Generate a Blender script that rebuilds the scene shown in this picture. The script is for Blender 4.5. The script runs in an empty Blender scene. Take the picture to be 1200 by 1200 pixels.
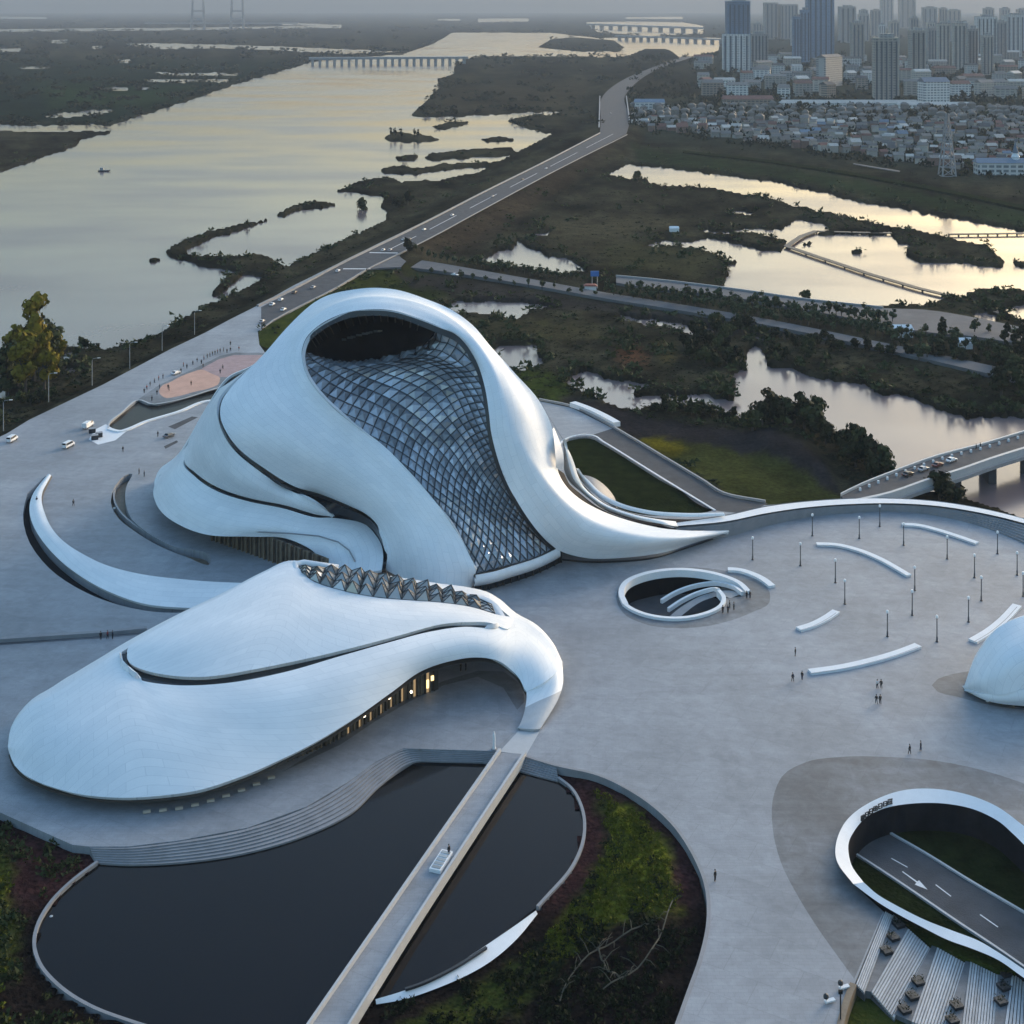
import bpy, bmesh, math, random
import numpy as np
from mathutils import Vector, Matrix
from mathutils.geometry import tessellate_polygon

random.seed(7); RNG = np.random.default_rng(7)
S = bpy.context.scene
COL = S.collection

# ------------------------------------------------------------------ camera, sky, sun, exposure
H = 120.0
F = 1600.0                    # focal length in photo pixels (1200 wide); level camera, lens shifted down, so verticals stay upright
V0 = 8.0                      # horizon line in photo pixels
cam_d = bpy.data.cameras.new('camera'); cam = bpy.data.objects.new('camera', cam_d); COL.objects.link(cam)
cam_d.sensor_width = 36.0; cam_d.lens = 36.0 * F / 1200.0
cam_d.clip_start = 1.0; cam_d.clip_end = 120000.0
cam.location = (0, 0, H); cam.rotation_euler = (math.pi / 2, 0, 0); cam_d.shift_y = -(600.0 - V0) / 1200.0
S.camera = cam

SUN_EL, SUN_AZ = math.radians(8.5), math.radians(44.0)      # azimuth clockwise from +Y (towards +X)
W = bpy.data.worlds.new('World'); S.world = W; W.use_nodes = True
nt = W.node_tree; nt.nodes.clear()
out = nt.nodes.new('ShaderNodeOutputWorld'); bg = nt.nodes.new('ShaderNodeBackground')
sky = nt.nodes.new('ShaderNodeTexSky'); sky.sky_type = 'NISHITA'; sky.sun_disc = False
sky.sun_elevation = SUN_EL; sky.sun_rotation = SUN_AZ
sky.altitude = 100; sky.air_density = 1.5; sky.dust_density = 6.0; sky.ozone_density = 3.4
bg.inputs['Strength'].default_value = 0.15
nt.links.new(sky.outputs[0], bg.inputs[0]); nt.links.new(bg.outputs[0], out.inputs[0])

sun_d = bpy.data.lights.new('sun', 'SUN'); sun = bpy.data.objects.new('sun', sun_d); COL.objects.link(sun)
sun_d.energy = 0.5; sun_d.angle = math.radians(25); sun_d.color = (1.0, 0.90, 0.80)
sdir = Vector((math.sin(SUN_AZ) * math.cos(SUN_EL + .1), math.cos(SUN_AZ) * math.cos(SUN_EL + .1), math.sin(SUN_EL + .1)))
sun.rotation_euler = sdir.to_track_quat('Z', 'Y').to_euler()

S.view_settings.view_transform = 'Standard'; S.view_settings.look = 'None'
S.view_settings.exposure = 2.1; S.view_settings.gamma = 1.0; S.view_settings.use_curve_mapping = False
S.render.engine = 'CYCLES'
S.cycles.use_denoising = True
S.cycles.max_bounces = 6; S.cycles.diffuse_bounces = 3; S.cycles.glossy_bounces = 3
S.cycles.volume_bounces = 1; S.cycles.transparent_max_bounces = 6
S.cycles.caustics_reflective = False; S.cycles.caustics_refractive = False

# ------------------------------------------------------------------ helpers
def G(u, v, z=0.0):
    "world point at height z seen at photo pixel (u, v)"
    y = F * (H - z) / (v - V0)
    return Vector(((u - 600.0) / F * y, y, z))
def GN(u, v, z):
    y = F * (H - z) / (v - V0)
    return np.stack([(u - 600.0) / F * y, y, np.zeros_like(y) + z], -1)
def PX(p):
    return 600 + F * p[0] / p[1], V0 + F * (H - p[2]) / p[1]
def mpp(u, v, z=0):
    "metres per pixel there"
    return G(u, v, z).y / F
def lin(r, g=None, b=None):
    if g is None: g = b = r
    return tuple((c / 255.0 / 12.92 if c / 255.0 <= .04045 else ((c / 255.0 + .055) / 1.055) ** 2.4) for c in (r, g, b))

def tag(o, label=None, cat=None, group=None, kind=None):
    if label: o['label'] = label
    if cat: o['category'] = cat
    if group: o['group'] = group
    if kind: o['kind'] = kind
    return o
def empty(name, loc, label, cat, group=None, rz=0.0):
    o = bpy.data.objects.new(name, None); COL.objects.link(o)
    o.empty_display_size = 1; o.location = loc; o.rotation_euler = (0, 0, rz)
    return tag(o, label, cat, group)
def mesh(name, V, Fc, mat, smooth=False):
    me = bpy.data.meshes.new(name)
    if isinstance(V, np.ndarray): V = V.tolist()
    me.from_pydata([tuple(p) for p in V], [], [tuple(f) for f in Fc])
    if mat: me.materials.append(mat)
    if smooth: me.polygons.foreach_set('use_smooth', [True] * len(me.polygons))
    me.update(); return me
def obj(name, V, Fc, mat, parent=None, smooth=False, local=False):
    "ONE mesh object; V in world coordinates unless local"
    if parent is not None and not local:
        o0 = parent.location
        par = parent.parent
        while par is not None: o0 = o0 + par.location; par = par.parent
        V = [(p[0] - o0[0], p[1] - o0[1], p[2] - o0[2]) for p in V]
    o = bpy.data.objects.new(name, mesh(name, V, Fc, mat, smooth)); COL.objects.link(o)
    if parent is not None: o.parent = parent
    return o
def link(name, me, parent=None, loc=(0, 0, 0), rz=0.0, sc=None):
    o = bpy.data.objects.new(name, me); COL.objects.link(o)
    o.location = loc; o.rotation_euler = (0, 0, rz)
    if sc is not None: o.scale = sc if hasattr(sc, '__len__') else (sc,) * 3
    if parent is not None: o.parent = parent
    return o
def copy_tree(o, parent=None):
    c = o.copy(); COL.objects.link(c)
    if parent is not None: c.parent = parent
    for ch in list(o.children): copy_tree(ch, c)
    return c

class MB:
    "collects shapes into one mesh"
    def __init__(s): s.V = []; s.F = []
    def add(s, V, Fc):
        n = len(s.V); s.V += [tuple(p) for p in V]; s.F += [tuple(i + n for i in f) for f in Fc]; return s
    def box(s, c, d, rz=0.0, taper=1.0):
        x, y, z = d[0] / 2, d[1] / 2, d[2] / 2; cr, sr = math.cos(rz), math.sin(rz); V = []
        for k in (-1, 1):
            t = taper if k > 0 else 1.0
            for i, j in ((-1, -1), (1, -1), (1, 1), (-1, 1)):
                a, b = i * x * t, j * y * t
                V.append((c[0] + a * cr - b * sr, c[1] + a * sr + b * cr, c[2] + k * z))
        return s.add(V, [(3, 2, 1, 0), (4, 5, 6, 7), (0, 1, 5, 4), (1, 2, 6, 5), (2, 3, 7, 6), (3, 0, 4, 7)])
    def tube(s, pts, r, n=6, cap=True):
        pts = [Vector(p) for p in pts]; m = len(pts); rr = r if hasattr(r, '__len__') else [r] * m; base = len(s.V)
        for i, p in enumerate(pts):
            t = (pts[min(i + 1, m - 1)] - pts[max(i - 1, 0)]).normalized()
            a = t.cross(Vector((0, 0, 1))) if abs(t.z) < .95 else t.cross(Vector((1, 0, 0))); a.normalize(); b = t.cross(a)
            for k in range(n):
                an = 2 * math.pi * k / n; s.V.append(tuple(p + (a * math.cos(an) + b * math.sin(an)) * rr[i]))
        for i in range(m - 1):
            for k in range(n):
                k2 = (k + 1) % n; s.F.append((base + i * n + k, base + i * n + k2, base + (i + 1) * n + k2, base + (i + 1) * n + k))
        if cap:
            s.F.append(tuple(base + k for k in range(n))[::-1]); s.F.append(tuple(base + (m - 1) * n + k for k in range(n)))
        return s
    def lathe(s, prof, c, n=10):
        base = len(s.V); m = len(prof)
        for r, z in prof:
            for k in range(n):
                an = 2 * math.pi * k / n; s.V.append((c[0] + r * math.cos(an), c[1] + r * math.sin(an), c[2] + z))
        for i in range(m - 1):
            for k in range(n):
                k2 = (k + 1) % n; s.F.append((base + i * n + k, base + i * n + k2, base + (i + 1) * n + k2, base + (i + 1) * n + k))
        s.F.append(tuple(base + k for k in range(n))[::-1]); s.F.append(tuple(base + (m - 1) * n + k for k in range(n)))
        return s
    def mesh(s, name, mat, smooth=False): return mesh(name, s.V, s.F, mat, smooth)
    def build(s, name, mat, parent=None, smooth=False, local=False): return obj(name, s.V, s.F, mat, parent, smooth, local)

def cr_path(P, n, closed=False):
    "Catmull-Rom through points (any dimension), n samples, even in chord length"
    P = np.asarray([tuple(p) for p in P], float)
    if closed: P = np.vstack([P, P[:1]])
    L = np.r_[0, np.cumsum(np.maximum(np.linalg.norm(np.diff(P, axis=0), axis=1), 1e-6))]
    return cr_eval(P, L, np.linspace(0, L[-1], n), closed)
def cr_eval(P, L, t, closed=False):
    m = len(P); T = np.zeros_like(P)
    for i in range(m):
        if closed and i in (0, m - 1): T[i] = (P[1] - P[-2]) / (L[1] + L[-1] - L[-2])
        elif i == 0: T[i] = (P[1] - P[0]) / (L[1] - L[0])
        elif i == m - 1: T[i] = (P[-1] - P[-2]) / (L[-1] - L[-2])
        else:
            h0, h1 = L[i] - L[i - 1], L[i + 1] - L[i]
            T[i] = ((P[i] - P[i - 1]) / h0 * h1 + (P[i + 1] - P[i]) / h1 * h0) / (h0 + h1)
    k = np.clip(np.searchsorted(L, t, 'right') - 1, 0, m - 2); h = (L[k + 1] - L[k])[:, None]; s = ((t - L[k])[:, None]) / h
    return (P[k] * (2 * s**3 - 3 * s**2 + 1) + P[k + 1] * (3 * s**2 - 2 * s**3) + T[k] * (s**3 - 2 * s**2 + s) * h + T[k + 1] * (s**3 - s**2) * h)
def smooth2(px, n, closed=True):
    "smooth pixel outline"
    return [tuple(p) for p in cr_path(px, n + (1 if closed else 0), closed)[: n if closed else None]]
def net(sections, nr, nc):
    "loft: each section a list of (u, v, z); returns array (nc, nr, 3)"
    rows = np.stack([cr_path([G(*p) for p in s], nr) for s in sections])       # (sections, nr, 3)
    mid = rows[:, nr // 2]; mean = (rows[:, 0] + rows[:, -1] + mid) / 3
    L = np.r_[0, np.cumsum(np.maximum(np.linalg.norm(np.diff(mean, axis=0), axis=1), .4))]
    t = np.linspace(0, L[-1], nc)
    return np.stack([cr_eval(rows[:, j], L, t) for j in range(nr)], 1)
def relax(A, it=40):
    'fair the inside of a surface, edges held'
    A = A.copy()
    for _ in range(it): A[1:-1, 1:-1] = .4 * A[1:-1, 1:-1] + .2 * (A[2:, 1:-1] + A[:-2, 1:-1]) + .1 * (A[1:-1, 2:] + A[1:-1, :-2])
    return A
def normals(A):
    du = np.gradient(A, axis=0); dv = np.gradient(A, axis=1); n = np.cross(du, dv)
    n /= np.maximum(np.linalg.norm(n, axis=2, keepdims=True), 1e-9)
    if n[..., 2].mean() < 0: n = -n
    return n
def grid_faces(nc, nr, off=0, flip=False):
    f = []
    for i in range(nc - 1):
        for j in range(nr - 1):
            a = off + i * nr + j; q = (a, a + nr, a + nr + 1, a + 1); f.append(q[::-1] if flip else q)
    return f
def shell(name, A, mat, parent, thick=0.6, uv=True):
    "a curved sheet with real thickness"
    nc, nr, _ = A.shape; N = normals(A); B = A - N * thick
    V = np.vstack([A.reshape(-1, 3), B.reshape(-1, 3)]); m = nc * nr
    du = np.gradient(A, axis=0); dv = np.gradient(A, axis=1); flip = np.cross(du, dv)[..., 2].mean() < 0
    Fc = grid_faces(nc, nr, 0, flip) + grid_faces(nc, nr, m, not flip)
    ring = [(i, 0) for i in range(nc)] + [(nc - 1, j) for j in range(1, nr)] + [(i, nr - 1) for i in range(nc - 2, -1, -1)] + [(0, j) for j in range(nr - 2, 0, -1)]
    idx = [i * nr + j for i, j in ring]
    for a, b in zip(idx, idx[1:] + idx[:1]): Fc.append((b, a, a + m, b + m) if not flip else (a, b, b + m, a + m))
    o = obj(name, V, Fc, mat, parent, True)
    me = o.data
    if uv:
        lu = np.zeros((nc, nr)); lv = np.zeros((nc, nr))
        lu[1:] = np.cumsum(np.linalg.norm(np.diff(A, axis=0), axis=2).mean(1))[:, None]
        lv[:, 1:] = np.cumsum(np.linalg.norm(np.diff(A, axis=1), axis=2), axis=1)
        uvv = np.stack([lu, lv], -1).reshape(-1, 2); uvv = np.vstack([uvv, uvv])
        lay = me.uv_layers.new(name='UVMap'); li = np.zeros(len(me.loops), np.int32); me.loops.foreach_get('vertex_index', li)
        lay.data.foreach_set('uv', uvv[li].astype(np.float32).ravel())
    try: me.set_sharp_from_angle(angle=math.radians(50))
    except Exception: pass
    return o
def sheet(name, outer, mat, z=0.0, holes=(), depth=0.0, parent=None, world=False):
    "flat polygon (pixels at height z, or world points) with holes; optional skirt down"
    loops = [[(Vector(p) if world else G(p[0], p[1], z)) for p in lp] for lp in [outer] + list(holes)]
    tri = tessellate_polygon([[Vector((p.x, p.y, 0)) for p in lp] for lp in loops])
    V = [p for lp in loops for p in lp]; Fc = []
    for a, b, c in tri:
        n = (V[b] - V[a]).cross(V[c] - V[a]).z
        if abs(n) > 1e-9: Fc.append((a, b, c) if n > 0 else (a, c, b))
    if depth:
        m = len(V); V = V + [p - Vector((0, 0, depth)) for p in V]; st = 0
        for lp in loops:
            k = len(lp); area = sum(lp[i].x * lp[(i + 1) % k].y - lp[(i + 1) % k].x * lp[i].y for i in range(k))
            for i in range(k):
                a, b = st + i, st + (i + 1) % k
                ccw = (area > 0) == (st == 0)
                Fc.append((b, a, a + m, b + m) if ccw else (a, b, b + m, a + m))
            st += k
    return obj(name, V, Fc, mat, parent)
def strip(name, secs, n, mat, parent=None, smooth=False, closed=False):
    "sections of k world points each, swept along; smooth between sections"
    A = np.array([[tuple(p) for p in s] for s in secs]); k = A.shape[1]
    c = A.mean(1)
    if closed: A = np.concatenate([A, A[:1]]); c = np.vstack([c, c[:1]])
    L = np.r_[0, np.cumsum(np.linalg.norm(np.diff(c, axis=0), axis=1))]; t = np.linspace(0, L[-1], n)
    B = np.stack([cr_eval(A[:, j], L, t, closed) for j in range(k)], 1)
    return B, obj(name, B.reshape(-1, 3), grid_faces(n, k) + ([] if k < 4 else [tuple(range(k))[::-1], tuple((n - 1) * k + j for j in range(k))]), mat, parent, smooth)
def wall(name, path, mat, height, thick, parent=None, z=0.0, n=None, closed=False, base=None, smooth=False, lean=0.0):
    "a wall of real thickness along pixel path (u,v[,z])"
    P = [G(p[0], p[1], p[2] if len(p) > 2 else z) for p in path]
    if n: P = [Vector(p) for p in cr_path(P, n + (1 if closed else 0), closed)][: n if closed else None]
    m = len(P); V = []; Fc = []
    for i, p in enumerate(P):
        a, b = (P[(i - 1) % m], P[(i + 1) % m]) if closed else (P[max(i - 1, 0)], P[min(i + 1, m - 1)])
        t = Vector((b.x - a.x, b.y - a.y, 0)).normalized(); nn = Vector((-t.y, t.x, 0))
        zb = (p.z if base is None else base); hh = height(i / (m - 1)) if callable(height) else height
        for s_, zz in ((-1, zb), (-1, p.z + hh), (1, p.z + hh), (1, zb)):
            q = p + nn * (s_ * thick / 2) + nn * (lean if zz > zb else 0); V.append((q.x, q.y, zz))
    for i in range(m if closed else m - 1):
        a, b = i * 4, ((i + 1) % m) * 4
        for k in range(4):
            k2 = (k + 1) % 4; Fc.append((a + k, a + k2, b + k2, b + k))
    if not closed: Fc.append((0, 1, 2, 3)[::-1]); Fc.append(tuple((m - 1) * 4 + k for k in range(4)))
    return obj(name, V, Fc, mat, parent, smooth)

# ---- value noise (numpy)
def _h(ix, iy, seed):
    n = (ix.astype(np.int64) * 374761393 + iy.astype(np.int64) * 668265263 + seed * 974711) & 0x7fffffff
    n = ((n ^ (n >> 13)) * 1274126177) & 0x7fffffff
    return ((n ^ (n >> 16)) & 0xffff) / 65535.0
def vnoise(x, y, seed=0):
    ix, iy = np.floor(x), np.floor(y); fx, fy = x - ix, y - iy; fx = fx * fx * (3 - 2 * fx); fy = fy * fy * (3 - 2 * fy)
    a, b = _h(ix, iy, seed), _h(ix + 1, iy, seed); c, d = _h(ix, iy + 1, seed), _h(ix + 1, iy + 1, seed)
    return (a + (b - a) * fx) * (1 - fy) + (c + (d - c) * fx) * fy
def fbm(x, y, seed=0, o=3):
    s = 0; a = .5
    for k in range(o): s = s + a * (vnoise(x * 2**k, y * 2**k, seed + k) - .5); a *= .55
    return s
def poly_sd(px, py, poly, pad=40):
    "signed distance (positive inside), in pixels"
    P = np.asarray(poly, float); r = np.full(px.shape, -1e3)
    sel = (px > P[:, 0].min() - pad) & (px < P[:, 0].max() + pad) & (py > P[:, 1].min() - pad) & (py < P[:, 1].max() + pad)
    x, y = px[sel], py[sel]
    if not x.size: return r
    d = np.full(x.shape, 1e9); ins = np.zeros(x.shape, bool); k = len(P)
    for i in range(k):
        ax, ay = P[i]; bx, by = P[(i + 1) % k]; ex, ey = bx - ax, by - ay
        t = np.clip(((x - ax) * ex + (y - ay) * ey) / max(ex * ex + ey * ey, 1e-9), 0, 1)
        d = np.minimum(d, (x - ax - t * ex) ** 2 + (y - ay - t * ey) ** 2)
        if ay != by:
            c = ((ay > y) != (by > y)) & (x < (bx - ax) * (y - ay) / (by - ay) + ax); ins ^= c
    r[sel] = np.where(ins, 1, -1) * np.sqrt(d); return r
def sstep(a, b, x):
    t = np.clip((x - a) / (b - a), 0, 1); return t * t * (3 - 2 * t)

# ------------------------------------------------------------------ materials
def mat(name, col, rough=.6, var=.0, scale=.3, metal=0.0, spec=.5, bump=0.0, bscale=2.0, ior=None, emit=None, estr=0, objrand=0.0, detail=6, noise_col=None):
    m = bpy.data.materials.new(name); m.use_nodes = True; t = m.node_tree; b = t.nodes['Principled BSDF']
    b.inputs['Base Color'].default_value = (*col, 1); b.inputs['Roughness'].default_value = rough; b.inputs['Metallic'].default_value = metal
    b.inputs['Specular IOR Level'].default_value = spec
    if ior: b.inputs['IOR'].default_value = ior
    if emit: b.inputs['Emission Color'].default_value = (*emit, 1); b.inputs['Emission Strength'].default_value = estr
    geo = t.nodes.new('ShaderNodeNewGeometry') if (var or bump) else None
    if var:
        n = t.nodes.new('ShaderNodeTexNoise'); n.inputs['Scale'].default_value = scale; n.inputs['Detail'].default_value = detail; n.inputs['Roughness'].default_value = .65
        t.links.new(geo.outputs['Position'], n.inputs['Vector'])
        r = t.nodes.new('ShaderNodeValToRGB'); r.color_ramp.elements[0].position = .28; r.color_ramp.elements[1].position = .72
        c2 = noise_col or tuple(min(1, c * (1 + var)) for c in col); c1 = tuple(c * (1 - var) for c in col)
        r.color_ramp.elements[0].color = (*c1, 1); r.color_ramp.elements[1].color = (*c2, 1)
        t.links.new(n.outputs['Fac'], r.inputs[0]); last = r.outputs[0]
        t.links.new(last, b.inputs['Base Color'])
    if objrand:
        oi = t.nodes.new('ShaderNodeObjectInfo'); hsv = t.nodes.new('ShaderNodeHueSaturation'); mp = t.nodes.new('ShaderNodeMapRange')
        mp.inputs['To Min'].default_value = 1 - objrand; mp.inputs['To Max'].default_value = 1 + objrand
        t.links.new(oi.outputs['Random'], mp.inputs['Value']); t.links.new(mp.outputs[0], hsv.inputs['Value'])
        if var: t.links.new(last, hsv.inputs['Color'])
        else: hsv.inputs['Color'].default_value = (*col, 1)
        t.links.new(hsv.outputs[0], b.inputs['Base Color'])
    if bump:
        n2 = t.nodes.new('ShaderNodeTexNoise'); n2.inputs['Scale'].default_value = bscale; n2.inputs['Detail'].default_value = 4
        t.links.new(geo.outputs['Position'], n2.inputs['Vector'])
        bp = t.nodes.new('ShaderNodeBump'); bp.inputs['Strength'].default_value = bump; bp.inputs['Distance'].default_value = 1.0
        t.links.new(n2.outputs['Fac'], bp.inputs['Height']); t.links.new(bp.outputs[0], b.inputs['Normal'])
    return m

def panel_mat():
    "white aluminium panels: faint joints and panel to panel tone from the UV in metres"
    m = mat('white_panels', (.74, .76, .78), .5, spec=.3); t = m.node_tree; b = t.nodes['Principled BSDF']
    uv = t.nodes.new('ShaderNodeUVMap'); uv.uv_map = 'UVMap'
    br = t.nodes.new('ShaderNodeTexBrick'); br.inputs['Scale'].default_value = 1.0
    br.inputs['Brick Width'].default_value = 4.2; br.inputs['Row Height'].default_value = 1.5; br.inputs['Mortar Size'].default_value = .035
    br.inputs['Color1'].default_value = (.83, .84, .845, 1); br.inputs['Color2'].default_value = (.77, .788, .80, 1); br.inputs['Mortar'].default_value = (.64, .66, .68, 1)
    br.inputs['Mortar Smooth'].default_value = .3; br.offset = .5
    t.links.new(uv.outputs[0], br.inputs['Vector'])
    geo = t.nodes.new('ShaderNodeNewGeometry'); n = t.nodes.new('ShaderNodeTexNoise'); n.inputs['Scale'].default_value = .09; n.inputs['Detail'].default_value = 7; n.inputs['Roughness'].default_value = .6
    t.links.new(geo.outputs['Position'], n.inputs['Vector'])
    r = t.nodes.new('ShaderNodeValToRGB'); r.color_ramp.elements[0].position = .3; r.color_ramp.elements[1].position = .7
    r.color_ramp.elements[0].color = (.85, .87, .885, 1); r.color_ramp.elements[1].color = (1, 1, 1, 1)
    mx = t.nodes.new('ShaderNodeMix'); mx.data_type = 'RGBA'; mx.blend_type = 'MULTIPLY'; mx.inputs['Factor'].default_value = 1
    t.links.new(n.outputs['Fac'], r.inputs[0]); t.links.new(br.outputs['Color'], mx.inputs['A']); t.links.new(r.outputs[0], mx.inputs['B'])
    t.links.new(mx.outputs['Result'], b.inputs['Base Color'])
    return m

def stone_mat(name, c, var=.12):
    "large honed paving: slabs, worn patches, long faint streaks"
    m = mat(name, c, .55, spec=.35); t = m.node_tree; b = t.nodes['Principled BSDF']
    geo = t.nodes.new('ShaderNodeNewGeometry')
    br = t.nodes.new('ShaderNodeTexBrick'); br.inputs['Scale'].default_value = 1; br.inputs['Brick Width'].default_value = 1.2; br.inputs['Row Height'].default_value = .6; br.inputs['Mortar Size'].default_value = .012
    br.inputs['Color1'].default_value = (*[x * 1.03 for x in c], 1); br.inputs['Color2'].default_value = (*[x * .96 for x in c], 1); br.inputs['Mortar'].default_value = (*[x * .7 for x in c], 1)
    t.links.new(geo.outputs['Position'], br.inputs['Vector'])
    def noise(sc, d, lo, hi, strx=None):
        n = t.nodes.new('ShaderNodeTexNoise'); n.inputs['Scale'].default_value = sc; n.inputs['Detail'].default_value = d; n.inputs['Roughness'].default_value = .62; n.inputs['Distortion'].default_value = .6
        if strx:
            mp = t.nodes.new('ShaderNodeMapping'); mp.inputs['Scale'].default_value = strx; t.links.new(geo.outputs['Position'], mp.inputs[0]); t.links.new(mp.outputs[0], n.inputs['Vector'])
        else: t.links.new(geo.outputs['Position'], n.inputs['Vector'])
        r = t.nodes.new('ShaderNodeMapRange'); r.inputs['From Min'].default_value = .3; r.inputs['From Max'].default_value = .7; r.inputs['To Min'].default_value = lo; r.inputs['To Max'].default_value = hi
        t.links.new(n.outputs['Fac'], r.inputs[0]); return r.outputs[0]
    def mul(a, v):
        x = t.nodes.new('ShaderNodeVectorMath'); x.operation = 'SCALE'; t.links.new(a, x.inputs[0]); t.links.new(v, x.inputs['Scale']); return x.outputs[0]
    o = mul(br.outputs['Color'], noise(.035, 5, 1 - var, 1 + var))
    o = mul(o, noise(.5, 8, 1 - var * .7, 1 + var * .7))
    o = mul(o, noise(.12, 6, 1 - var * .6, 1 + var * .6, (.25, 2.2, 1)))
    o = mul(o, noise(.22, 9, .93, 1.05)); o = mul(o, noise(.05, 4, .93, 1.06, (2.6, .5, 1)))
    b2 = t.nodes.new('ShaderNodeTexBrick'); b2.inputs['Scale'].default_value = 1; b2.inputs['Brick Width'].default_value = 9; b2.inputs['Row Height'].default_value = 4.5; b2.inputs['Mortar Size'].default_value = .05
    b2.inputs['Color1'].default_value = (1.03, 1.03, 1.03, 1); b2.inputs['Color2'].default_value = (.965, .965, .97, 1); b2.inputs['Mortar'].default_value = (.86, .86, .86, 1); rot = t.nodes.new('ShaderNodeMapping'); rot.inputs['Rotation'].default_value = (0, 0, .5)
    t.links.new(geo.outputs['Position'], rot.inputs[0]); t.links.new(rot.outputs[0], b2.inputs['Vector']); mm = t.nodes.new('ShaderNodeVectorMath'); mm.operation = 'MULTIPLY'; t.links.new(o, mm.inputs[0]); t.links.new(b2.outputs['Color'], mm.inputs[1]); o = mm.outputs[0]
    vo = t.nodes.new('ShaderNodeTexVoronoi'); vo.inputs['Scale'].default_value = .045; vo.feature = 'F1'; t.links.new(geo.outputs['Position'], vo.inputs['Vector'])
    rv = t.nodes.new('ShaderNodeMapRange'); rv.inputs['To Min'].default_value = .955; rv.inputs['To Max'].default_value = 1.03; t.links.new(vo.outputs['Color'], rv.inputs[0]); o = mul(o, rv.outputs[0])
    t.links.new(o, b.inputs['Base Color'])
    return m

def water_mat(name, base, rough, ior, wave, wscale):
    m = mat(name, base, rough, ior=ior); t = m.node_tree; b = t.nodes['Principled BSDF']
    geo = t.nodes.new('ShaderNodeNewGeometry'); b.inputs['Specular Tint'].default_value = (.98, .875, 1.0, 1); mp = t.nodes.new('ShaderNodeMapping'); mp.inputs['Scale'].default_value = (1, .45, 1)
    n = t.nodes.new('ShaderNodeTexNoise'); n.inputs['Scale'].default_value = wscale; n.inputs['Detail'].default_value = 3
    bp = t.nodes.new('ShaderNodeBump'); bp.inputs['Strength'].default_value = wave; bp.inputs['Distance'].default_value = .3
    t.links.new(geo.outputs['Position'], mp.inputs[0]); t.links.new(mp.outputs[0], n.inputs['Vector']); t.links.new(n.outputs['Fac'], bp.inputs['Height']); t.links.new(bp.outputs[0], b.inputs['Normal'])
    n3 = t.nodes.new('ShaderNodeTexNoise'); n3.inputs['Scale'].default_value = .006; n3.inputs['Detail'].default_value = 5
    mp3 = t.nodes.new('ShaderNodeMapping'); mp3.inputs['Scale'].default_value = (1, 2.2, 1); t.links.new(geo.outputs['Position'], mp3.inputs[0]); t.links.new(mp3.outputs[0], n3.inputs['Vector'])
    r = t.nodes.new('ShaderNodeMapRange'); r.inputs['From Min'].default_value = .35; r.inputs['From Max'].default_value = .65; r.inputs['To Min'].default_value = rough * .6; r.inputs['To Max'].default_value = rough * 1.5
    t.links.new(n3.outputs['Fac'], r.inputs[0]); t.links.new(r.outputs[0], b.inputs['Roughness'])
    return m

M = dict(
    white=panel_mat(),
    plaza=stone_mat('plaza_stone', (.252, .268, .292), .15),
    apron=stone_mat('dark_apron_stone', (.142, .152, .166), .34),
    curb=mat('pale_stone', (.42, .43, .44), .5, .06, .8),
    whitestone=mat('white_concrete', (.70, .72, .74), .6, .05, .6, spec=.25),
    grey=mat('grey_concrete', (.27, .275, .285), .6, .1, .5),
    asphalt=mat('asphalt', (.075, .077, .083), .85, .22, .25, spec=.15, bump=.2, bscale=4),
    paleroad=mat('worn_asphalt', (.115, .117, .123), .85, .2, .15, spec=.15),
    paint=mat('road_paint', (.7, .7, .7), .6, .12, 2),
    glass=mat('blue_glass', (.33, .36, .40), .15, metal=.25, objrand=.45),
    frame=mat('dark_metal', (.012, .014, .018), .4),
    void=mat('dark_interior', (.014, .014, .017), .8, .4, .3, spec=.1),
    darkglass=mat('dark_glass', (.012, .014, .018), .12, ior=1.5),
    clearglass=mat('smoky_glass', (.36, .36, .35), .14, metal=.4, objrand=.45),
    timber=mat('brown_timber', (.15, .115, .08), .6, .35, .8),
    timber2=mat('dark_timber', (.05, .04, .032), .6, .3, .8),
    soil=mat('dark_soil', (.026, .017, .018), 1.0, .35, .6, spec=0.0, bump=.5, bscale=1.5),
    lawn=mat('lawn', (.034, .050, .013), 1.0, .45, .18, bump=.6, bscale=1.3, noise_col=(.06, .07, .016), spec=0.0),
    darklawn=mat('dark_lawn', (.014, .020, .007), 1.0, .45, .3, bump=.4, bscale=1.5, noise_col=(.022,.030,.010), spec=0.0),  # a darker green than the plain lawn
    sand=mat('pink_sand', (.50, .30, .23), .9, .14, .25), mauve=mat('mauve_sand', (.33, .235, .235), .9, .2, .4),
    pool=mat('black_pool', (.005, .005, .006), .25, ior=1.33, spec=.12),
    pond=water_mat('pond_water', (.004, .0045, .005), .08, 1.22, .06, .7),
    river=water_mat('river_water', (.14, .112, .116), .17, 1.40, .10, .25),
    steps=mat('step_stone', (.215, .22, .235), .6, .15, .5),
    black=mat('black_metal', (.02, .02, .022), .4), postgrey=mat('post_metal', (.07, .072, .08), .45),
    lampwhite=mat('lamp_globe', (.8, .8, .8), .3),
    warm=mat('lit_window', (.4, .3, .15), .5, emit=(1, .72, .32), estr=.55),
    amber=mat('dim_lit_glass', (.16, .12, .08), .4, emit=(1, .68, .34), estr=.09),
    spark=mat('lit_lamp', (.6, .55, .4), .5, emit=(1, .85, .6), estr=1.3),
    tan=mat('tan_stone', (.42, .37, .30), .6),
    trunk=mat('bark', (.05, .042, .034), .9, .3, 2),
)
def leaf(name, c, c2):
    m = mat(name, c, .75, .5, .55, noise_col=c2, objrand=.18); m.node_tree.nodes['Principled BSDF'].inputs['Specular IOR Level'].default_value = .06; return m
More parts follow.
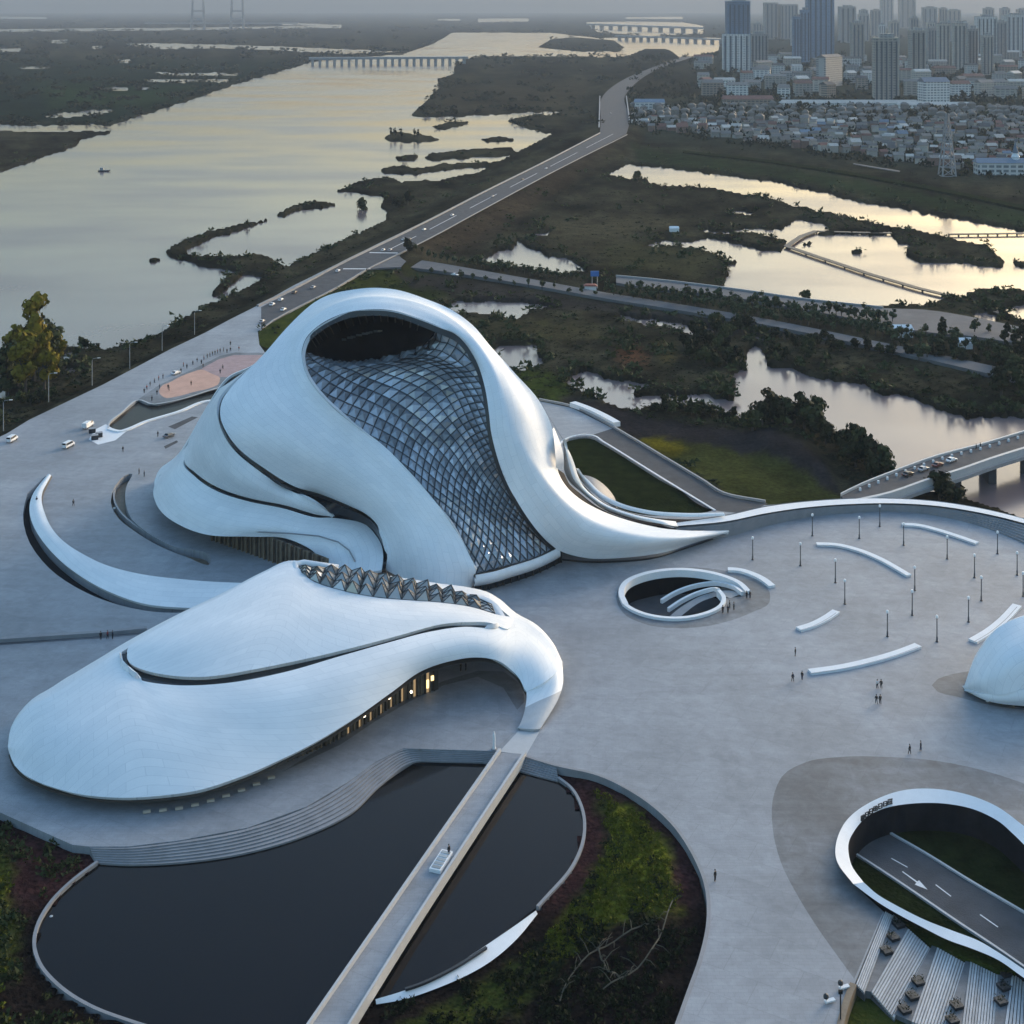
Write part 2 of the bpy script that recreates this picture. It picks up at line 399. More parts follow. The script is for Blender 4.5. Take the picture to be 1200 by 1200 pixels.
M['leaf_dark'] = leaf('dark_leaves', (.012, .017, .008), (.027, .034, .014))
M['leaf_mid'] = leaf('green_leaves', (.030, .042, .017), (.060, .072, .028))
M['leaf_avenue'] = leaf('avenue_leaves', (.040, .056, .028), (.080, .098, .05))
M['leaf_autumn'] = leaf('autumn_leaves', (.12, .105, .012), (.22, .165, .016))
M['reed'] = mat('reeds', (.022, .028, .014), .95, .5, .04, noise_col=(.040, .043, .021), spec=.03)
M['grass'] = mat('grass_blades', (.06, .078, .012), .9, .4, .12, noise_col=(.15, .15, .016), spec=.05)
ON = 'first second third fourth fifth sixth seventh eighth ninth tenth eleventh twelfth thirteenth fourteenth fifteenth sixteenth seventeenth eighteenth nineteenth'.split()
def ordn(i):
    if i < 19: return ON[i]
    t_, o_ = divmod(i + 1, 10); tens = ['', '', 'twenty', 'thirty', 'forty', 'fifty'][t_]
    return {'twenty': 'twentieth', 'thirty': 'thirtieth', 'forty': 'fortieth', 'fifty': 'fiftieth'}[tens] if o_ == 0 else tens + '-' + ON[o_ - 1]
# ------------------------------------------------------------------ terrain, water
ZW, ZL = -6.0, -4.6
RIVER = [(-300,145),(0,145),(130,146),(160,136),(212,120),(250,107),(300,91),(367,72),(473,63),(510,50),(530,38),(643,38),(700,44),(845,44),(842,58),(820,66),(800,68),(740,66),(570,65),(545,68),(533,77),(532,85),(513,92),(517,100),(507,108),(497,120),(483,134),(497,136),(560,135),(600,132),(650,129),(657,131),(613,136),(590,140),(633,153),(657,157),(655,163),(633,173),(607,187),(587,195),(547,203),(510,212),(480,235),(453,248),(453,258),(400,280),(355,300),(313,322),(290,335),(247,353),(217,370),(190,387),(160,400),(123,407),(98,405),(72,404),(40,408),(10,418),(6,440),(10,460),(0,474),(-300,600)]
WATER = [RIVER,
 [(70,411),(88,408),(90,416),(80,420),(70,420)], [(74,428),(84,427),(96,430),(80,436)],
 [(-300,34),(0,34),(230,32),(300,31),(400,30),(400,32.5),(300,33.5),(230,35),(0,37),(-300,37)],
 [(148,51),(180,50),(300,53),(400,57),(480,60),(400,62),(260,56),(190,57),(165,55)],
 [(-60,56),(25,56),(22,60),(-60,60)], [(25,77),(62,77),(58,80),(25,80)], [(180,84),(278,85),(278,88),(200,88)], [(172,92),(268,92),(266,95),(200,96),(172,95)],
 [(112,102),(150,101),(150,105),(115,105)], [(160,101),(175,102),(172,105),(160,104)], [(47,136),(75,131),(110,128),(131,127),(131,130),(100,136),(60,137)],
 [(-60,19),(55,20),(55,22),(-60,22)], [(330,26),(400,29),(400,31),(330,29)], [(60,47),(80,46),(76,50),(60,50)], [(137,69),(155,69),(150,73),(137,72)], [(108,54),(122,53),(120,57),(110,57)],
 [(513,22),(540,22),(540,24),(513,24)], [(560,22),(620,21.5),(620,25),(560,26)], [(733,20),(800,19.5),(800,22),(733,22)],
 [(686,26),(740,25),(800,26),(824,30),(824,39),(760,42),(700,37)],
 [(707,202),(720,191),(750,192),(800,197),(850,204),(900,210),(942,219),(987,229),(1012,236),(1050,241),(1100,250),(1150,260),(1200,269),(1500,330),(1500,365),(1200,310),(1130,290),(1097,274),(1050,265),(1025,259),(975,249),(937,241),(900,230),(850,222),(820,219),(775,215),(745,213),(720,204)],
 [(825,268),(850,268),(887,265),(915,266),(932,256),(950,256),(974,264),(971,270),(957,272),(975,272),(1035,273),(1042,268),(1112,276),(1500,320),(1500,430),(1200,378),(1178,362),(1168,355),(1140,350),(1125,347),(1107,347),(1087,355),(1050,355),(1037,359),(1000,356),(950,351),(900,346),(850,337),(848,330),(855,315),(850,305),(845,298),(820,288),(790,287),(755,286),(780,279),(820,280),(828,276)],
 [(1140,365),(1156,362),(1170,365),(1165,375),(1152,379),(1143,374)],
 [(565,303),(580,294),(600,290),(607,280),(615,287),(630,291),(640,297),(667,300),(686,314),(660,319),(625,314),(590,308)], [(620,272),(645,269),(640,275),(622,275)], [(853,246),(870,244),(884,248),(878,251)],
 [(521,357),(532,350),(580,350),(620,352),(650,356),(622,362),(610,371),(598,372),(580,367),(555,364),(527,364)],
 [(572,408),(590,400),(630,400),(631,412),(640,422),(620,431),(605,431),(590,428)],
 [(662,445),(672,435),(687,430),(700,432),(707,440),(732,442),(760,446),(765,452),(740,455),(745,460),(782,457),(800,461),(825,456),(840,462),(860,465),(862,445),(857,435),(872,427),(875,412),(886,401),(897,412),(900,425),(925,427),(950,436),(962,440),(1012,446),(1032,457),(1062,459),(1100,475),(1130,484),(1200,484),(1500,495),(1500,700),(1200,607),(1150,588),(1120,580),(1090,575),(1050,555),(1020,540),(985,512),(960,495),(935,490),(900,492),(880,490),(860,487),(840,480),(820,474),(767,472),(745,478),(725,476),(700,465),(680,455)],
 [(727,366),(745,369),(775,372),(800,376),(825,380),(838,384),(835,391),(812,390),(790,384),(760,379),(730,373)], [(873,388),(890,390),(902,394),(896,399),(878,393)], [(742,394),(750,396),(749,401),(744,400)],
]
ISLES = [
 [(-300,150),(0,153),(60,154),(100,152),(130,152),(128,156),(110,158),(95,163),(85,172),(55,181),(25,192),(0,199),(-300,290)],
 [(313,256),(285,266),(245,278),(218,290),(222,298),(213,302),(198,298),(193,293),(205,284),(240,271),(280,262)],
 [(205,296),(225,296),(260,300),(300,296),(312,299),(330,308),(350,318),(320,323),(285,319),(265,313),(235,309)],
 [(286,318),(272,331),(254,344),(245,344),(258,330),(268,318)], [(174,302.5),(179,300.5),(188,302),(182,304.5),(176,304.5)],
 [(323,251),(350,237),(370,233),(392,238),(375,243),(353,243),(330,252)],
 [(450,160),(460,154),(495,156),(522,163),(490,166),(455,164)], [(495,183),(510,178),(560,173),(600,172),(606,178),(590,182),(540,184),(505,187)],
 [(395,222),(415,213),(440,207),(455,205),(470,212),(500,210),(525,212),(545,203),(530,222),(480,240),(462,252),(445,240),(452,228),(420,224)],
 [(445,197),(470,192),(485,196),(520,191),(560,189),(590,188),(575,194),(530,196),(490,202),(450,202)], [(463,182),(492,180),(485,187),(466,188)], [(505,147),(530,141),(548,142),(540,147),(515,151)], [(560,161),(590,159),(602,163),(570,166)],
 [(630,55),(645,46),(672,43),(720,47),(731,55),(727,60),(680,60)],
 [(826,271),(850,271.5),(880,270),(905,277),(922,281),(915,291),(895,291),(875,286),(850,281),(828,276)],
 [(1042,268),(1050,265),(1075,268),(1097,274),(1125,280),(1157,285),(1166,296),(1178,303),(1175,310),(1150,309),(1130,305),(1110,304),(1080,306),(1060,296),(1062,290),(1075,286),(1052,282)],
 [(1185,304),(1215,303),(1215,313),(1190,309)], [(1134,342),(1150,338),(1190,336),(1200,338),(1290,350),(1200,353),(1175,358),(1150,352)],
 [(945,281),(953,280),(950,285),(940,285)], [(998,292),(1010,292),(1008,295),(999,295)], [(730,208),(760,208),(763,217),(745,219)], [(848,303),(862,304),(860,308),(850,308)],
]
DIKE = [(-60,560),(8,508),(34,492),(80,470),(160,430),(240,390),(302,358),(345,334),(408,303),(442,286),(560,222),(640,182),(700,152),(702,113),(733,90),(760,80),(775,80),(745,100),(733,113),(740,145),(735,157),(660,195),(560,247),(500,279),(467,299),(430,317),(390,340),(330,420),(200,560)]
PLAZA = [(-150,575),(-60,540),(8,508),(34,492),(80,470),(120,451),(160,430),(200,409),(240,390),(270,374),(302,358),(345,334),(408,303),(442,286),(480,268),(500,279),(467,298),(430,316),(387,341),(362,354),(317,378),(302,388),(304,404),(330,440),(420,470),(540,475),(632,470),(670,478),(700,492),(735,512),(775,536),(825,566),(862,585),(897,592),(950,588),(990,584),(1050,584),(1130,592),(1200,609),(1350,650),(1600,800),(1600,1000),(1290,1030),(1200,968),(1170,946),(1140,933),(1110,926),(1080,924),(1050,928),(1020,940),(990,964),(979,994),(984,1014),(1000,1036),(1036,1069),(1001,1154),(985,1200),(970,1330),(760,1300),(790,1210),(808,1160),(822,1120),(830,1080),(828,1040),(812,1000),(785,962),(745,930),(700,908),(650,896),(612,885),(580,880),(472,877),(440,893),(410,915),(360,945),(290,970),(210,985),(150,992),(105,992),(85,990),(40,970),(0,952),(-150,900),(-400,800),(-300,650)]
ZONES = [   # pixel polygon, colour, soft edge in px
 ([(-700,60),(370,72),(250,105),(130,145),(-700,145)], (.016,.026,.020), 8), ([(40,100),(110,96),(230,104),(190,122),(60,126)], (.024,.042,.020), 10),
 ([(480,292),(718,157),(737,163),(640,232),(560,292),(500,300)], (.054,.043,.034), 8), ([(540,100),(690,96),(690,118),(640,128),(560,132),(505,130)], (.052,.045,.034), 10),
 ([(600,428),(640,434),(664,446),(668,461),(655,469),(632,472),(600,470)], (.046,.062,.017), 5),
 ([(655,464),(700,470),(760,490),(850,503),(900,508),(960,545),(985,578),(930,562),(850,541),(775,530),(725,502)], (.031,.029,.036), 5),
 ([(752,515),(790,517),(850,525),(920,545),(965,572),(985,584),(900,594),(862,585),(800,548)], (.056,.062,.022), 5), ([(754,515),(785,517),(806,527),(790,534),(768,527)], (.14,.12,.014), 5),
 ([(720,408),(740,402),(762,415),(758,428),(735,430),(722,420)], (.105,.055,.036), 8), ([(626,382),(640,378),(644,396),(628,398)], (.07,.075,.015), 6), ([(770,400),(790,400),(792,425),(772,425)], (.075,.06,.028), 8),
 ([(300,395),(345,350),(405,328),(450,314),(500,318),(525,345),(480,365),(420,360)], (.034,.044,.015), 6),
 ([(450,318),(560,331),(700,353),(900,384),(1000,401),(980,407),(860,391),(700,366),(560,350),(480,335)], (.040,.036,.037), 4),
 ([(740,172),(900,192),(1200,248),(1500,310),(1500,330),(1200,266),(900,206),(750,190)], (.026,.038,.020), 6), ([(740,125),(830,115),(1500,100),(1500,250),(1200,215),(900,178),(760,165)], (.034,.042,.036), 14), ([(830,20),(1500,20),(1500,120),(830,110)], (.034,.042,.038), 14),
 ([(640,260),(760,250),(800,262),(700,300),(640,290)], (.062,.056,.040), 10), ([(700,285),(820,285),(845,305),(820,325),(720,320)], (.058,.056,.034), 12), ([(520,372),(580,374),(700,380),(720,400),(640,398),(540,392)], (.060,.055,.034), 8),
]
def chart(px, z):   # pixels at another height -> pixels of the same place at ZL
    return [PX((G(u, v, z).x, G(u, v, z).y, ZL)) for u, v in px]
def water_field(u, v):
    n = fbm(u / 9.0, v / 4.5, 3, 4) * np.clip((v - 20) / 130, .12, 1) * 6.5
    w = np.full(u.shape, -1e3)
    for p in WATER: w = np.maximum(w, poly_sd(u, v, p))
    w = w + n
    for p in ISLES: w = np.minimum(w, -(poly_sd(u, v, p) + n * .7))
    return w
vs = np.r_[15.0, np.arange(16, 60, 1.0), np.arange(60, 210, 1.5), np.arange(210, 640, 2.0), np.arange(640, 1500, 30.0)]
us = np.r_[np.arange(-900, -60, 14.0), np.arange(-60, 1262, 1.9), np.arange(1262, 2200, 14.0)]
UU, VV = np.meshgrid(us, vs); u, v = UU.ravel(), VV.ravel()
P = GN(u, v, ZL)
wf = water_field(u, v)
bump = fbm(P[:, 0] / 60, P[:, 1] / 60, 11, 4) * .6 + fbm(P[:, 0] / 9, P[:, 1] / 9, 21, 3) * .4
z = ZL + np.maximum(bump * np.clip(-wf / 8, .15, 1.0), -1.0)
z = z + (-8.0 - z) * sstep(-.7, .9, wf)
dk = poly_sd(u, v, chart(DIKE, -.4), 60); z = np.maximum(z, np.where(dk > -26, -5.2 + 4.5 * sstep(-24, -1, dk), -50) + bump * .3)
mound = poly_sd(u, v, [(880,515),(905,500),(940,512),(975,560),(950,560),(900,540)]); z = z + 3.0 * sstep(-14, 14, mound)
pz = poly_sd(u, v, chart(PLAZA, -.3), 60); z = np.where(pz > 1.5, -11.0, z)
z = np.where((v > 700), -11.0, z)
P[:, 2] = z
col = np.zeros((len(u), 3)) + (.036, .034, .026)
k1 = fbm(u / 26, v / 9, 5, 4)[:, None]; k2 = fbm(P[:, 0] / 40, P[:, 1] / 40, 8, 4)[:, None]
col *= np.clip(1 + 2.0 * k1 + 1.0 * k2, .35, 2)
col += np.clip(k1 * 1.2, 0, 1) * np.array([.016, .014, .004])
for poly, c, soft in ZONES:
    a = sstep(-soft, soft, poly_sd(u, v, poly, 60) + fbm(u / 14, v / 6, 31, 3) * 12)[:, None]
    col = col * (1 - a) + (np.array(c) * (1 + .8 * k2 + .5 * k1)) * a
wet = sstep(-5, 1, wf)[:, None]; col = col * (1 - .35 * wet)
col = np.clip(col * np.array([.80, .76, .62]), .004, 1)
me = bpy.data.meshes.new('terrain'); nv, nu = UU.shape
me.vertices.add(len(u)); me.vertices.foreach_set('co', P.astype(np.float32).ravel())
ii = (np.arange(nv - 1)[:, None] * nu + np.arange(nu - 1)[None]).ravel()
q = np.stack([ii, ii + nu, ii + nu + 1, ii + 1], 1)
me.loops.add(q.size); me.polygons.add(len(q)); me.loops.foreach_set('vertex_index', q.astype(np.int32).ravel())
me.polygons.foreach_set('loop_start', (np.arange(len(q)) * 4).astype(np.int32))
me.update(calc_edges=True); me.polygons.foreach_set('use_smooth', np.ones(len(q), bool))
at = me.color_attributes.new('land_colour', 'FLOAT_COLOR', 'POINT'); at.data.foreach_set('color', np.c_[col, np.ones(len(u))].astype(np.float32).ravel())
mt = mat('land', (.04, .04, .03), 1.0, spec=.0); t = mt.node_tree; b = t.nodes['Principled BSDF']
va = t.nodes.new('ShaderNodeVertexColor'); va.layer_name = 'land_colour'; geo = t.nodes.new('ShaderNodeNewGeometry')
acc = va.outputs[0]
for sc, lo, hi in ((.9, .55, 1.45), (.12, .7, 1.3)):
    n = t.nodes.new('ShaderNodeTexNoise'); n.inputs['Scale'].default_value = sc; n.inputs['Detail'].default_value = 6; n.inputs['Roughness'].default_value = .7
    r = t.nodes.new('ShaderNodeMapRange'); r.inputs['From Min'].default_value = .3; r.inputs['From Max'].default_value = .7; r.inputs['To Min'].default_value = lo; r.inputs['To Max'].default_value = hi
    x = t.nodes.new('ShaderNodeVectorMath'); x.operation = 'SCALE'
    t.links.new(geo.outputs['Position'], n.inputs['Vector']); t.links.new(n.outputs['Fac'], r.inputs[0]); t.links.new(acc, x.inputs[0]); t.links.new(r.outputs[0], x.inputs['Scale']); acc = x.outputs[0]
    nf = n
t.links.new(acc, b.inputs['Base Color'])
bp = t.nodes.new('ShaderNodeBump'); bp.inputs['Strength'].default_value = .35; bp.inputs['Distance'].default_value = 1.2
n = t.nodes.new('ShaderNodeTexNoise'); n.inputs['Scale'].default_value = .6; n.inputs['Detail'].default_value = 5
t.links.new(geo.outputs['Position'], n.inputs['Vector']); t.links.new(n.outputs['Fac'], bp.inputs['Height']); t.links.new(bp.outputs[0], b.inputs['Normal'])
me.materials.append(mt)
terrain = bpy.data.objects.new('terrain', me); COL.objects.link(terrain); tag(terrain, kind='structure')
LAND_U, LAND_V, LAND_Z, LAND_W = us, vs, z.reshape(nv, nu), wf.reshape(nv, nu)
def land_at(u, v):
    "terrain height and water field at chart pixel"
    i = np.clip(np.searchsorted(vs, v) - 1, 0, nv - 2); j = np.clip(np.searchsorted(us, u) - 1, 0, nu - 2)
    fu = (u - us[j]) / (us[j + 1] - us[j]); fv = (v - vs[i]) / (vs[i + 1] - vs[i])
    def bl(A): return (A[i, j] * (1 - fu) + A[i, j + 1] * fu) * (1 - fv) + (A[i + 1, j] * (1 - fu) + A[i + 1, j + 1] * fu) * fv
    return bl(LAND_Z), bl(LAND_W)
def ground(u, v):
    zz, _ = land_at(np.array([float(u)]), np.array([float(v)])); p = G(u, v, ZL); p.z = float(zz[0]); return p
R_ = 30000.0
water = obj('river_water', [(-R_, 60, ZW), (R_, 60, ZW), (R_, R_, ZW), (-R_, R_, ZW)], [(0, 1, 2, 3)], M['river']); tag(water, kind='structure')
base = obj('ground', [(-R_, -9000, -12), (R_, -9000, -12), (R_, R_, -12), (-R_, R_, -12)], [(0, 1, 2, 3)], M['soil']); tag(base, kind='structure')
# ------------------------------------------------------------------ plaza, roads, walls
WELL = smooth2([(727,698),(734,684),(760,674),(800,670),(838,675),(865,685),(876,696),(862,700),(848,703),(846,712),(825,722),(790,727),(755,722),(733,711)], 60)
SLOT = [(145,558),(133,573),(130,590),(137,605),(157,622),(187,640),(217,652),(247,659),(247,656.5),(200,639),(170,622),(153,606),(147,587),(148,570),(155,555)]
SLOT = smooth2(SLOT, 60)
LPOOL = [(127,496),(140,485),(162,468),(172,472),(185,473),(199,470),(250,455),(310,440),(310,470),(241,470),(210,482),(173,493),(138,505),(127,503)]
COURT = smooth2([(662,517),(672,513),(684,511),(694,512),(707,519),(770,558),(835,598),(800,603),(760,604),(725,596),(700,582),(680,562),(666,540)], 70)
RIB_O = [(32,578),(27,600),(32,630),(50,658),(100,694),(140,709),(187,717.5),(213,718),(300,716)]
RIB_W = [(55,557),(38,580),(35,603),(49,633),(83,667),(127,693),(167,707),(213,712),(300,711)]
GROOVE = [(55,556.5)] + [tuple(p) for p in cr_path(RIB_W, 30)[1:]] + [tuple(p) for p in cr_path(RIB_O, 30)[::-1]]
plaza = sheet('plaza', PLAZA, M['plaza'], 0.0, [WELL, SLOT, LPOOL, COURT, GROOVE], 5.0); tag(plaza, kind='structure')
# sunken things
def pit(name, hole, z, m, zwall=0.0):
    "floor and walls of an opening in the plaza (the plaza's own skirt is the wall)"
    o = sheet(name, [G(p[0], p[1], 0) - Vector((0, 0, -z)) for p in hole], m, world=True); return tag(o, kind='structure')
pit('light_slot_floor', SLOT, -1.7, M['timber']); pit('groove_floor', GROOVE, -1.8, M['void'])
pit('black_reflecting_pool', LPOOL, -.7, M['pool']); pit('stairwell_floor', WELL, -4.6, M['asphalt'])
gp = pit('courtyard_garden', COURT, -.6, M['darklawn'])

# apron paving darker round the underpass, the well and the dome
def lay(name, px, m, z=.004, n=None):
    o = sheet(name, smooth2(px, n) if n else px, m, z); return tag(o, kind='structure')
lay('apron_paving', [tuple(q_) for q_ in cr_path([(1001,1147),(985,1125),(960,1090),(935,1050),(915,1010),(905,965),(906,935),(918,908),(945,893),(985,887),(1040,887),(1100,892),(1160,905),(1230,930),(1330,980)], 70)] + [(1330,1000),(1200,968),(1170,946),(1140,933),(1110,926),(1080,924),(1050,928),(1020,940),(990,964),(979,994),(985,1016),(1000,1036),(1035,1068)], M['apron'])
ring = smooth2([(722,700),(730,682),(760,669),(800,665),(845,668),(885,680),(902,694),(902,705),(880,718),(850,729),(800,736),(755,731),(730,718)], 64)
o = sheet('well_paving', ring, M['apron'], .004, [[(600 + (p[0] - 600), p[1]) for p in WELL]]); tag(o, kind='structure')
lay('dome_paving', [(1092,803),(1097,797),(1112,791),(1133,787),(1200,790),(1300,800),(1340,830),(1300,842),(1200,832),(1150,824),(1120,816),(1098,810)], M['apron'], .004, 50)
lay('skylight_paving', [(425,846),(470,820),(520,798),(560,786),(590,787),(612,803),(615,822),(606,832),(590,806),(560,793),(520,803),(480,822),(440,845),(400,872),(330,905)], M['apron'], .004)
# lit pavement tiles along the front of the shell are separate small lamps (see below)
# roads on the dike
ROADZ = .02
def road(name, left, right, m, z, n=40, skirt=0.0, kind='structure', edge=None):
    A = cr_path([G(*p, z) for p in left], n); B = cr_path([G(*p, z) for p in right], n)
    V = np.vstack([A, B]); Fc = [(i, i + n, i + n + 1, i + 1) for i in range(n - 1)]
    if skirt:
        m_ = len(V); D = V.copy(); D[:, 2] -= skirt; V = np.vstack([V, D])
        for i in range(n - 1): Fc += [(i, i + 1, i + 1 + m_, i + m_), (n + i + 1, n + i, n + i + m_, n + i + 1 + m_)]
    o = obj(name, V, Fc, m); return tag(o, kind=kind)
RL = [(306,360),(350,337),(408,306),(445,288),(500,261),(560,230),(640,190),(703,157)]
RR = [(306,386),(362,353),(387,340),(430,315),(467,297),(500,280),(560,248),(640,205),(734,157)]
road('dike_road', RL, RR, M['asphalt'], .03, 60, .25)
road('dike_road_far', [(703,157),(704,140),(705,115),(735,91),(762,80),(800,66)], [(734,157),(738,143),(732,113),(742,100),(773,80),(815,66)], M['asphalt'], .03, 30, .25)
def kerb(name, px, z, w, h, m='curb', n=50, label=None):
    return tag(wall(name, px, M[m], h, w, z=z, n=n), kind='structure')
kerb('road_barrier', [(302,359.5)] + [(a, b - .8) for a, b in RL[1:]], 0.0, .9, .8, 'steps')
kerb('road_kerb', [(304,388),(317,378),(362,354),(387,341.5),(430,316),(467,298),(500,281.5),(560,249),(640,206),(735,158)], 0.0, .6, .4, 'steps')
kerb('road_kerb', [(702,150),(703,113)], .1, 1.2, 1.0, 'steps', n=8); kerb('road_kerb', [(734,113),(738,143)], .1, 1.2, 1.0, 'steps', n=8)
for k, (a, b) in enumerate((((433,296),(466,296.5)), ((402,315),(434,315)))):
    tag(wall('stop_line', [a, b], M['paint'], .02, 1.6, z=.035), kind='structure')
for a, b in ((.0, .12), (.18, .3), (.36, .48), (.54, .66), (.72, .84), (.88, 1.0)):
    c = cr_path([((l[0] + r[0]) / 2, (l[1] + r[1]) / 2) for l, r in zip(RL[3:], [(467,297),(500,280),(560,248),(640,205),(734,157)])], 101)
    tag(wall('lane_marking', [tuple(c[int(a * 100)]), tuple(c[int(b * 100)])], M['paint'], .012, .35, z=.035), kind='structure')
# tree-lined road and promenade
road('tree_road', [(475,302),(520,309),(560,316),(640,330),(700,341),(800,357),(900,374),(980,390),(1100,415),(1260,450)], [(470,312),(520,318),(560,324),(640,337),(700,348),(800,364),(900,381),(980,397),(1100,424),(1260,462)], M['paleroad'], -3.3, 60, 2.5)
road('junction', [(467,298),(470,302),(476,306)], [(430,316),(445,314),(470,313)], M['paleroad'], -.2, 6, .8)
road('promenade', [(722,324),(745,326),(850,338),(950,352),(1035,361),(1085,363),(1137,371),(1200,384),(1300,406)], [(722,331),(745,335),(850,347),(950,364),(1040,381),(1085,389),(1140,394),(1200,404),(1300,426)], M['paleroad'], -3.4, 40, 2.4)
kerb('promenade_kerb', [(722,324),(745,326),(850,338),(950,352),(1035,361)], -3.4, .8, .7, 'grey', 30)
# the dike far right below the town
road('town_dike', [(800,176),(900,187),(1000,202),(1100,220),(1300,262)], [(800,178),(900,189.5),(1000,205),(1100,223.5),(1300,267)], M['darklawn'], -3.2, 24, 2.5)
road('town_road', [(1000,191),(1030,196),(1055,200)], [(1000,192.2),(1030,197.2),(1054,201.2)], M['paleroad'], -4.0, 8, 1)
# outer ramp road round the back of the opera house
road('ramp_road', [(632,470),(670,478),(715,500),(735,512),(775,535),(825,565),(862,584),(900,590)], [(660,516),(676,511),(690,510.5),(704,516),(740,538),(790,569),(838,598),(875,602)], M['asphalt'], .006, 50)
lay('ramp_landing', [(632,470),(670,478),(718,502),(690,511),(676,511.5),(660,515)], M['plaza'], .012)
wk = wall('ramp_kerb', [(655,523),(660,516.5),(672,511.5),(684,509.5),(694,510.5),(707,518),(770,557),(838,598.5)], M['whitestone'], .2, .5, n=60); tag(wk, 'thin white kerb wall along the inner edge of the curved ramp road', 'wall')
wk = wall('ramp_wall', [(632,469),(670,477),(700,491),(735,511),(775,535),(825,565),(850,580),(897,589)], M['grey'], .6, .5, n=60); tag(wk, 'long grey parapet on the outer edge of the ramp road behind the opera house', 'wall')
wk = wall('ramp_bench', [(671,476),(685,481),(705,490),(723,500)], M['whitestone'], 1.3, 2.2, n=16); tag(wk, 'short pale block wall at the bend of the ramp road', 'wall')

# the ribbon: raised white-edged ramp round the plaza
def ribbon_sec(a, b, c, d, za, zb): return [G(a[0], a[1], -.5), G(b[0], b[1], zb), G(c[0], c[1], zb), G(d[0], d[1], za)]
rib = empty('perimeter_ramp', G(1050, 597, 0), 'long curving raised ramp with a white rim enclosing the far side of the plaza', 'ramp')
to = [(790,613),(850,604.5),(900,593.5),(950,587.5),(1000,584.5),(1050,584.5),(1100,588),(1150,596),(1200,608),(1290,640),(1420,710)]
ti = [(792,616.5),(850,611),(900,601),(950,594),(1000,590.5),(1050,589.8),(1100,593),(1150,601),(1200,613),(1290,646),(1420,718)]
bi = [(800,621),(860,617),(905,609),(955,602),(1000,599),(1050,599),(1100,605),(1150,617),(1200,637),(1290,682),(1420,770)]
zt = [4.2,3.6,3.0,2.4,2.2,2.0,2.1,2.3,2.5,2.8,3.0]
strip('rim', [[G(*a, z_ - .9), G(*a, z_), G(*b, z_), G(*b, z_ - .9)] for a, b, z_ in zip(to, ti, zt)], 70, M['whitestone'], rib, False)
strip('outer_wall', [[G(*a, z_ - .9) + Vector((0, .5, 0)), G(*a, z_ - .9) + Vector((0, .5, -9)), G(*b, z_ - .9) + Vector((0, .2, -9)), G(*b, z_ - .9) + Vector((0, .2, 0))] for a, b, z_ in zip(to, ti, zt)], 70, M['grey'], rib, False)
for k in range(6):                                   # six broad stepped banks down to the plaza
    f0, f1 = k / 6, (k + 1) / 6
    secs = []
    for b, d, z_ in zip(ti, bi, zt):
        p, q_ = G(*b, z_), G(*d, 0.0); top = p.lerp(q_, f0); z1 = (z_ - .35) * (1 - f0) * .92 + .1
        e = p.lerp(q_, f1); secs.append([Vector((top.x, top.y, -.3)), Vector((top.x, top.y, z1)), Vector((e.x, e.y, z1)), Vector((e.x, e.y, -.3))])
    strip('bank_step', secs, 70, M['steps'], rib, False)

# round stairwell
we = empty('spiral_stairwell', G(800, 700, 0), 'oval sunken stairwell with white rim and ramp curling down into it', 'stairwell')
wall('rim_wall', [(733,711),(728,698),(735,684),(760,674),(800,670),(838,675),(865,685),(877,696)], M['whitestone'], .6, 1.15, we, n=60, base=-.9)
wall('rim_wall', [(728,698),(732,710),(755,722),(790,727),(825,722),(845,712),(848,702),(842,694)], M['whitestone'], .55, .85, we, n=60, base=-.9)
road('inner_ramp', [(868,699,),(855,691),(830,690),(800,698),(775,711)], [(856,704),(845,697),(826,698),(803,706),(783,718)], M['grey'], -.6, 30)
bpy.data.objects['inner_ramp'].parent = we; o = bpy.data.objects['inner_ramp']; o.location = -we.location; del o['kind']
for i, vtx in enumerate(o.data.vertices): vtx.co.z = -.1 - 3.9 * ((i % 30) / 29)
def slope(px, z0, z1):
    n = len(px); return [(p[0], p[1], z0 + (z1 - z0) * i / (n - 1)) for i, p in enumerate(px)]
wall('parapet', slope([(870,698),(858,690),(838,686),(815,689),(792,697),(775,707)], 0, -3.6), M['whitestone'], .8, .6, we, n=40, base=None)
wall('parapet', slope([(842,694),(835,693),(820,697),(800,706),(783,717)], 0, -3.9), M['whitestone'], .8, .6, we, n=40)
o = sheet('inner_wall', [p for p in WELL], M['void'], -.02, [], 0)
bpy.data.objects.remove(o)
mb = MB()
for i in range(len(WELL)):
    a, b = G(*WELL[i], 0), G(*WELL[(i + 1) % len(WELL)], 0); c0 = G(800, 699, 0)
    a2, b2 = a.lerp(c0, .012), b.lerp(c0, .012)
    if WELL[i][1] < 704 and WELL[i][0] < 845: mb.add([a2 - Vector((0,0,.05)), b2 - Vector((0,0,.05)), b2 - Vector((0,0,4.6)), a2 - Vector((0,0,4.6))], [(0, 1, 2, 3), (3, 2, 1, 0)])
mb.build('inner_wall', M['darkglass'], we)
for u_, v_ in (): MB().tube([G(u_, v_ + 2, -4.5), G(u_, v_ + 2, -.2)], .45, 8).build('column', M['grey'], we)
wk = wall('bench_wall', [(853,669),(866,670),(880,674),(893,680),(905,689)], M['whitestone'], .5, 1.5, n=24); tag(wk, 'white curved seat wall beside the spiral stairwell', 'bench', 'curved white seat walls on the plaza')

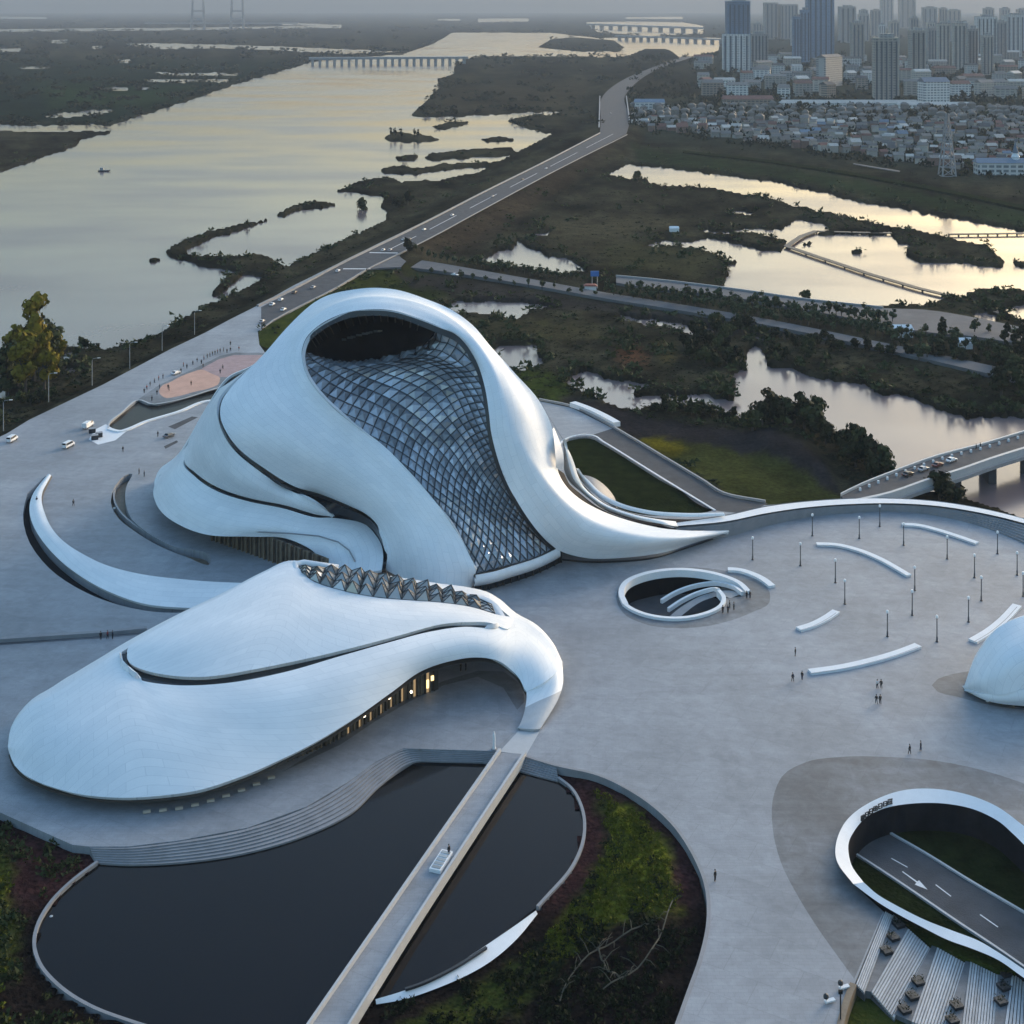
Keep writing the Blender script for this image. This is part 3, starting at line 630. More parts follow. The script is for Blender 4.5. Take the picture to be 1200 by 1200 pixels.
# seat walls on the plaza
BENCH = [([(957,639),(980,640),(1005,646),(1030,656),(1050,667),(1065,676)], 1.9, 'white curved seat wall bowed around the middle of the lamp posts'),
         ([(1057,616),(1075,617),(1100,623),(1125,631),(1145,638)], 1.9, 'white curved seat wall nearest the far rim of the plaza'),
         ([(936,739),(952,734),(968,726),(980,718)], 2.2, 'short white curved seat wall between stairwell and lamp posts, above a lone standing person'),
         ([(949,789),(985,784),(1025,775),(1055,766),(1076,758)], 2.2, 'long nearly straight white seat wall nearest the camera'),
         ([(1140,753),(1160,741),(1175,729),(1192,711)], 2.4, 'white curved seat wall rising beside the small white dome')]
for px, w, lab in BENCH:
    wk = wall('bench_wall', px, M['whitestone'], .42, w * .74, n=26); tag(wk, lab, 'bench', 'curved white seat walls on the plaza')
    s_ = wall('seat_groove', px, M['grey'], .012, .12, wk, z=.425, n=26)

# left ribbon wing
lw = empty('ribbon_wall', G(70, 640, 0), 'broad white ribbon wall sweeping round the left lawnless terrace', 'wall')
ro = RIB_W; ri = [(60,557),(49,580),(53,603),(67,627),(95,648),(133,665),(173,674),(233,680.5),(310,684)]
zi = [.5,.8,1.1,1.35,1.55,1.7,1.85,2.0,2.1]; zo = [.1,.2,.3,.3,.3,.3,.3,.3,.3]
secs = []
for a, b, z1, z0 in zip(ro, ri, zi, zo):
    A_, B_ = G(*a, z0), G(*b, z1); C_ = A_.lerp(B_, .55) + Vector((0, 0, .35))
    secs.append([A_, C_, B_])
A3 = np.array([[tuple(p) for p in s] for s in secs]); L3 = np.r_[0, np.cumsum(np.linalg.norm(np.diff(A3.mean(1), axis=0), axis=1))]
rows = np.stack([cr_eval(A3[:, j], L3, np.linspace(0, L3[-1], 60)) for j in range(3)], 1)
rows = np.stack([cr_path(r, 9) for r in rows])
shell('white_bank', rows, M['white'], lw, .5)
strip('outer_face', [[G(*a, z0) + Vector((0, 0, -.1)), G(*a, -1.75)] for a, z0 in zip(ro, zo)], 60, M['white'], lw)
strip('back_wall', [[Vector(tuple(r[-1])) - Vector((0, 0, .05)), Vector((r[-1][0] + .25, r[-1][1] + .25, -.2))] for r in rows[::3]], 60, M['frame'], lw)
# light low wall inside the slot
o = wall('slot_wall', [(140,560),(135,575),(134,592),(142,607),(162,624),(190,641)], M['grey'], 1.3, .4, z=-1.6, n=30); tag(o, 'low pale wall standing inside the curved sunken slot', 'wall')
o = wall('terrace_wall', [(-80,757),(0,752),(60,748),(120,744),(172,739)], M['steps'], .7, 1.0, n=20); tag(o, 'low straight terrace wall running in from the left behind the small theatre', 'wall')
o = sheet('terrace_gutter', [(-80,760),(0,756),(60,752),(120,748),(172,743),(172,740),(120,745),(60,749),(0,753),(-80,757)], M['apron'], .005); tag(o, kind='structure')

# sand pit by the left pool
lay('sand_court', [(162,468),(185,452),(210,440),(236,428),(258,417),(276,413),(310,414),(310,446),(250,456),(199,470),(181,473)], M['apron'], .004)
lay('pale_sand', [(236,432),(256,421),(274,416),(310,416),(310,442),(258,442),(246,440)], M['mauve'], .008)
o = sheet('pink_sand', smooth2([(186,459),(190,452),(199,448),(210,442),(225,436),(236,433),(248,438),(258,443),(256,450),(248,454),(228,459),(205,465),(193,466)], 40), M['sand'], .012); tag(o, kind='structure')
o = wall('pool_rim', [(310,441),(250,456.5),(199,471),(181,474),(164,469),(142,484),(128,496),(127,503)], M['curb'], .15, .5, n=40); tag(o, 'pale stone rim along the sand side of the black pool', 'kerb')
o = wall('pool_rim', [(127,503),(138,506),(173,494),(210,483),(241,471),(310,471)], M['whitestone'], .35, 1.2, n=40); tag(o, 'white stone rim along the near side of the black pool', 'kerb')
lay('white_landing', [(112,503),(124,497),(138,506),(150,504),(135,516),(115,521),(104,515)], M['whitestone'], .008)
for px in ([(197,500),(225,488),(232,489),(205,503)], [(192,523),(207,516),(209,518),(194,526)]): lay('floor_grating', px, M['asphalt'], .006)
# long garden strip at the back left
lay('lawn_strip', [(303,388),(317,379),(362,355),(388,342),(388,352),(330,402),(312,408),(304,404)], M['lawn'], .01)

# pond, its steps, its bridge
PZ = -1.35
POND = [(112,1012),(160,1014),(205,1012),(285,1001),(352,982),(410,954),(445,921),(487,893),(565,895),(610,905),(652,915),(668,925),(682,950),(684,985),(670,1020),(640,1055),(600,1085),(560,1115),(500,1150),(440,1174),(370,1205),(250,1228),(150,1200),(110,1185),(70,1160),(45,1130),(40,1110),(45,1085),(60,1060),(85,1035)]
pond = sheet('pond', [(*p,) for p in POND], M['pond'], PZ); tag(pond, kind='structure')
bed = sheet('pond_bed', [(p[0], p[1]) for p in POND], M['soil'], PZ - 1.2); tag(bed, kind='structure')
st = empty('pond_steps', G(300, 990, -1), 'broad grey stone steps curving down to the dark pond', 'steps')
su = [(105,992),(150,992),(210,985),(290,970),(360,945),(410,915),(440,893),(472,877),(520,877.5),(580,880),(612,885),(652,897)]
sl = [(112,1013),(150,1015),(205,1013),(285,1002),(352,983),(411,955),(446,922),(487,894),(525,894),(575,896),(612,906),(654,917)]
for k in range(7):
    f0, f1 = k / 7, (k + 1) / 7; secs = []; z1 = -.1 + (PZ + .2) * f0; z2 = PZ - .6
    for a, b in zip(su, sl):
        p, q_ = G(*a, 0), G(*b, PZ); A_ = p.lerp(q_, f0); B_ = p.lerp(q_, f1)
        secs.append([Vector((A_.x, A_.y, z2)), Vector((A_.x, A_.y, z1)), Vector((B_.x, B_.y, z1)), Vector((B_.x, B_.y, z2))])
    strip('step', secs, 80, M['steps'], st)
br = empty('footbridge', G(510, 1010, 0), 'straight pale footbridge crossing the dark pond', 'bridge')
bl = [(585,882),(520,975),(430,1105),(352,1218)]; brr = [(616,885),(552,982),(468,1112),(396,1228)]
def bar(name, a, b, z0, z1, m): return strip(name, [[G(*p, 0) + Vector((0, 0, z0)), G(*p, 0) + Vector((0, 0, z1)), G(*q_, 0) + Vector((0, 0, z1)), G(*q_, 0) + Vector((0, 0, z0))] for p, q_ in zip(a, b)], 24, m, br)
bar('deck', bl, brr, -.9, .05, M['plaza'])
bar('parapet', [(p[0] - 1, p[1]) for p in bl], [(p[0] + 2.2, p[1]) for p in bl], -.9, .7, M['curb'])
bar('parapet', [(p[0] - 2.2, p[1]) for p in brr], [(p[0] + 1, p[1]) for p in brr], -.9, .7, M['curb'])
for k in range(5):
    t_ = .12 + .2 * k; p = G(*bl[0], 0).lerp(G(*bl[-1], 0), t_); q_ = G(*brr[0], 0).lerp(G(*brr[-1], 0), t_); c_ = (p + q_) / 2
    MB().box((c_.x, c_.y, -2.3), (3.2, 1.2, 3.0), math.atan2((q_ - p).y, (q_ - p).x)).build('pier', M['grey'], br)
lay('bridge_approach', [(607,857),(632,858),(617,884),(585,881)], M['curb'], .006)
pr = wall('kerb_wall', [(654,914),(668,925),(682,950),(684,985),(670,1020),(640,1055),(630,1066)], M['steps'], .5, .45, z=PZ, n=40, base=PZ - 1); tag(pr, 'thin grey stone rim along the right bank of the pond', 'kerb')
pr = wall('kerb_wall', [(114,1013),(85,1035),(60,1060),(45,1085),(40,1110),(45,1130),(70,1160),(110,1185),(150,1200),(250,1228)], M['steps'], .5, .45, z=PZ, n=50, base=PZ - 1); tag(pr, 'thin grey stone rim along the left bank of the pond', 'kerb')
wc = empty('crescent_bank', G(540, 1120, PZ), 'white crescent bank along the near right pond edge', 'bank')
strip('white_slab', [[G(*a, PZ + .3), G(*a, PZ + .9), G(*b, PZ + .5), G(*b, PZ - .5)] for a, b in (((628,1067),(630,1071)), ((600,1087),(606,1100)), ((560,1114),(570,1130)), ((510,1145),(515,1157)), ((470,1162),(470,1172)), ((440,1171),(441,1177)))], 40, M['whitestone'], wc)
wall('slot_rail', [(570,1112),(530,1137),(490,1156),(475,1161)], M['frame'], .3, .35, wc, z=PZ + .95, n=20)

# gardens either side of the pond
GR = [(652,899),(700,908),(745,930),(785,962),(812,1000),(828,1040),(830,1080),(822,1120),(808,1160),(790,1210),(760,1300),(560,1300),(396,1232),(440,1176),(515,1157),(570,1130),(606,1100),(631,1070),(643,1056),(672,1021),(686,986),(684,950),(670,925)]
GL = [(105,993),(85,990),(40,970),(0,952),(-150,900),(-300,1000),(-200,1300),(150,1300),(250,1234),(150,1206),(105,1190),(65,1164),(40,1133),(35,1110),(40,1084),(57,1058),(83,1032),(111,1012)]
def garden(name, px, z0, hump, m, seed, step=1.1):
    W_ = [G(*p, z0) for p in px]; xs = [p.x for p in W_]; ys = [p.y for p in W_]
    X, Y = np.meshgrid(np.arange(min(xs), max(xs), step), np.arange(min(ys), max(ys), step)); sd = poly_sd(X.ravel(), Y.ravel(), [(p.x, p.y) for p in W_], 400).reshape(X.shape)
    Z = z0 + hump * sstep(0, 9, sd) + fbm(X / 5, Y / 5, seed, 3) * 1.0 * sstep(0, 5, sd) + fbm(X / 1.3, Y / 1.3, seed + 5, 2) * .3
    ok = sd > -1.2; nv_, nu_ = X.shape; idx = -np.ones(X.size, int); q = []
    okc = ok[:-1, :-1] & ok[1:, :-1] & ok[:-1, 1:] & ok[1:, 1:]
    for i, j in zip(*np.nonzero(okc)): q.append((i * nu_ + j, i * nu_ + j + 1, (i + 1) * nu_ + j + 1, (i + 1) * nu_ + j))
    used = sorted({a for f in q for a in f}); idx[used] = range(len(used)); V = np.stack([X.ravel(), Y.ravel(), Z.ravel()], 1)[used]
    o = obj(name, V, [tuple(idx[a] for a in f) for f in q], m, None, True); tag(o, kind='structure'); return X, Y, Z, sd
GZ = [(697,924),(738,948),(776,986),(796,1032),(792,1075),(765,1075),(730,1080),(700,1100),(655,1135),(600,1190),(500,1230),(470,1200),(560,1155),(640,1105),(684,1040),(708,992),(709,958)]
GZL = [(-150,985),(0,985),(14,1010),(20,1080),(16,1140),(-150,1200)]
def garden_colour(g, o):
    me_ = o.data; co = np.zeros(len(me_.vertices) * 3, np.float32); me_.vertices.foreach_get('co', co); co = co.reshape(-1, 3).astype(float)
    d_ = np.maximum(co[:, 1], 1); u = 600 + F * co[:, 0] / d_; v = V0 + F * (H - co[:, 2]) / d_
    sd_ = np.maximum(poly_sd(u, v, GZ, 80), poly_sd(u, v, GZL, 80)) + fbm(u / 16, v / 16, 3, 4) * 30; a = sstep(-6, 10, sd_)[:, None]; k = fbm(u / 30, v / 26, 23, 4)[:, None]; y = sstep(-.06, .12, k) * sstep(1150, 1020, v)[:, None]
    red_ = sstep(1090, 1030, v)[:, None]; c = (np.array([.012, .009, .008]) * (1 - red_) + np.array([.036, .017, .017]) * red_) * (1 + 1.2 * fbm(u / 6, v / 6, 9, 3)[:, None]) * (1 - a) + (np.array([.034, .042, .010]) * (1 - y) + np.array([.13, .135, .015]) * y) * a
    at_ = me_.color_attributes.new('soil_colour', 'FLOAT_COLOR', 'POINT'); at_.data.foreach_set('color', np.c_[np.clip(c, .004, 1), np.ones(len(co))].astype(np.float32).ravel())
def garden_mat(name, c1, c2):
    m = mat(name, c1, .95, .5, .22, noise_col=c2, bump=.6, bscale=1.2); m.node_tree.nodes['Principled BSDF'].inputs['Specular IOR Level'].default_value = .0; return m
M['gard'] = garden_mat("garden_soil", (.022, .015, .015), (.036, .036, .014))
_t = M['gard'].node_tree; _b = _t.nodes['Principled BSDF']; _v = _t.nodes.new('ShaderNodeVertexColor'); _v.layer_name = 'soil_colour'; _g = _t.nodes.new('ShaderNodeNewGeometry')
_n = _t.nodes.new('ShaderNodeTexNoise'); _n.inputs['Scale'].default_value = 1.6; _n.inputs['Detail'].default_value = 6; _r = _t.nodes.new('ShaderNodeMapRange'); _r.inputs['From Min'].default_value = .3; _r.inputs['From Max'].default_value = .7; _r.inputs['To Min'].default_value = .5; _r.inputs['To Max'].default_value = 1.5
_x = _t.nodes.new('ShaderNodeVectorMath'); _x.operation = 'SCALE'; _t.links.new(_g.outputs['Position'], _n.inputs['Vector']); _t.links.new(_n.outputs['Fac'], _r.inputs[0]); _t.links.new(_v.outputs[0], _x.inputs[0]); _t.links.new(_r.outputs[0], _x.inputs['Scale']); _t.links.new(_x.outputs[0], _b.inputs['Base Color'])
gR = garden('garden_right', GR, -1.2, .8, M['gard'], 41); gL = garden('garden_left', GL, -1.2, .7, M['gard'], 51)
for n_ in ('garden_right', 'garden_left'): garden_colour(None, bpy.data.objects[n_])
k_ = wall('plaza_edge', [(612,885),(652,897),(700,908),(745,930),(785,962),(812,1000),(828,1040),(830,1080),(822,1120),(808,1160),(790,1210)], M['steps'], .06, .5, n=50, base=-3); tag(k_, kind='structure')

# underpass
UO = [(1000,1036),(982,1012),(979,994),(990,964),(1020,940),(1050,928),(1080,924),(1110,926),(1140,933),(1170,946),(1200,968),(1290,1030)]
UI = [(1012,1034),(998,1014),(994,994),(1001,974),(1021,954),(1045,945),(1080,941),(1110,942),(1140,948),(1168,961),(1187,977),(1260,1060)]
UZ = -3.5
up = empty('underpass', G(1080, 1000, 0), 'teardrop underpass mouth with broad white rim around a sunken road', 'underpass')
secs = [[G(*a, -.3), G(*a, 1.3), G(*b, .7), G(*b, -.4)] for a, b in zip(UO, UI)]
strip('rim', secs, 70, M['white'] if False else M['whitestone'], up)
strip('retaining_wall', [[G(*b, .65), G(*b, .65) * 1.0 + Vector((0, 0, UZ - .7))] for b in UI], 60, M['void'], up)
lowL = [(1000,1036),(1030,1058),(1050,1070),(1080,1086),(1112,1102),(1140,1112),(1168,1124),(1200,1146),(1260,1185)]; lowU = [(1012,1034),(1031,1050),(1054,1063),(1084,1078),(1120,1092),(1146,1102),(1170,1116),(1200,1136),(1265,1175)]
strip('rim_tail', [[G(*a, -.6 - .3 * i), G(*a, 1.0 - .12 * i), G(*b, 1.2 - .12 * i), G(*b, -.6 - .3 * i)] for i, (a, b) in enumerate(zip(lowL, lowU))], 50, M['whitestone'], up)
strip('retaining_wall', [[G(*b, .6 - .12 * i), G(*b, .6 - .12 * i) + Vector((0, 0, UZ - .6))] for i, b in enumerate(lowU)], 40, M['void'], up)
fl = sheet('underpass_lawn', [(960,1010),(975,930),(1080,900),(1200,930),(1350,1010),(1400,1160),(1250,1230),(1080,1100)], M['darklawn'], UZ); tag(fl, kind='structure')
rd = road('underpass_road', [(975,985),(1016,1010),(1060,1039),(1120,1080),(1180,1120),(1260,1178)], [(1002,950),(1040,976),(1080,999),(1140,1036),(1200,1071),(1300,1130)], M['asphalt'], UZ + .05, 30, .2)
for a in ([(975,985.5),(1016,1010.5),(1060,1039.5),(1120,1080.5),(1180,1120.5),(1260,1178.5)], [(1002,949.5),(1040,975.5),(1080,998.5),(1140,1035.5),(1200,1070.5),(1300,1129.5)]):
    kerb('underpass_kerb', a, UZ, .35, .3, 'curb', 20)
def paint(name, pts, z): o = sheet(name, pts, M['paint'], z); return tag(o, kind='structure')
paint('road_arrow', [(1057,1021.6),(1058,1021),(1075,1033),(1077,1031.5),(1087,1042.5),(1072,1036.6),(1074,1034.2)], UZ + .062)
for a in ([(1044,1006),(1045,1005.4),(1064,1016),(1063,1016.6)], [(1096,1037),(1097,1036.3),(1115,1050),(1114,1050.7)], [(1148,1072),(1149,1071.3),(1170,1086),(1169,1086.7)]): paint('lane_dash', a, UZ + .062)
# raised lettering on the underpass rim (small dark strokes standing on the rim)
sg = empty('rim_sign', G(1022, 952, .9), 'row of dark raised lettering standing on the underpass rim', 'sign')
for k in range(7):
    f_ = k / 6; a = cr_path([(1011,962),(1022,953.5),(1034,947),(1043,943)], 7)[k]; p = G(a[0], a[1], .75)
    mb = MB(); ang = .62 - .3 * f_; w_ = .62; rr = random.Random(90 + k)
    def stroke(x, z_, sx, sz): mb.box((p.x + x * math.cos(ang), p.y + x * math.sin(ang), p.z + z_ * .62), (sx, .14, sz * .62), ang)
    for zz in ((.25, .75, 1.25) if k % 2 else (.2, .7, 1.3)): stroke(rr.uniform(-.06, .06), zz, w_ * rr.uniform(.8, 1.15) * 1.2, .15)
    for xx in ((-.3, .3) if k % 3 else (-.32, 0, .3)): stroke(xx, .72, .13, rr.uniform(.9, 1.3))
    mb.build('letter', M['frame'], sg)

# plank terraces going down to the lower right
tz = [-.1, -.4, -.8, -1.2, -1.6]
DECK = [[(1043,1068),(1047,1071),(1013,1161),(1003,1153)], [(1064,1088),(1092,1108),(1048,1188),(1021,1162)], [(1098,1110),(1132,1124),(1106,1206),(1068,1197)], [(1137,1125),(1170,1136),(1164,1216),(1126,1210)], [(1186,1138),(1226,1154),(1236,1236),(1174,1222)]]
DECK[0] = [(1037,1068),(1047,1071),(1013,1161),(1003,1153)]
NPL = [5, 11, 11, 11, 13]
base_ = sheet('terrace_base', [(1036,1070),(1064,1086),(1098,1109),(1137,1124),(1186,1137),(1300,1170),(1300,1260),(1174,1226),(1106,1212),(1045,1190),(1003,1155)], M['soil'], -3.2); tag(base_, kind='structure')
DL = ['narrow plank terrace against the dark apron paving, topmost of the flight', 'plank terrace second from the top, between two planter strips', 'plank terrace in the middle of the flight, right of a planter strip', 'broad plank terrace second from the bottom, below the grass wedge', 'lowest plank terrace at the right picture edge']
pm = mat('grey_planks', (.40, .40, .405), .7, .16, 1.2, objrand=.16)
for k, (q, npl) in enumerate(zip(DECK, NPL)):
    TL, TR, BR, BL = [G(*p, tz[k]) for p in q]; e = empty('plank_terrace', (TL + TR + BR + BL) / 4, DL[k], 'terrace', 'plank terraces stepping down by the underpass')
    for i in range(npl):
        f0, f1 = (i + .12) / npl, (i + .88) / npl; dz = Vector((0, 0, -.05 * i)); h_ = Vector((0, 0, .3))
        top = [TL.lerp(TR, f0) + dz, TL.lerp(TR, f1) + dz, BL.lerp(BR, f1) + dz, BL.lerp(BR, f0) + dz]
        obj('plank', [p - h_ for p in top] + top, [(3, 2, 1, 0), (4, 5, 6, 7), (0, 1, 5, 4), (1, 2, 6, 5), (2, 3, 7, 6), (3, 0, 4, 7)], pm, e)
    ed = sheet('deck_bed', [p - Vector((0, 0, .32 + .05 * npl)) for p in (TL, TR, BR, BL)], M['apron'], world=True, depth=2.0, parent=None)
    ed.parent = e; ed.location = -e.location
for k in range(4):
    a, b = DECK[k], DECK[k + 1]; z_ = (tz[k] + tz[k + 1]) / 2 - .25
    o = sheet('planter_strip', [a[1], b[0], b[3], a[2]], M['apron'], z_, depth=2.0); tag(o, kind='structure')
PLN = [(1053,1085,0),(1047,1100,0),(1039,1116,0),(1076,1152,1),(1069,1169,1),(1060,1185,1),(1121,1180,2),(1116,1197,2),(1178,1142,3),(1176,1158,3),(1173,1175,3)]
PN = ['upper', 'middle', 'lower']; SN = ['uppermost planter strip', 'second planter strip', 'third planter strip', 'last planter strip at right']
cnt = {}
for u_, v_, k in PLN:
    z_ = (tz[k] + tz[k + 1]) / 2 - .25; p = G(u_, v_, z_); i = cnt.get(k, 0); cnt[k] = i + 1
    e = empty('planter', p, f'square black planter, {PN[i]} one on the {SN[k]}', 'planter', 'square black planters between the plank terraces')
    MB().box((p.x, p.y, z_ + .2), (1.2, 1.2, .4), .35, 1.06).build('box', M['black'], e)
    mb = MB(); rr = random.Random(u_)
    for _ in range(26):
        c_ = Vector((p.x + rr.uniform(-.6, .6), p.y + rr.uniform(-.6, .6), z_ + .42 + rr.uniform(0, .4))); d_ = Vector((rr.uniform(-1, 1), rr.uniform(-1, 1), rr.uniform(0, 1))) * .36; s_ = Vector((rr.uniform(-1, 1), rr.uniform(-1, 1), 0)) * .12
        mb.add([c_ - s_, c_ + s_, c_ + d_], [(0, 1, 2)])
    mb.build('shrub', M['leaf_dark'], e)
o = sheet('grass_wedge', [(1052,1071),(1080,1086),(1112,1102),(1140,1112),(1168,1124),(1190,1138),(1170,1136),(1137,1125),(1132,1124),(1098,1110),(1092,1108),(1064,1088)], M['lawn'], -1.0, depth=2.0); tag(o, kind='structure')
o = sheet('lower_lawn', [(1003,1155),(1021,1163),(1048,1189),(1068,1199),(1106,1208),(1100,1290),(960,1290),(985,1190)], M['lawn'], -1.4); tag(o, kind='structure')
o = wall('lawn_wall', [(1000,1154),(992,1175),(984,1205)], M['timber'], .2, .8, n=8, base=-3); tag(o, 'brown edging wall beside the lower lawn', 'wall')

# river bridge on the right
rb = empty('road_bridge', G(1100, 550, 1), 'low road bridge with pale parapets carrying cars over the wetland lake', 'bridge')
BU = [(985,581),(1005,571),(1055,551),(1100,535),(1150,522),(1200,507),(1300,478),(1450,438)]; BLo = [(995,590),(1037,581),(1087,564),(1125,552),(1165,538),(1200,527),(1300,497),(1450,456)]
def bband(name, a, b, z0, z1, m): return strip(name, [[G(*p, 1.0) + Vector((0, 0, z0 - 1)), G(*p, 1.0) + Vector((0, 0, z1 - 1)), G(*q_, 1.0) + Vector((0, 0, z1 - 1)), G(*q_, 1.0) + Vector((0, 0, z0 - 1))] for p, q_ in zip(a, b)], 40, m, rb)
bband('deck', BU, BLo, -.6, 1.0, M['asphalt'])
bband('parapet', [(p[0], p[1] - .5) for p in BU], [(p[0], p[1] + .8) for p in BU], -.6, 1.6, M['curb'])
bband('parapet', [(p[0], p[1] - 1) for p in BLo], [(p[0], p[1] + 1.2) for p in BLo], -.2, 1.6, M['curb'])
bband('girder', [(p[0], p[1] + .2) for p in BLo], [(p[0], p[1] + 3) for p in BLo], -1.1, -.2, M['grey'])
for k in range(28):
    t_ = k / 27; a = cr_path(BU[1:7], 28)[k]; p = G(a[0] + 3, a[1] + 4, 1.0)
    MB().box((p.x, p.y, 1.35), (.5, .5, .7)).build('bollard', M['whitestone'], rb)
for k in (3, 4, 5, 6):
    a, b = G(*BU[k], 1), G(*BLo[k], 1); c_ = (a + b) / 2
    MB().box((c_.x, c_.y, -3.8), (2.0, (a - b).length * .8, 7.0), math.atan2((a - b).y, (a - b).x) - math.pi / 2).build('pier', M['asphalt'], rb)
# boardwalk over the right-hand lake
bw = empty('boardwalk', G(1000, 305, -5), 'thin dark boardwalk on piles zigzagging across the bright lake', 'boardwalk')
for path in ([(922,289),(960,302),(1020,322),(1075,338),(1120,349),(1150,358),(1178,370),(1215,388)], [(922,289),(940,277),(957,271)], [(957,271.5),(1000,272.8),(1045,273.5)], [(1112,275),(1150,274.5),(1260,273)]):
    w_ = 3.4; wall('deck', [(p[0], p[1], -5.2) for p in path], M['timber2'], .4, w_, bw)
    for p in cr_path(path, 14): q_ = G(p[0], p[1], -5.2); MB().box((q_.x, q_.y, -6.4), (.7, .7, 2.4)).build('pile', M['timber2'], bw)
# far bridges
def far_bridge(name, a, b, z_, w_, npier, lab, hp):
    e = empty(name, G(*a, z_), lab, 'bridge'); A_, B_ = G(*a, z_), G(*b, z_)
    d_ = (B_ - A_); L_ = d_.length; rz = math.atan2(d_.y, d_.x); c_ = (A_ + B_) / 2
    MB().box((c_.x, c_.y, z_), (L_, w_, hp), rz).build('deck', M['grey'], e)
    for k in range(npier):
        p = A_.lerp(B_, (k + .5) / npier); MB().box((p.x, p.y, (z_ - 8) / 2), (w_ * .35, w_ * .8, z_ + 8), rz).build('pier', M['grey'], e)
    return e
far_bridge('river_bridge', (362,68.5), (548,67.5), 9, 16, 22, 'long low bridge on many piers crossing the river bend', 5)
far_bridge('far_viaduct', (690,28.5), (822,33), 20, 26, 11, 'distant viaduct on tall piers at the right horizon', 9)
far_bridge('far_viaduct', (722,42), (850,46.5), 10, 16, 14, 'thin distant viaduct just below the taller one near the towers', 5)
cb = empty('cable_stayed_bridge', G(255, 31, 0), 'faint distant cable-stayed bridge with twin portal towers', 'bridge')
for u_ in (232, 278):
    mb = MB(); p0 = G(u_, 31.5, 0)
    for s_ in (-1, 1): mb.tube([(p0.x + s_ * 38, p0.y, -5), (p0.x + s_ * 32, p0.y, 160)], [9, 6], 4)
    mb.box((p0.x, p0.y, 95), (70, 9, 9)); mb.box((p0.x, p0.y, 45), (76, 9, 9)); mb.build('tower', M['grey'], cb)
pa, pb = G(170, 31.5, 0), G(350, 31.5, 0); MB().box(((pa.x + pb.x) / 2, pa.y, 22), ((pb - pa).length, 24, 7)).build('deck', M['grey'], cb)
# ------------------------------------------------------------------ the grand opera house
def fair(secs, bulge, keep=()):
    "even out the heights inside each section: straight fall from first to last point plus a soft bulge"
    R_ = []
    for k, s_ in enumerate(secs):
        d_ = [0.0]
        for a, b in zip(s_, s_[1:]): d_.append(d_[-1] + math.hypot(b[0] - a[0], b[1] - a[1]))
        bb = bulge[k] if hasattr(bulge, '__len__') else bulge
        R_.append([(p[0], p[1], s_[0][2] + (s_[-1][2] - s_[0][2]) * (t_ / d_[-1]) + bb * math.sin(math.pi * t_ / d_[-1])) for p, t_ in zip(s_, d_)])
    return R_
op = empty('opera_house', G(420, 600, 0), 'large white swirling opera house with faceted blue glass roof inside a tilted white ring', 'opera house')
LS = [
 [(556,685,1.2),(545,694,.7),(525,697,.6),(500,691,.6),(475,680,.6),(452,668,1.2)],
 [(557,668,5.5),(549,672,5.3),(531,670,5.5),(505,665,5.5),(478,658,5),(453.5,645,5.5)],
 [(552,652,7.6),(541,650,8),(520,648,8.3),(495,643,8.3),(470,635,8),(447,625,8)],
 [(543,635,10),(529,628,11),(508,624,11.3),(480,620,11),(455,610,10.6),(435,606,9.6)],
 [(525,607,14),(509,600,14.8),(488,598,15),(462,597,14),(435,593,12.7),(410,593,10.8)],
 [(506,583,17),(489,575,18),(465,575,18),(435,578,16.7),(400,577,14.8),(375,579,12.7)],
 [(479,552,21),(462,545,22),(435,546,21.8),(405,553,20),(370,558,17.5),(345,570,14.8)],
 [(448,521,25),(432,514.5,26),(405,518,25.5),(372,530,23),(340,543,20),(310,549,18.7)],
 [(417,498,28.5),(402,491.5,29.5),(372,495,29),(340,508,26.5),(310,520,23.8),(280,526,22.7)],
 [(386,472,32.5),(373,467,33.3),(345,470,32.8),(315,482,30),(288,495,27.5),(263,502,26.7)],
 [(363,444,36.5),(351,440.5,37.2),(328,443,36.4),(302,455,33.5),(280,468,31),(258,481,29.5)],
 [(356,425,39),(344,421,39.7),(325,424,38.5),(305,435,36.2),(285,447,33.5),(262,466,31.6)],
 [(355,410,41),(341,402,41.7),(327,405,41),(312,415,39),(298,425,37.3),(280,444,34.6)],
 [(362,393,43.5),(346,383.5,44),(338,386,43.2),(330,392,42),(322,400,41),(310,414,38.6)],
 [(374,382,45.5),(358,369,46),(353,371,45.6),(348,373,45),(343,377,44),(337,383,43)],
 [(402,368,48),(390,355,49),(386,354,48.8),(382,353,48.5),(377,352,47.9),(372,352,47)],
 [(432,363,49.4),(427,350,51),(425,347,51),(424,344,51),(422,341,50.8),(420,338.5,50.5)],
]
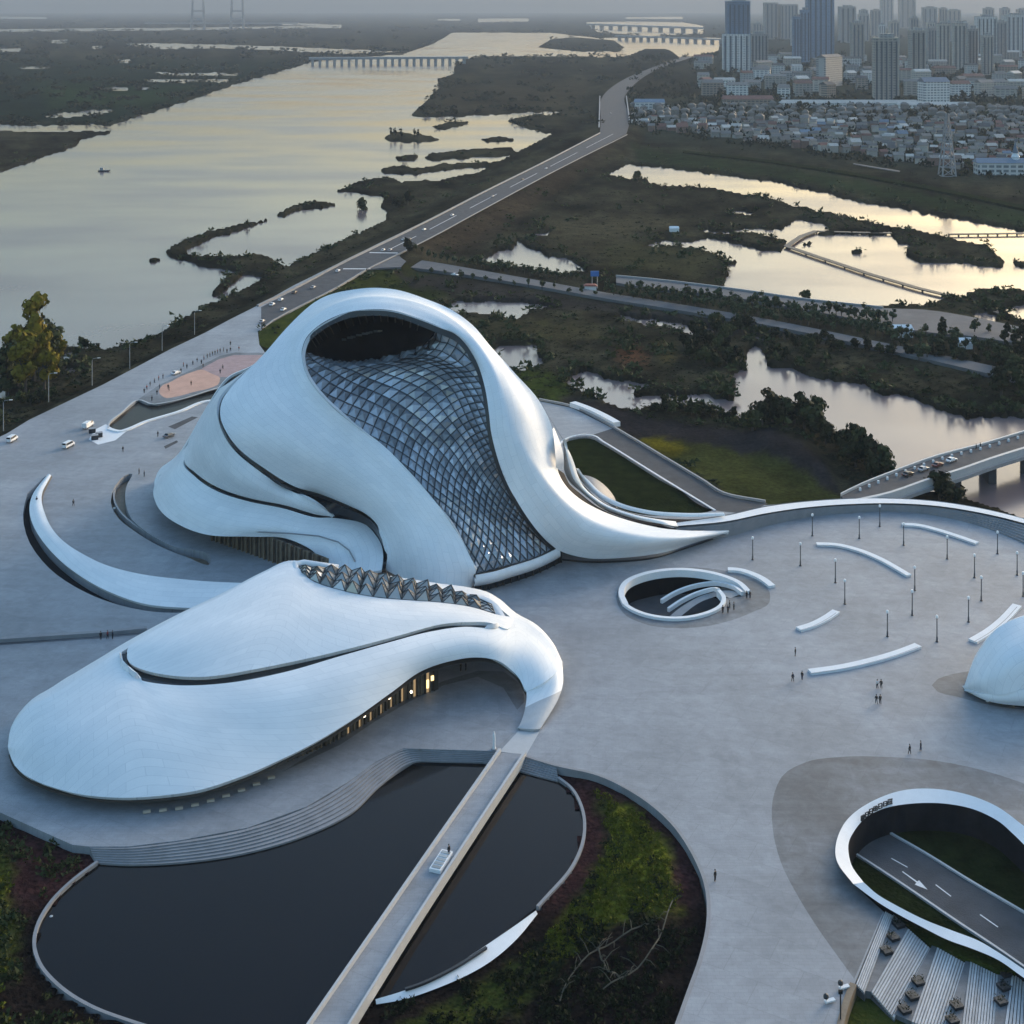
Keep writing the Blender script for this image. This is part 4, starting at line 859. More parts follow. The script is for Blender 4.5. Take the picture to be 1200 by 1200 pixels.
RS = [
 [(463,365,49.5),(460,352,51.2),(459,345,51.2),(458,338.5,51)],
 [(494,375,48),(499,362,49.6),(500,355,49.9),(501,351,49.7)],
 [(516,384,46.5),(523,371.5,48.3),(526,367,48.6),(529,363,48.3)],
 [(534,392,45),(543,386,46.1),(547,382,46.3),(551,378.5,46)],
 [(556,419,41),(566,415,42),(571,411,42.3),(576,407,42)],
 [(568,453,36.5),(580,448,37.6),(592,443,38.2),(604,438,37.6)],
 [(573,484,32),(585,480,33),(610,474,33.8),(632,470,32.3)],
 [(576,509,28),(592,506,29),(622,500,29.8),(646.5,500,27.5)],
 [(584,540,23),(606,531,25.2),(632,525,25.5),(650,528,23)],
 [(596,570,18),(622,558,20.3),(643,552,20.5),(653,548,19.3)],
 [(614,601,13),(640,585,15.2),(655,573,16.7),(660,567,16)],
 [(633,626,8.5),(662,607,11),(676,593,12.8),(680,585,12.3)],
 [(655,645,4),(687,622,8.5),(700,608,10),(707,599.5,9.4)],
 [(687,654,2),(715,631,6.7),(730,617,8),(737,610,7.4)],
 [(725,654,1.5),(752,636,5),(765,624,6.2),(770,618,5.7)],
 [(775,648,1.2),(790,636,3.3),(797,628,4.2),(802,621.5,4.2)],
 [(815,636,.8),(823,630,2),(827,626,2.6),(829,622,2.8)],
 [(853,624.5,.5),(854,623.5,.9),(854,622.5,1.2),(854,621.5,1.4)],
]
NRW = 25
def rows_of(secs): return np.stack([cr_path([G(*p) for p in s], NRW) for s in secs])
LS = LS[:1] + fair(LS[1:], [.8, 1.0, 1.2, 1.5, 1.8, 2.0, 2.0, 2.0, 1.8, 1.6, 1.4, 1.2, 1.0, .9, .9, .9])
RS = fair(RS, [.9, .9, .9, .9, 1.0, 1.3, 1.7, 2.0, 2.1, 1.9, 1.6, 1.6, 1.7, 2.0, 2.0, 1.6, .9, .3])
for s_ in LS[1:]: s_[1] = (s_[1][0], s_[1][1], s_[1][2] + .5)
for s_ in RS[6:15]: s_[1] = (s_[1][0], s_[1][1], s_[1][2] + .45)
RW = np.concatenate([rows_of(LS), rows_of(RS)]); mean = RW.mean(1)
Ls = np.r_[0, np.cumsum(np.maximum(np.linalg.norm(np.diff(mean, axis=0), axis=1), .4))]
NCOL = 200; tt = np.linspace(0, Ls[-1], NCOL)
ROOF = np.stack([cr_eval(RW[:, j], Ls, tt) for j in range(NRW)], 1)
ROOF = relax(ROOF, 90)
def frac(s_): d_ = [math.hypot(b[0] - a[0], b[1] - a[1]) for a, b in zip(s_, s_[1:])]; return d_[0] / sum(d_)
fr_ = np.interp(tt, Ls, [frac(s_) for s_ in LS + RS]); am_ = np.interp(tt, Ls, [0, .15] + [.28] * (len(LS) - 2) + [.26, .25, .24, .22, .2, .2, .2, .22, .25, .28, .3, .32, .32, .3, .22, .15, .08, 0])
for _ in range(60): fr_[1:-1] = .5 * fr_[1:-1] + .25 * (fr_[2:] + fr_[:-2])
NR_ = normals(ROOF); J_ = np.arange(NRW)[None]; tent = np.clip(1 - np.abs(J_ - (fr_ * (NRW - 1))[:, None]) / 3.4, 0, 1) * am_[:, None]; tent[:, 0] = 0; tent[:, -1] = 0
ROOF = ROOF + NR_ * tent[..., None]                      # the crease that runs along the ribbon
shell('roof_ring', ROOF, M['white'], op, .8)
def row_at(secs, j): return None
S2 = [
 [(392,605,8),(391,605,8),(390,605.5,8)], [(368,589,12),(370,597,10.8),(371,603,8.8)], [(333,571,14),(334,583,13),(333,592,10.3)], [(305,553,18),(302,571,16),(293,584,11.3)],
 [(275,528,22),(268,551,18.5),(255,571,12.3)], [(259,502,26),(245,532,21),(229,554,13.3)], [(254,481,29),(236,514,22.5),(216,540,14.5)], [(258,465,31),(240,494,25),(222,515,18)],
 [(275,446,34),(255,465,30),(239,483,23.5)], [(293,431,35.6),(276,443,33),(258,455,28.5)]]
S3 = [
 [(221,520,16.5),(212,531,14.5),(204,542,11.5),(199,547,9.3)], [(218,532,15.5),(204,544,12),(192,553,8),(186,559,5.5)], [(215,543,13.9),(198,555,11),(186,563,7.5),(180.5,571,5)],
 [(228,558,12.6),(207,571,10.5),(190,582,7.5),(182,588,4.5)], [(253,575,11.6),(232,590,10),(212,602,7.5),(200,609,4.2)], [(293,588,10.7),(275,602,9.5),(258,616,7.2),(245,627,4.5)],
 [(333,596,9.7),(322,607,8.8),(310,618,7.2),(295,629,5.2)], [(371,606.5,8.4),(360,612,7.9),(348,620,7),(335,631,5.3)], [(392,607,7.8),(385,616,7.2),(373,628,6.2),(358,640,4.5)],
 [(427,614,6.8),(412,624,6.2),(392,637,4.9),(371,650,3)], [(443,631,5.6),(425,639,5),(403,648,3.8),(378,660,1.6)], [(449,649,4.2),(432,655,3.6),(408,662,2.6),(385,675,.8)], [(447,668,2.5),(430,671,2.2),(410,676,1.5),(390,688,.5)]]
S2 = fair(S2, [0, .3, .5, .7, .9, 1.0, 1.1, 1.1, 1.0, .8]); S3 = fair(S3, [.4, .5, .7, .8, .8, .8, .8, .7, .7, .7, .6, .4, .3])
shell('middle_shell', relax(net(S2, 13, 70), 15), M['white'], op, .6)
shell('lower_shell', relax(net(S3, 15, 80), 20), M['white'], op, .6)
def band(name, A, B, m, parent, drop=(0, 0), n=80, push=0.0):
    "sheet between two 3D curves, dropped below them"
    P_ = cr_path([G(*p) for p in A], n); Q_ = cr_path([G(*p) for p in B], n)
    P_[:, 2] -= drop[0]; Q_[:, 2] -= drop[1]
    if push:
        for X in (P_, Q_):
            d_ = X[:, :2] / np.linalg.norm(X[:, :2], axis=1, keepdims=True); X[:, :2] += d_ * push
    V = np.vstack([P_, Q_]); return obj(name, V, [(i, i + n, i + n + 1, i + 1) for i in range(n - 1)], m, parent, True)
g1u = [s[-1] for s in LS[2:12]]; g1u = [LS[0][-1], LS[1][-1]] + g1u
g1l = [(447,667,2.4),(449,649,4.2),(443,630,5.7),(427,614,6.8),(392,605,8),(368,589,12),(333,571,14),(305,553,18),(275,528,22),(259,502,26),(254,481,29),(258,465,31)]
band('clerestory', g1u, g1l, M['darkglass'], op, (1.0, .7), 100, .5)
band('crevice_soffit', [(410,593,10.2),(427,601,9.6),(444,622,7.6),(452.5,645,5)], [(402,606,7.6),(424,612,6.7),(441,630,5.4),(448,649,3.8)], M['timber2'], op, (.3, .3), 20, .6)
g2u = [s[-1] for s in S2[1:8]]; g2l = [s[0] for s in S3[1:8]][::-1]
band('clerestory', g2u, [(371,606.5,8.4),(333,596,9.7),(293,588,10.7),(253,575,11.6),(228,558,12.6),(215,543,13.9),(218,530,16)], M['darkglass'], op, (.8, .6), 80, .4)
# crease line trim on the lower shell
mb = MB(); mb.tube([G(u_, v_, z_ + .25) for u_, v_, z_ in ((299,623,6.1),(340,625,6.6),(373,628,6.3),(396,635,5.3),(409,645,4.2),(416,658,2.9))], .16, 5); mb.build('crease_trim', M['grey'], op)
# back of the building: outer silhouette down to the ground behind
def backing(name, sil, m, parent, n=80, away=(7, 13), z0=0.0, push=1.2, rows=10):
    P_ = cr_path([G(*p) for p in sil], n); d_ = P_[:, :2] / np.linalg.norm(P_[:, :2], axis=1, keepdims=True); R_s = []
    dist_ = np.linalg.norm(P_[:, :2], axis=1); lim = np.minimum(away[1], np.maximum(.0, .72 * (P_[:, 2] - z0) * dist_ / (H - P_[:, 2])))[:, None]; push_ = np.minimum(push, lim * .3 + .05)
    for f_ in np.linspace(0, 1, rows):
        X = P_.copy(); X[:, :2] += d_ * (push_ + lim * np.sin(f_ * math.pi / 2)); X[:, 2] = z0 + (P_[:, 2] - z0 - .5) * np.cos(f_ * math.pi / 2) ** 1.0; R_s.append(X)
    A = np.stack(R_s, 1); return shell(name, A, m, parent, .5)
backing('back_shell', [(181,569,5.4),(186,558,6),(193,552,8),(205,541,11),(222,514,18),(239,483,23.5),(262,447,30.5),(300,424.5,36.8),(337,384,42.6),(372,353,46.6),(420,339.5,50),(458,339.5,50.5),(501,352,49.2),(529,364,47.8),(551,379.5,45.5),(576,408,41.5),(604,439,37),(632,471,31.8),(645.5,501,27)], M['white'], op, 120, (7, 16))
backing('rear_shell', [(645.5,501,27),(649,528,22.5),(652.5,548,18.8),(660,567,15.5),(680,585.5,11.8),(707,600,9),(737,610.5,7),(770,618.5,5.3)], M['frame'], op, 60, (3, 5), 0, .9)
# second white band and leaf at the right rear, between dark slots
band('rear_leaf', [(649,498,27),(655,512,25),(660.5,532,22),(661,548,19)], [(647.5,500,27),(650,520,24.5),(651.5,540,21.5),(651.5,545,20)], M['white'], op, (.3, .3), 20, -.8)
T2 = [[(659,516,23.5),(659.5,517,23.2),(660,518,22.6)], [(666,527,21.2),(664,530,21),(660.5,533,20)], [(673,543,18),(668,546,18),(661.5,552,16.3)], [(677,556,15.6),(673,560,15.4),(667,564,13.9)], [(684,570,12.7),(682,572,12.6),(679,575,11.7)], [(702,586,9.8),(701,588,9.7),(698,590,9.1)], [(742,602.5,7.6),(742,605,7.4),(742,607.5,6.8)], [(775,609,6.2),(777,611.5,6.1),(779,614.5,5.6)], [(792,611,4.7),(793,613.5,4.6),(795,617,4.0)]]
shell('rear_band', net(T2, 7, 70), M['white'], op, .7)
T3 = [[(676,550,14),(676,551,13.8),(676,552.5,13.3)], [(689,562,11.5),(687,564,11.3),(685,567,10.6)], [(703,576,9.5),(701,578.5,9.3),(699,581,8.8)], [(725,588.5,8),(724,590.5,7.8),(722,593,7.4)], [(758,597.5,6.8),(757,599.5,6.6),(756,602,6.2)], [(800,601,5.6),(800,603,5.4),(800,605.5,5)], [(848,600.5,4.6),(849,602.5,4.4),(850,604.5,4)]]
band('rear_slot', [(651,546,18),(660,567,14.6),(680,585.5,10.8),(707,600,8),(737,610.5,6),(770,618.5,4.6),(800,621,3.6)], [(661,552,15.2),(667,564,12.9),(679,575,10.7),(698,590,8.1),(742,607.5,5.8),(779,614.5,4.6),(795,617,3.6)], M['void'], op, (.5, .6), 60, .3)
shell('rear_band', net(T3, 7, 60), M['white'], op, .7)
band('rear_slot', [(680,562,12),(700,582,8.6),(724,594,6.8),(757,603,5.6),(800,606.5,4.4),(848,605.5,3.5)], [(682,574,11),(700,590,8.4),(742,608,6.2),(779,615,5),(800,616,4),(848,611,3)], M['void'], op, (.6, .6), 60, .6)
D3 = [[(682,556,7),(684,560,6.8),(690,572,6)], [(696,560,6.4),(697,566,6.2),(700,579,5.6)], [(710,570,4.6),(709,576,4.6),(712,587,4.2)], [(719,581,2.6),(717,585,2.8),(720,592,2.8)], [(724,592,.5),(723,594,.8),(724,597,1)]]
shell('rear_drum', net(D3, 9, 30), M['steps'], op, .5)
# the grey ramp foot at the end of the tail
shell('tail_ramp', net([[(852,625,.45),(853,623.4,.9),(853,621.6,1.35)], [(865,620.6,.35),(865,619.2,.75),(865,617.8,1.0)], [(877,616.6,.2),(876,615.5,.5),(875,614.4,.7)]], 5, 10), M['curb'], op, .3)
# entrance recess under the ring: dark foyer wall, sill
sill = [(556,675,3.9),(575,671.5,4),(600,664,4.1),(625,656,4.1),(642,648.5,4.1),(655,641.5,4.2)]
A = []
for u_, v_, z_ in sill: A.append([(u_, v_, z_), (u_, v_ + 4, z_ - .5), (u_ - 0, v_ + 9.5, z_ - 2.0), (u_ - 1, v_ + 10, z_ - 2.3)])
shell('entrance_canopy', net(A, 9, 40), M['whitestone'], op, .4)
for i, (a, b) in enumerate(zip(cr_path([(556,697),(575,691.5),(600,684),(625,675.5),(644,667),(658,660)], 13)[:-1], cr_path([(556,697),(575,691.5),(600,684),(625,675.5),(644,667),(658,660)], 13)[1:])):
    p, q_ = G(*a, 0) + Vector((0, .6, 0)), G(*b, 0) + Vector((0, .6, 0))
    obj('foyer_glazing', [p, q_, q_ + Vector((0, .1, 2.6)), p + Vector((0, .1, 2.6)), p + Vector((0, .3, 0)), q_ + Vector((0, .3, 0)), q_ + Vector((0, .4, 2.6)), p + Vector((0, .4, 2.6))], [(0, 1, 2, 3), (7, 6, 5, 4), (1, 5, 6, 2), (0, 3, 7, 4)], M['darkglass'], op)
    MB().box(((q_.x), q_.y - .2, 1.3), (.3, .3, 2.6)).build('mullion', M['frame'], op)
wall('tail_shade_strip', [(655,656),(687,659),(725,658.5),(762,655),(800,644),(835,632)], M['frame'], .22, .4, op, n=40)  # dark strip standing in for the shade under the tail's bottom edge
# brown facade under the lower shell, left
def facade(path, parent, h, n, m=None, wseg=None, lit=(), back=None, name='facade_panel'):
    P_ = cr_path([G(*p, 0) for p in path], n + 1)
    for i in range(n):
        a, b = Vector(P_[i]), Vector(P_[i + 1]); t_ = (b - a).normalized(); nn = Vector((-t_.y, t_.x, 0)); nn = nn if nn.y < 0 else -nn
        hh = h(i / n) if callable(h) else h; c_ = (a + b) / 2; rz = math.atan2(t_.y, t_.x); L_ = (b - a).length
        MB().box((c_.x, c_.y, hh / 2), (L_ * .93, .3, hh), rz).build('window' if i in lit else name, M['warm'] if i in lit else (m or (M['timber'] if i % 2 else M['timber2'])), parent)
        f_ = a - nn * .0
        MB().box((a.x + nn.x * .3, a.y + nn.y * .3, hh / 2), (.28, .7, hh), rz).build('fin', M['timber'], parent)
facade([(250,633),(262,637),(290,647),(320,658),(350,670),(385,684)], op, 5.2, 26)
# ---- glass
GS = [
 [(557,673,4.2),(590,664,4.7),(622,655,4.7),(652,642,4.3)], [(548,644,8.4),(577,632,9.2),(606,622,9.2),(635,624,7.8)], [(526,608,13),(555,598,14.2),(585,594,13.8),(613,599,12.6)], [(498,574,17.7),(527,562,18.8),(560,558,18.9),(592,562,18.8)],
 [(465,538,22.2),(500,525,23.2),(540,520,24),(582,533,23.6)], [(433,510,25.9),(475,495,27.2),(525,488,28.5),(575.5,506,28)], [(401,485,30),(450,466,31.2),(515,455,33),(572,479,32.4)], [(374,459,33.9),(430,443,34.2),(500,432,36.2),(567,450,36.6)],
 [(358,431,37.6),(402,430,36.6),(470,423,37.3),(558,424,40)], [(356.5,420,39.2),(404,427,36.2),(478,419.5,38),(540,398,43.9)], [(357,414,40),(405,425.5,35.5),(490,413,38.7),(524,387.5,45.5)], [(358,412,40.2),(407,425,34.8),(500,402,40.5),(514,383.5,46.4)]]
NG, MG = 41, 57
GA = net(GS, NG, MG)                # (along, across)
GNm = normals(GA)
GA = GA - GNm * .35
glass_base = None
Lg = np.r_[0, np.cumsum(np.linalg.norm(np.diff(GA.mean(1), axis=0), axis=1))]
def gpt(s, t, off=0.0):
    "s across 0..1, t along 0..1"
    i = min(max(t, 0), 1) * (MG - 1); j = min(max(s, 0), 1) * (NG - 1); i0, j0 = min(int(i), MG - 2), min(int(j), NG - 2); a, b = i - i0, j - j0
    def q_(A): return (A[i0, j0] * (1 - a) + A[i0 + 1, j0] * a) * (1 - b) + (A[i0, j0 + 1] * (1 - a) + A[i0 + 1, j0 + 1] * a) * b
    return Vector(q_(GA)) + Vector(q_(GNm)) * off
LA, LB = np.array([.074, .024]), np.array([.020, -.024])      # the two lattice directions, in (across, along)
def clip_unit(P_):
    for ax, lim, sg in ((0, 0.0, 1), (0, 1.0, -1), (1, 0.0, 1), (1, 1.0, -1)):
        Q_ = []
        for a, b in zip(P_, P_[1:] + P_[:1]):
            da, db = sg * (a[ax] - lim), sg * (b[ax] - lim)
            if da >= 0: Q_.append(a)
            if (da >= 0) != (db >= 0): t_ = da / (da - db); Q_.append((a[0] + (b[0] - a[0]) * t_, a[1] + (b[1] - a[1]) * t_))
        P_ = Q_
        if not P_: return P_
    return P_
panels = []; bars = set()
for i in range(-30, 60):
    for j in range(-60, 60):
        o_ = LA * i + LB * j
        pts = clip_unit([tuple(o_), tuple(o_ + LA), tuple(o_ + LA + LB), tuple(o_ + LB)])
        if len(pts) < 3: continue
        area = abs(sum(pts[k][0] * pts[(k + 1) % len(pts)][1] - pts[(k + 1) % len(pts)][0] * pts[k][1] for k in range(len(pts)))) / 2
        if area < 1.2e-4: continue
        panels.append((sum(p[0] for p in pts) / len(pts), sum(p[1] for p in pts) / len(pts), pts))
        for a, b in zip(pts, pts[1:] + pts[:1]): bars.add(tuple(sorted(((round(a[0], 4), round(a[1], 4)), (round(b[0], 4), round(b[1], 4))))))
rr = random.Random(5)
def size_of(e):
    q_ = [PX(gpt(*p)) for p in e[2]]; n_ = len(q_); return -abs(sum(q_[k][0] * q_[(k + 1) % n_][1] - q_[(k + 1) % n_][0] * q_[k][1] for k in range(n_)))
panels.sort(key=size_of)
def pyramid(s0, t0, pts):
    c_ = [gpt(a, b, .02) for a, b in pts]; n_ = len(c_); m_ = sum(c_, Vector()) / n_
    w_ = min((p - m_).length for p in c_) * 2
    a = m_ + (gpt(s0, t0, 1) - gpt(s0, t0, 0)).normalized() * (.24 * w_ + .12) + (c_[0] - m_) * rr.uniform(-.12, .22)
    return [p.lerp(m_, .025) for p in c_] + [a], [(k, (k + 1) % n_, n_) for k in range(n_)]
rest = MB()
for k, e in enumerate(panels):
    V, Fc = pyramid(*e)
    n = (V[1] - V[0]).cross(V[2] - V[0])
    if n.dot(V[-1] - V[0]) < 0: Fc = [f[::-1] for f in Fc]
    if k < 300: obj('glass_panel', V, Fc, M['glass'], op)
    else: rest.add(V, Fc)
if rest.V: tag(rest.build('glass_panels_small', M['glass'], op), kind='stuff')
mb = MB()
for a, b in bars:
    p, q_ = gpt(*a, .12), gpt(*b, .12)
    if (p - q_).length > .05: mb.tube([p, q_], .10, 4, False)
mb.build('lattice_frame', M['frame'], op)
obj('glass_backing', (GA - GNm * .25).reshape(-1, 3), grid_faces(MG, NG), M['frame'], op, True)
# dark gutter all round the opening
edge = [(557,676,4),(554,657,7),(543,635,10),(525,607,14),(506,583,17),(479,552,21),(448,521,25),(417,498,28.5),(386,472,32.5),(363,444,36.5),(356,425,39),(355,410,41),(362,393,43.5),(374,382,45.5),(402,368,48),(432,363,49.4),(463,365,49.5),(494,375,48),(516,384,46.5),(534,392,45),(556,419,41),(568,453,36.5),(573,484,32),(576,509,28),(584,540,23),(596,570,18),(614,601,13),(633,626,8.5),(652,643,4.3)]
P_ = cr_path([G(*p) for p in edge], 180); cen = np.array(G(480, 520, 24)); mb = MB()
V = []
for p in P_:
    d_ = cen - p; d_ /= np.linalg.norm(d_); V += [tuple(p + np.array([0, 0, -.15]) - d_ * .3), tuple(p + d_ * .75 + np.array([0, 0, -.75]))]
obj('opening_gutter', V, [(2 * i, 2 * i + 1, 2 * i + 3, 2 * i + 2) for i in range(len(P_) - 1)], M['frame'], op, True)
# dark hollow behind the crest of the glass: soffit, rear wall of glass, terrace
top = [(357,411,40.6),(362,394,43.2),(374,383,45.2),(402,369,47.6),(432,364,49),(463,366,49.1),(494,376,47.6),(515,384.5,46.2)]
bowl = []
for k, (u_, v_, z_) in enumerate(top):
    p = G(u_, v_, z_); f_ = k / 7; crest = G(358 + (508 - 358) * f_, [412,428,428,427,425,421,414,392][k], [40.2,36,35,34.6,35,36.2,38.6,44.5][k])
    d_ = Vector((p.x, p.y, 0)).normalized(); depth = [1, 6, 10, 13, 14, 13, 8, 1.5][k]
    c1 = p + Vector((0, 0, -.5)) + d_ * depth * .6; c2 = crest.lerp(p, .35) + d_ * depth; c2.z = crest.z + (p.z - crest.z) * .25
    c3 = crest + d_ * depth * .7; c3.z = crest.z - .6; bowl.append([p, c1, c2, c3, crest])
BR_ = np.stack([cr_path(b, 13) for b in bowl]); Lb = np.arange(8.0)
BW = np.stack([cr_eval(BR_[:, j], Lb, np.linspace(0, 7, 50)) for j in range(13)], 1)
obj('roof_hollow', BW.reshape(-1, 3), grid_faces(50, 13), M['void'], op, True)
mb = MB()
for k in range(9, 42, 2):
    mb.tube([tuple(BW[k, j] * .985 + np.array([0, 0, 0.12 * 9]) * 0 + np.array([0, 0, 0])) for j in range(1, 6)], .16, 4)
mb.build('hollow_ribs', M['timber2'], op)
def bowl_pt(u_, j=7): k = int(np.argmin(np.abs(np.array([PX(BW[i, j])[0] for i in range(50)]) - u_))); return Vector(BW[k, j])
rr = random.Random(3)
for u_ in (402, 409, 415, 420, 429, 433, 436, 441, 447):  # small boxes stand in for reflections and one bright spot in the hollow
    p = bowl_pt(u_, 7) - Vector((0, .7, -.4)); MB().box((p.x, p.y, p.z), (rr.uniform(.8, 1.9), .2, .5 if u_ != 447 else .3)).build('hollow_glint', M['tan'] if u_ == 447 else M['apron'], op)

# ------------------------------------------------------------------ the small theatre in front
ZS = .70
def zsc(secs): return [[(a, b, c * ZS) for a, b, c in s_] for s_ in secs]
sm = empty('small_theatre', G(330, 860, 0), 'low white whale-shaped theatre with an arm curling round its forecourt', 'theatre')
F1 = [
 [(9.5,872,3.9),(9.3,874,3.8),(9.3,876,3.7),(9.8,879,3.5)], [(11.5,858,5),(13,868,5.3),(13,880,4.8),(14,891,3.4)], [(20,843,6.6),(24,864,7),(24,886,5.4),(24,904,3.4)], [(37,827,8.6),(42,856,9),(42,888,6.6),(42,915,3.4)], [(60,815,10.5),(62,850,10.8),(60,890,8),(60,922,3.4)], [(110,783,13.7),(112,830,13.3),(112,885,9.5),(110,933,3.4)],
 [(141,763,15.8),(150,818,14.3),(165,880,10.5),(170,934,3.5)], [(143,776,15.1),(175,828,14),(210,880,10),(228,927,3.8)], [(158,794,14.6),(204,836,13.4),(250,875,9.8),(280,911,4.2)], [(200,802.5,14.2),(248,832,13.3),(290,862,9.6),(325,892,4.9)],
 [(265,800.5,14.5),(305,822,13),(342,845,9.9),(373,868,6.2)], [(330,788.5,15),(362,808,13.2),(392,826,10.8),(417,841,7.6)], [(400,768.5,15.6),(420,787,13.8),(440,801,11.5),(458,812,8.8)], [(455,753,15.6),(468,767,14),(482,779,12),(493,787,9.7)],
 [(505,740,15),(512,752,13.8),(520,764,12),(527,775,10)], [(545,734.5,14),(549,746,13),(552,758,11.5),(556,770.5,9.7)], [(580,736,12.5),(582,747,11.7),(582,759,10.3),(580,773,8.7)], [(603,724,9.5),(607,744,9.8),(605,763,8.3),(598,784,6.3)],
 [(628,737,8),(626,757,8),(618,776,6.8),(607,793,4.8)], [(648,757,6.2),(641,775,6.2),(630,791,5),(614,806,3.5)], [(659,778,4.6),(649,791,4.8),(635,801,4),(617,811,2.8)]]
F1 = fair(zsc(F1), [.3, .5, .9, 1.2, 1.5, 1.6, 1.5, 1.4, 1.3, 1.2, 1.1, 1.0, .9, .8, .8, .8, .8, 1.0, 1.0, .9, .7])
shell('main_shell', relax(net(F1, 19, 150), 50), M['white'], sm, .7)
FT = [[(659,778,4.6),(649,791,4.8),(635,801,4),(617,811,2.8)], [(660,798,3.3),(648,806,3.6),(634,812,2.9),(617,820,2)], [(655,817,2.1),(643,822,2.4),(629,828,2.0),(614,836,1.2)], [(642,840,1.1),(631,844,1.3),(620,847,1.1),(608,851,.7)], [(633,854,.5),(625,854.5,.7),(616,854,.6),(606,853,.45)]]
FT = zsc(FT)
ft = net(FT, 9, 40); shell('arm_end', ft[:16], M['white'], sm, .5); shell('arm_foot', ft[15:], M['curb'], sm, .5)
C1 = [
 [(152,756,17),(151,758,16.8),(150,760,16.6),(149,762,16.4)], [(200,728,19.5),(180,750,18.3),(165,764,17),(150,774,15.8)], [(260,698,21.5),(235,735,19.5),(205,766,17.2),(175,787,15.2)], [(310,671,22.7),(290,722,20.3),(265,763,17.6),(240,793,15.1)],
 [(342,660,22.8),(335,712,20.5),(320,755,18),(305,783,15.4)], [(365,680,21.3),(372,710,20),(375,742,17.8),(372,769,15.7)], [(400,692,20.2),(412,712,19.2),(420,735,17.6),(425,756,16)], [(440,700,19),(452,714,18.2),(462,731,17),(470,744,15.7)],
 [(480,703.5,17.6),(492,714,17),(504,726,16),(515,732,15.1)], [(520,706.5,15.6),(530,714,15.2),(540,722,14.7),(547,729,14.2)], [(555,712,13.2),(563,718,13),(570,724,12.9),(575,730,12.8)], [(582,720,11.5),(588,724,11.3),(592,729,11.3),(594,737,11.3)], [(601,723,9.6),(602,725,9.6),(602,728,9.6),(602,730,9.6)]]
C1 = fair(zsc(C1), [0, .6, .9, 1.1, 1.1, .9, .7, .6, .5, .4, .3, .2, .1])
shell('cap_shell', relax(net(C1, 15, 110), 40), M['white'], sm, .7)
band('clerestory', [s[-1] for s in C1[:12]], zsc([[(141,763,16.2),(143,776,15.3),(158,794,14.6),(200,802.5,14.2),(265,800.5,14.5),(330,788.5,15),(400,768.5,15.6),(455,753,15.6),(505,740,15),(545,734.5,14),(580,736,12.5),(596,741,11)]])[0], M['darkglass'], sm, (.7, .55), 100, .3)
backing('back_shell', zsc([[(9.8,872,3.6),(12,859,4.7),(20.5,844,6.2),(37,828,8.2),(60,816,10.1),(110,784,13.6),(150,757.5,16.3),(200,729,19.1),(260,699,21.1),(310,672,22.3),(340,659.5,22.4),(365,662,22),(395,668,21),(440,676,19),(480,683,17),(520,690,15),(550,695,13.5),(573,702,12),(588,713,10.5),(603,725,9),(628,738,7.5),(648,758,5.7),(659,779,4.1)]])[0], M['white'], sm, 100, (6, 12), 0, .5)
# soffit, facade, lit windows, lamps along the foot
fe = [s[-1] for s in F1]
P_ = cr_path([G(*p) for p in fe], 120); t_ = np.gradient(P_, axis=0)[:, :2]; t_ /= np.linalg.norm(t_, axis=1, keepdims=True); nn = np.stack([-t_[:, 1], t_[:, 0]], 1)
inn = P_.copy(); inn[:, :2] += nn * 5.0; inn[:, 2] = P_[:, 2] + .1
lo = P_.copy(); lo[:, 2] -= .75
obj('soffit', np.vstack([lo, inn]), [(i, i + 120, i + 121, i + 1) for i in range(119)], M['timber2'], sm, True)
fw = np.array(inn); nseg = 84; fp = cr_path([tuple(p) for p in inn[6:101]], nseg + 1)
for i in range(nseg):
    a, b = Vector(fp[i]), Vector(fp[i + 1]); hh = (a.z + b.z) / 2 + .6; c_ = (a + b) / 2; tv = (b - a); rz = math.atan2(tv.y, tv.x); L_ = Vector((tv.x, tv.y)).length
    u_, v_ = PX((c_.x, c_.y, 2)); lit = 500 < u_ < 562 and 740 < v_ < 830
    MB().box((c_.x, c_.y, hh / 2), (L_ * .94, .3, hh), rz).build('facade_panel', M['amber'] if (395 < u_ < 585 and i % 3 == 0) else (M['timber2'] if lit else (M['timber'] if i % 3 else M['timber2'])), sm)
    if lit and i % 5 != 3:
        k_ = -1 if fp[i][1] > c_.y - 99 else 1; z0_ = 1.5 + .8 * ((i * 7) % 3); MB().box((c_.x + .25 * math.sin(rz) * (1 if math.cos(rz) > 0 else -1), c_.y - .25 * abs(math.cos(rz)), z0_), (L_ * (.5 + .2 * (i % 3)), .2, (.8 + .6 * (i % 2))), rz).build('window', M['warm'], sm)
    MB().box((a.x, a.y, hh / 2), (.25, .9, hh), rz).build('fin', M['timber2'] if i % 2 else M['timber'], sm)
for u_, v_ in ((427,839),(437,826),(456,818),(482,811),(498,796)):
    p = G(u_, v_, 2.2); MB().lathe([(.12, -.2), (.26, 0), (.12, .25)], p, 6).build('wall_lamp', M['spark'], sm)
for k in range(9):
    u_, v_ = cr_path([(172,951),(215,946),(250,937),(285,925),(318,911)], 9)[k]; p = G(u_, v_, .25)
    e = tag(MB().box((p.x, p.y, .25), (1.1, .45, .3), .3).build('ground_light', M['tan']), f'small tan ground light at the foot of the small theatre, {ordn(k)} from the left', 'light', 'ground lights in front of the small theatre')
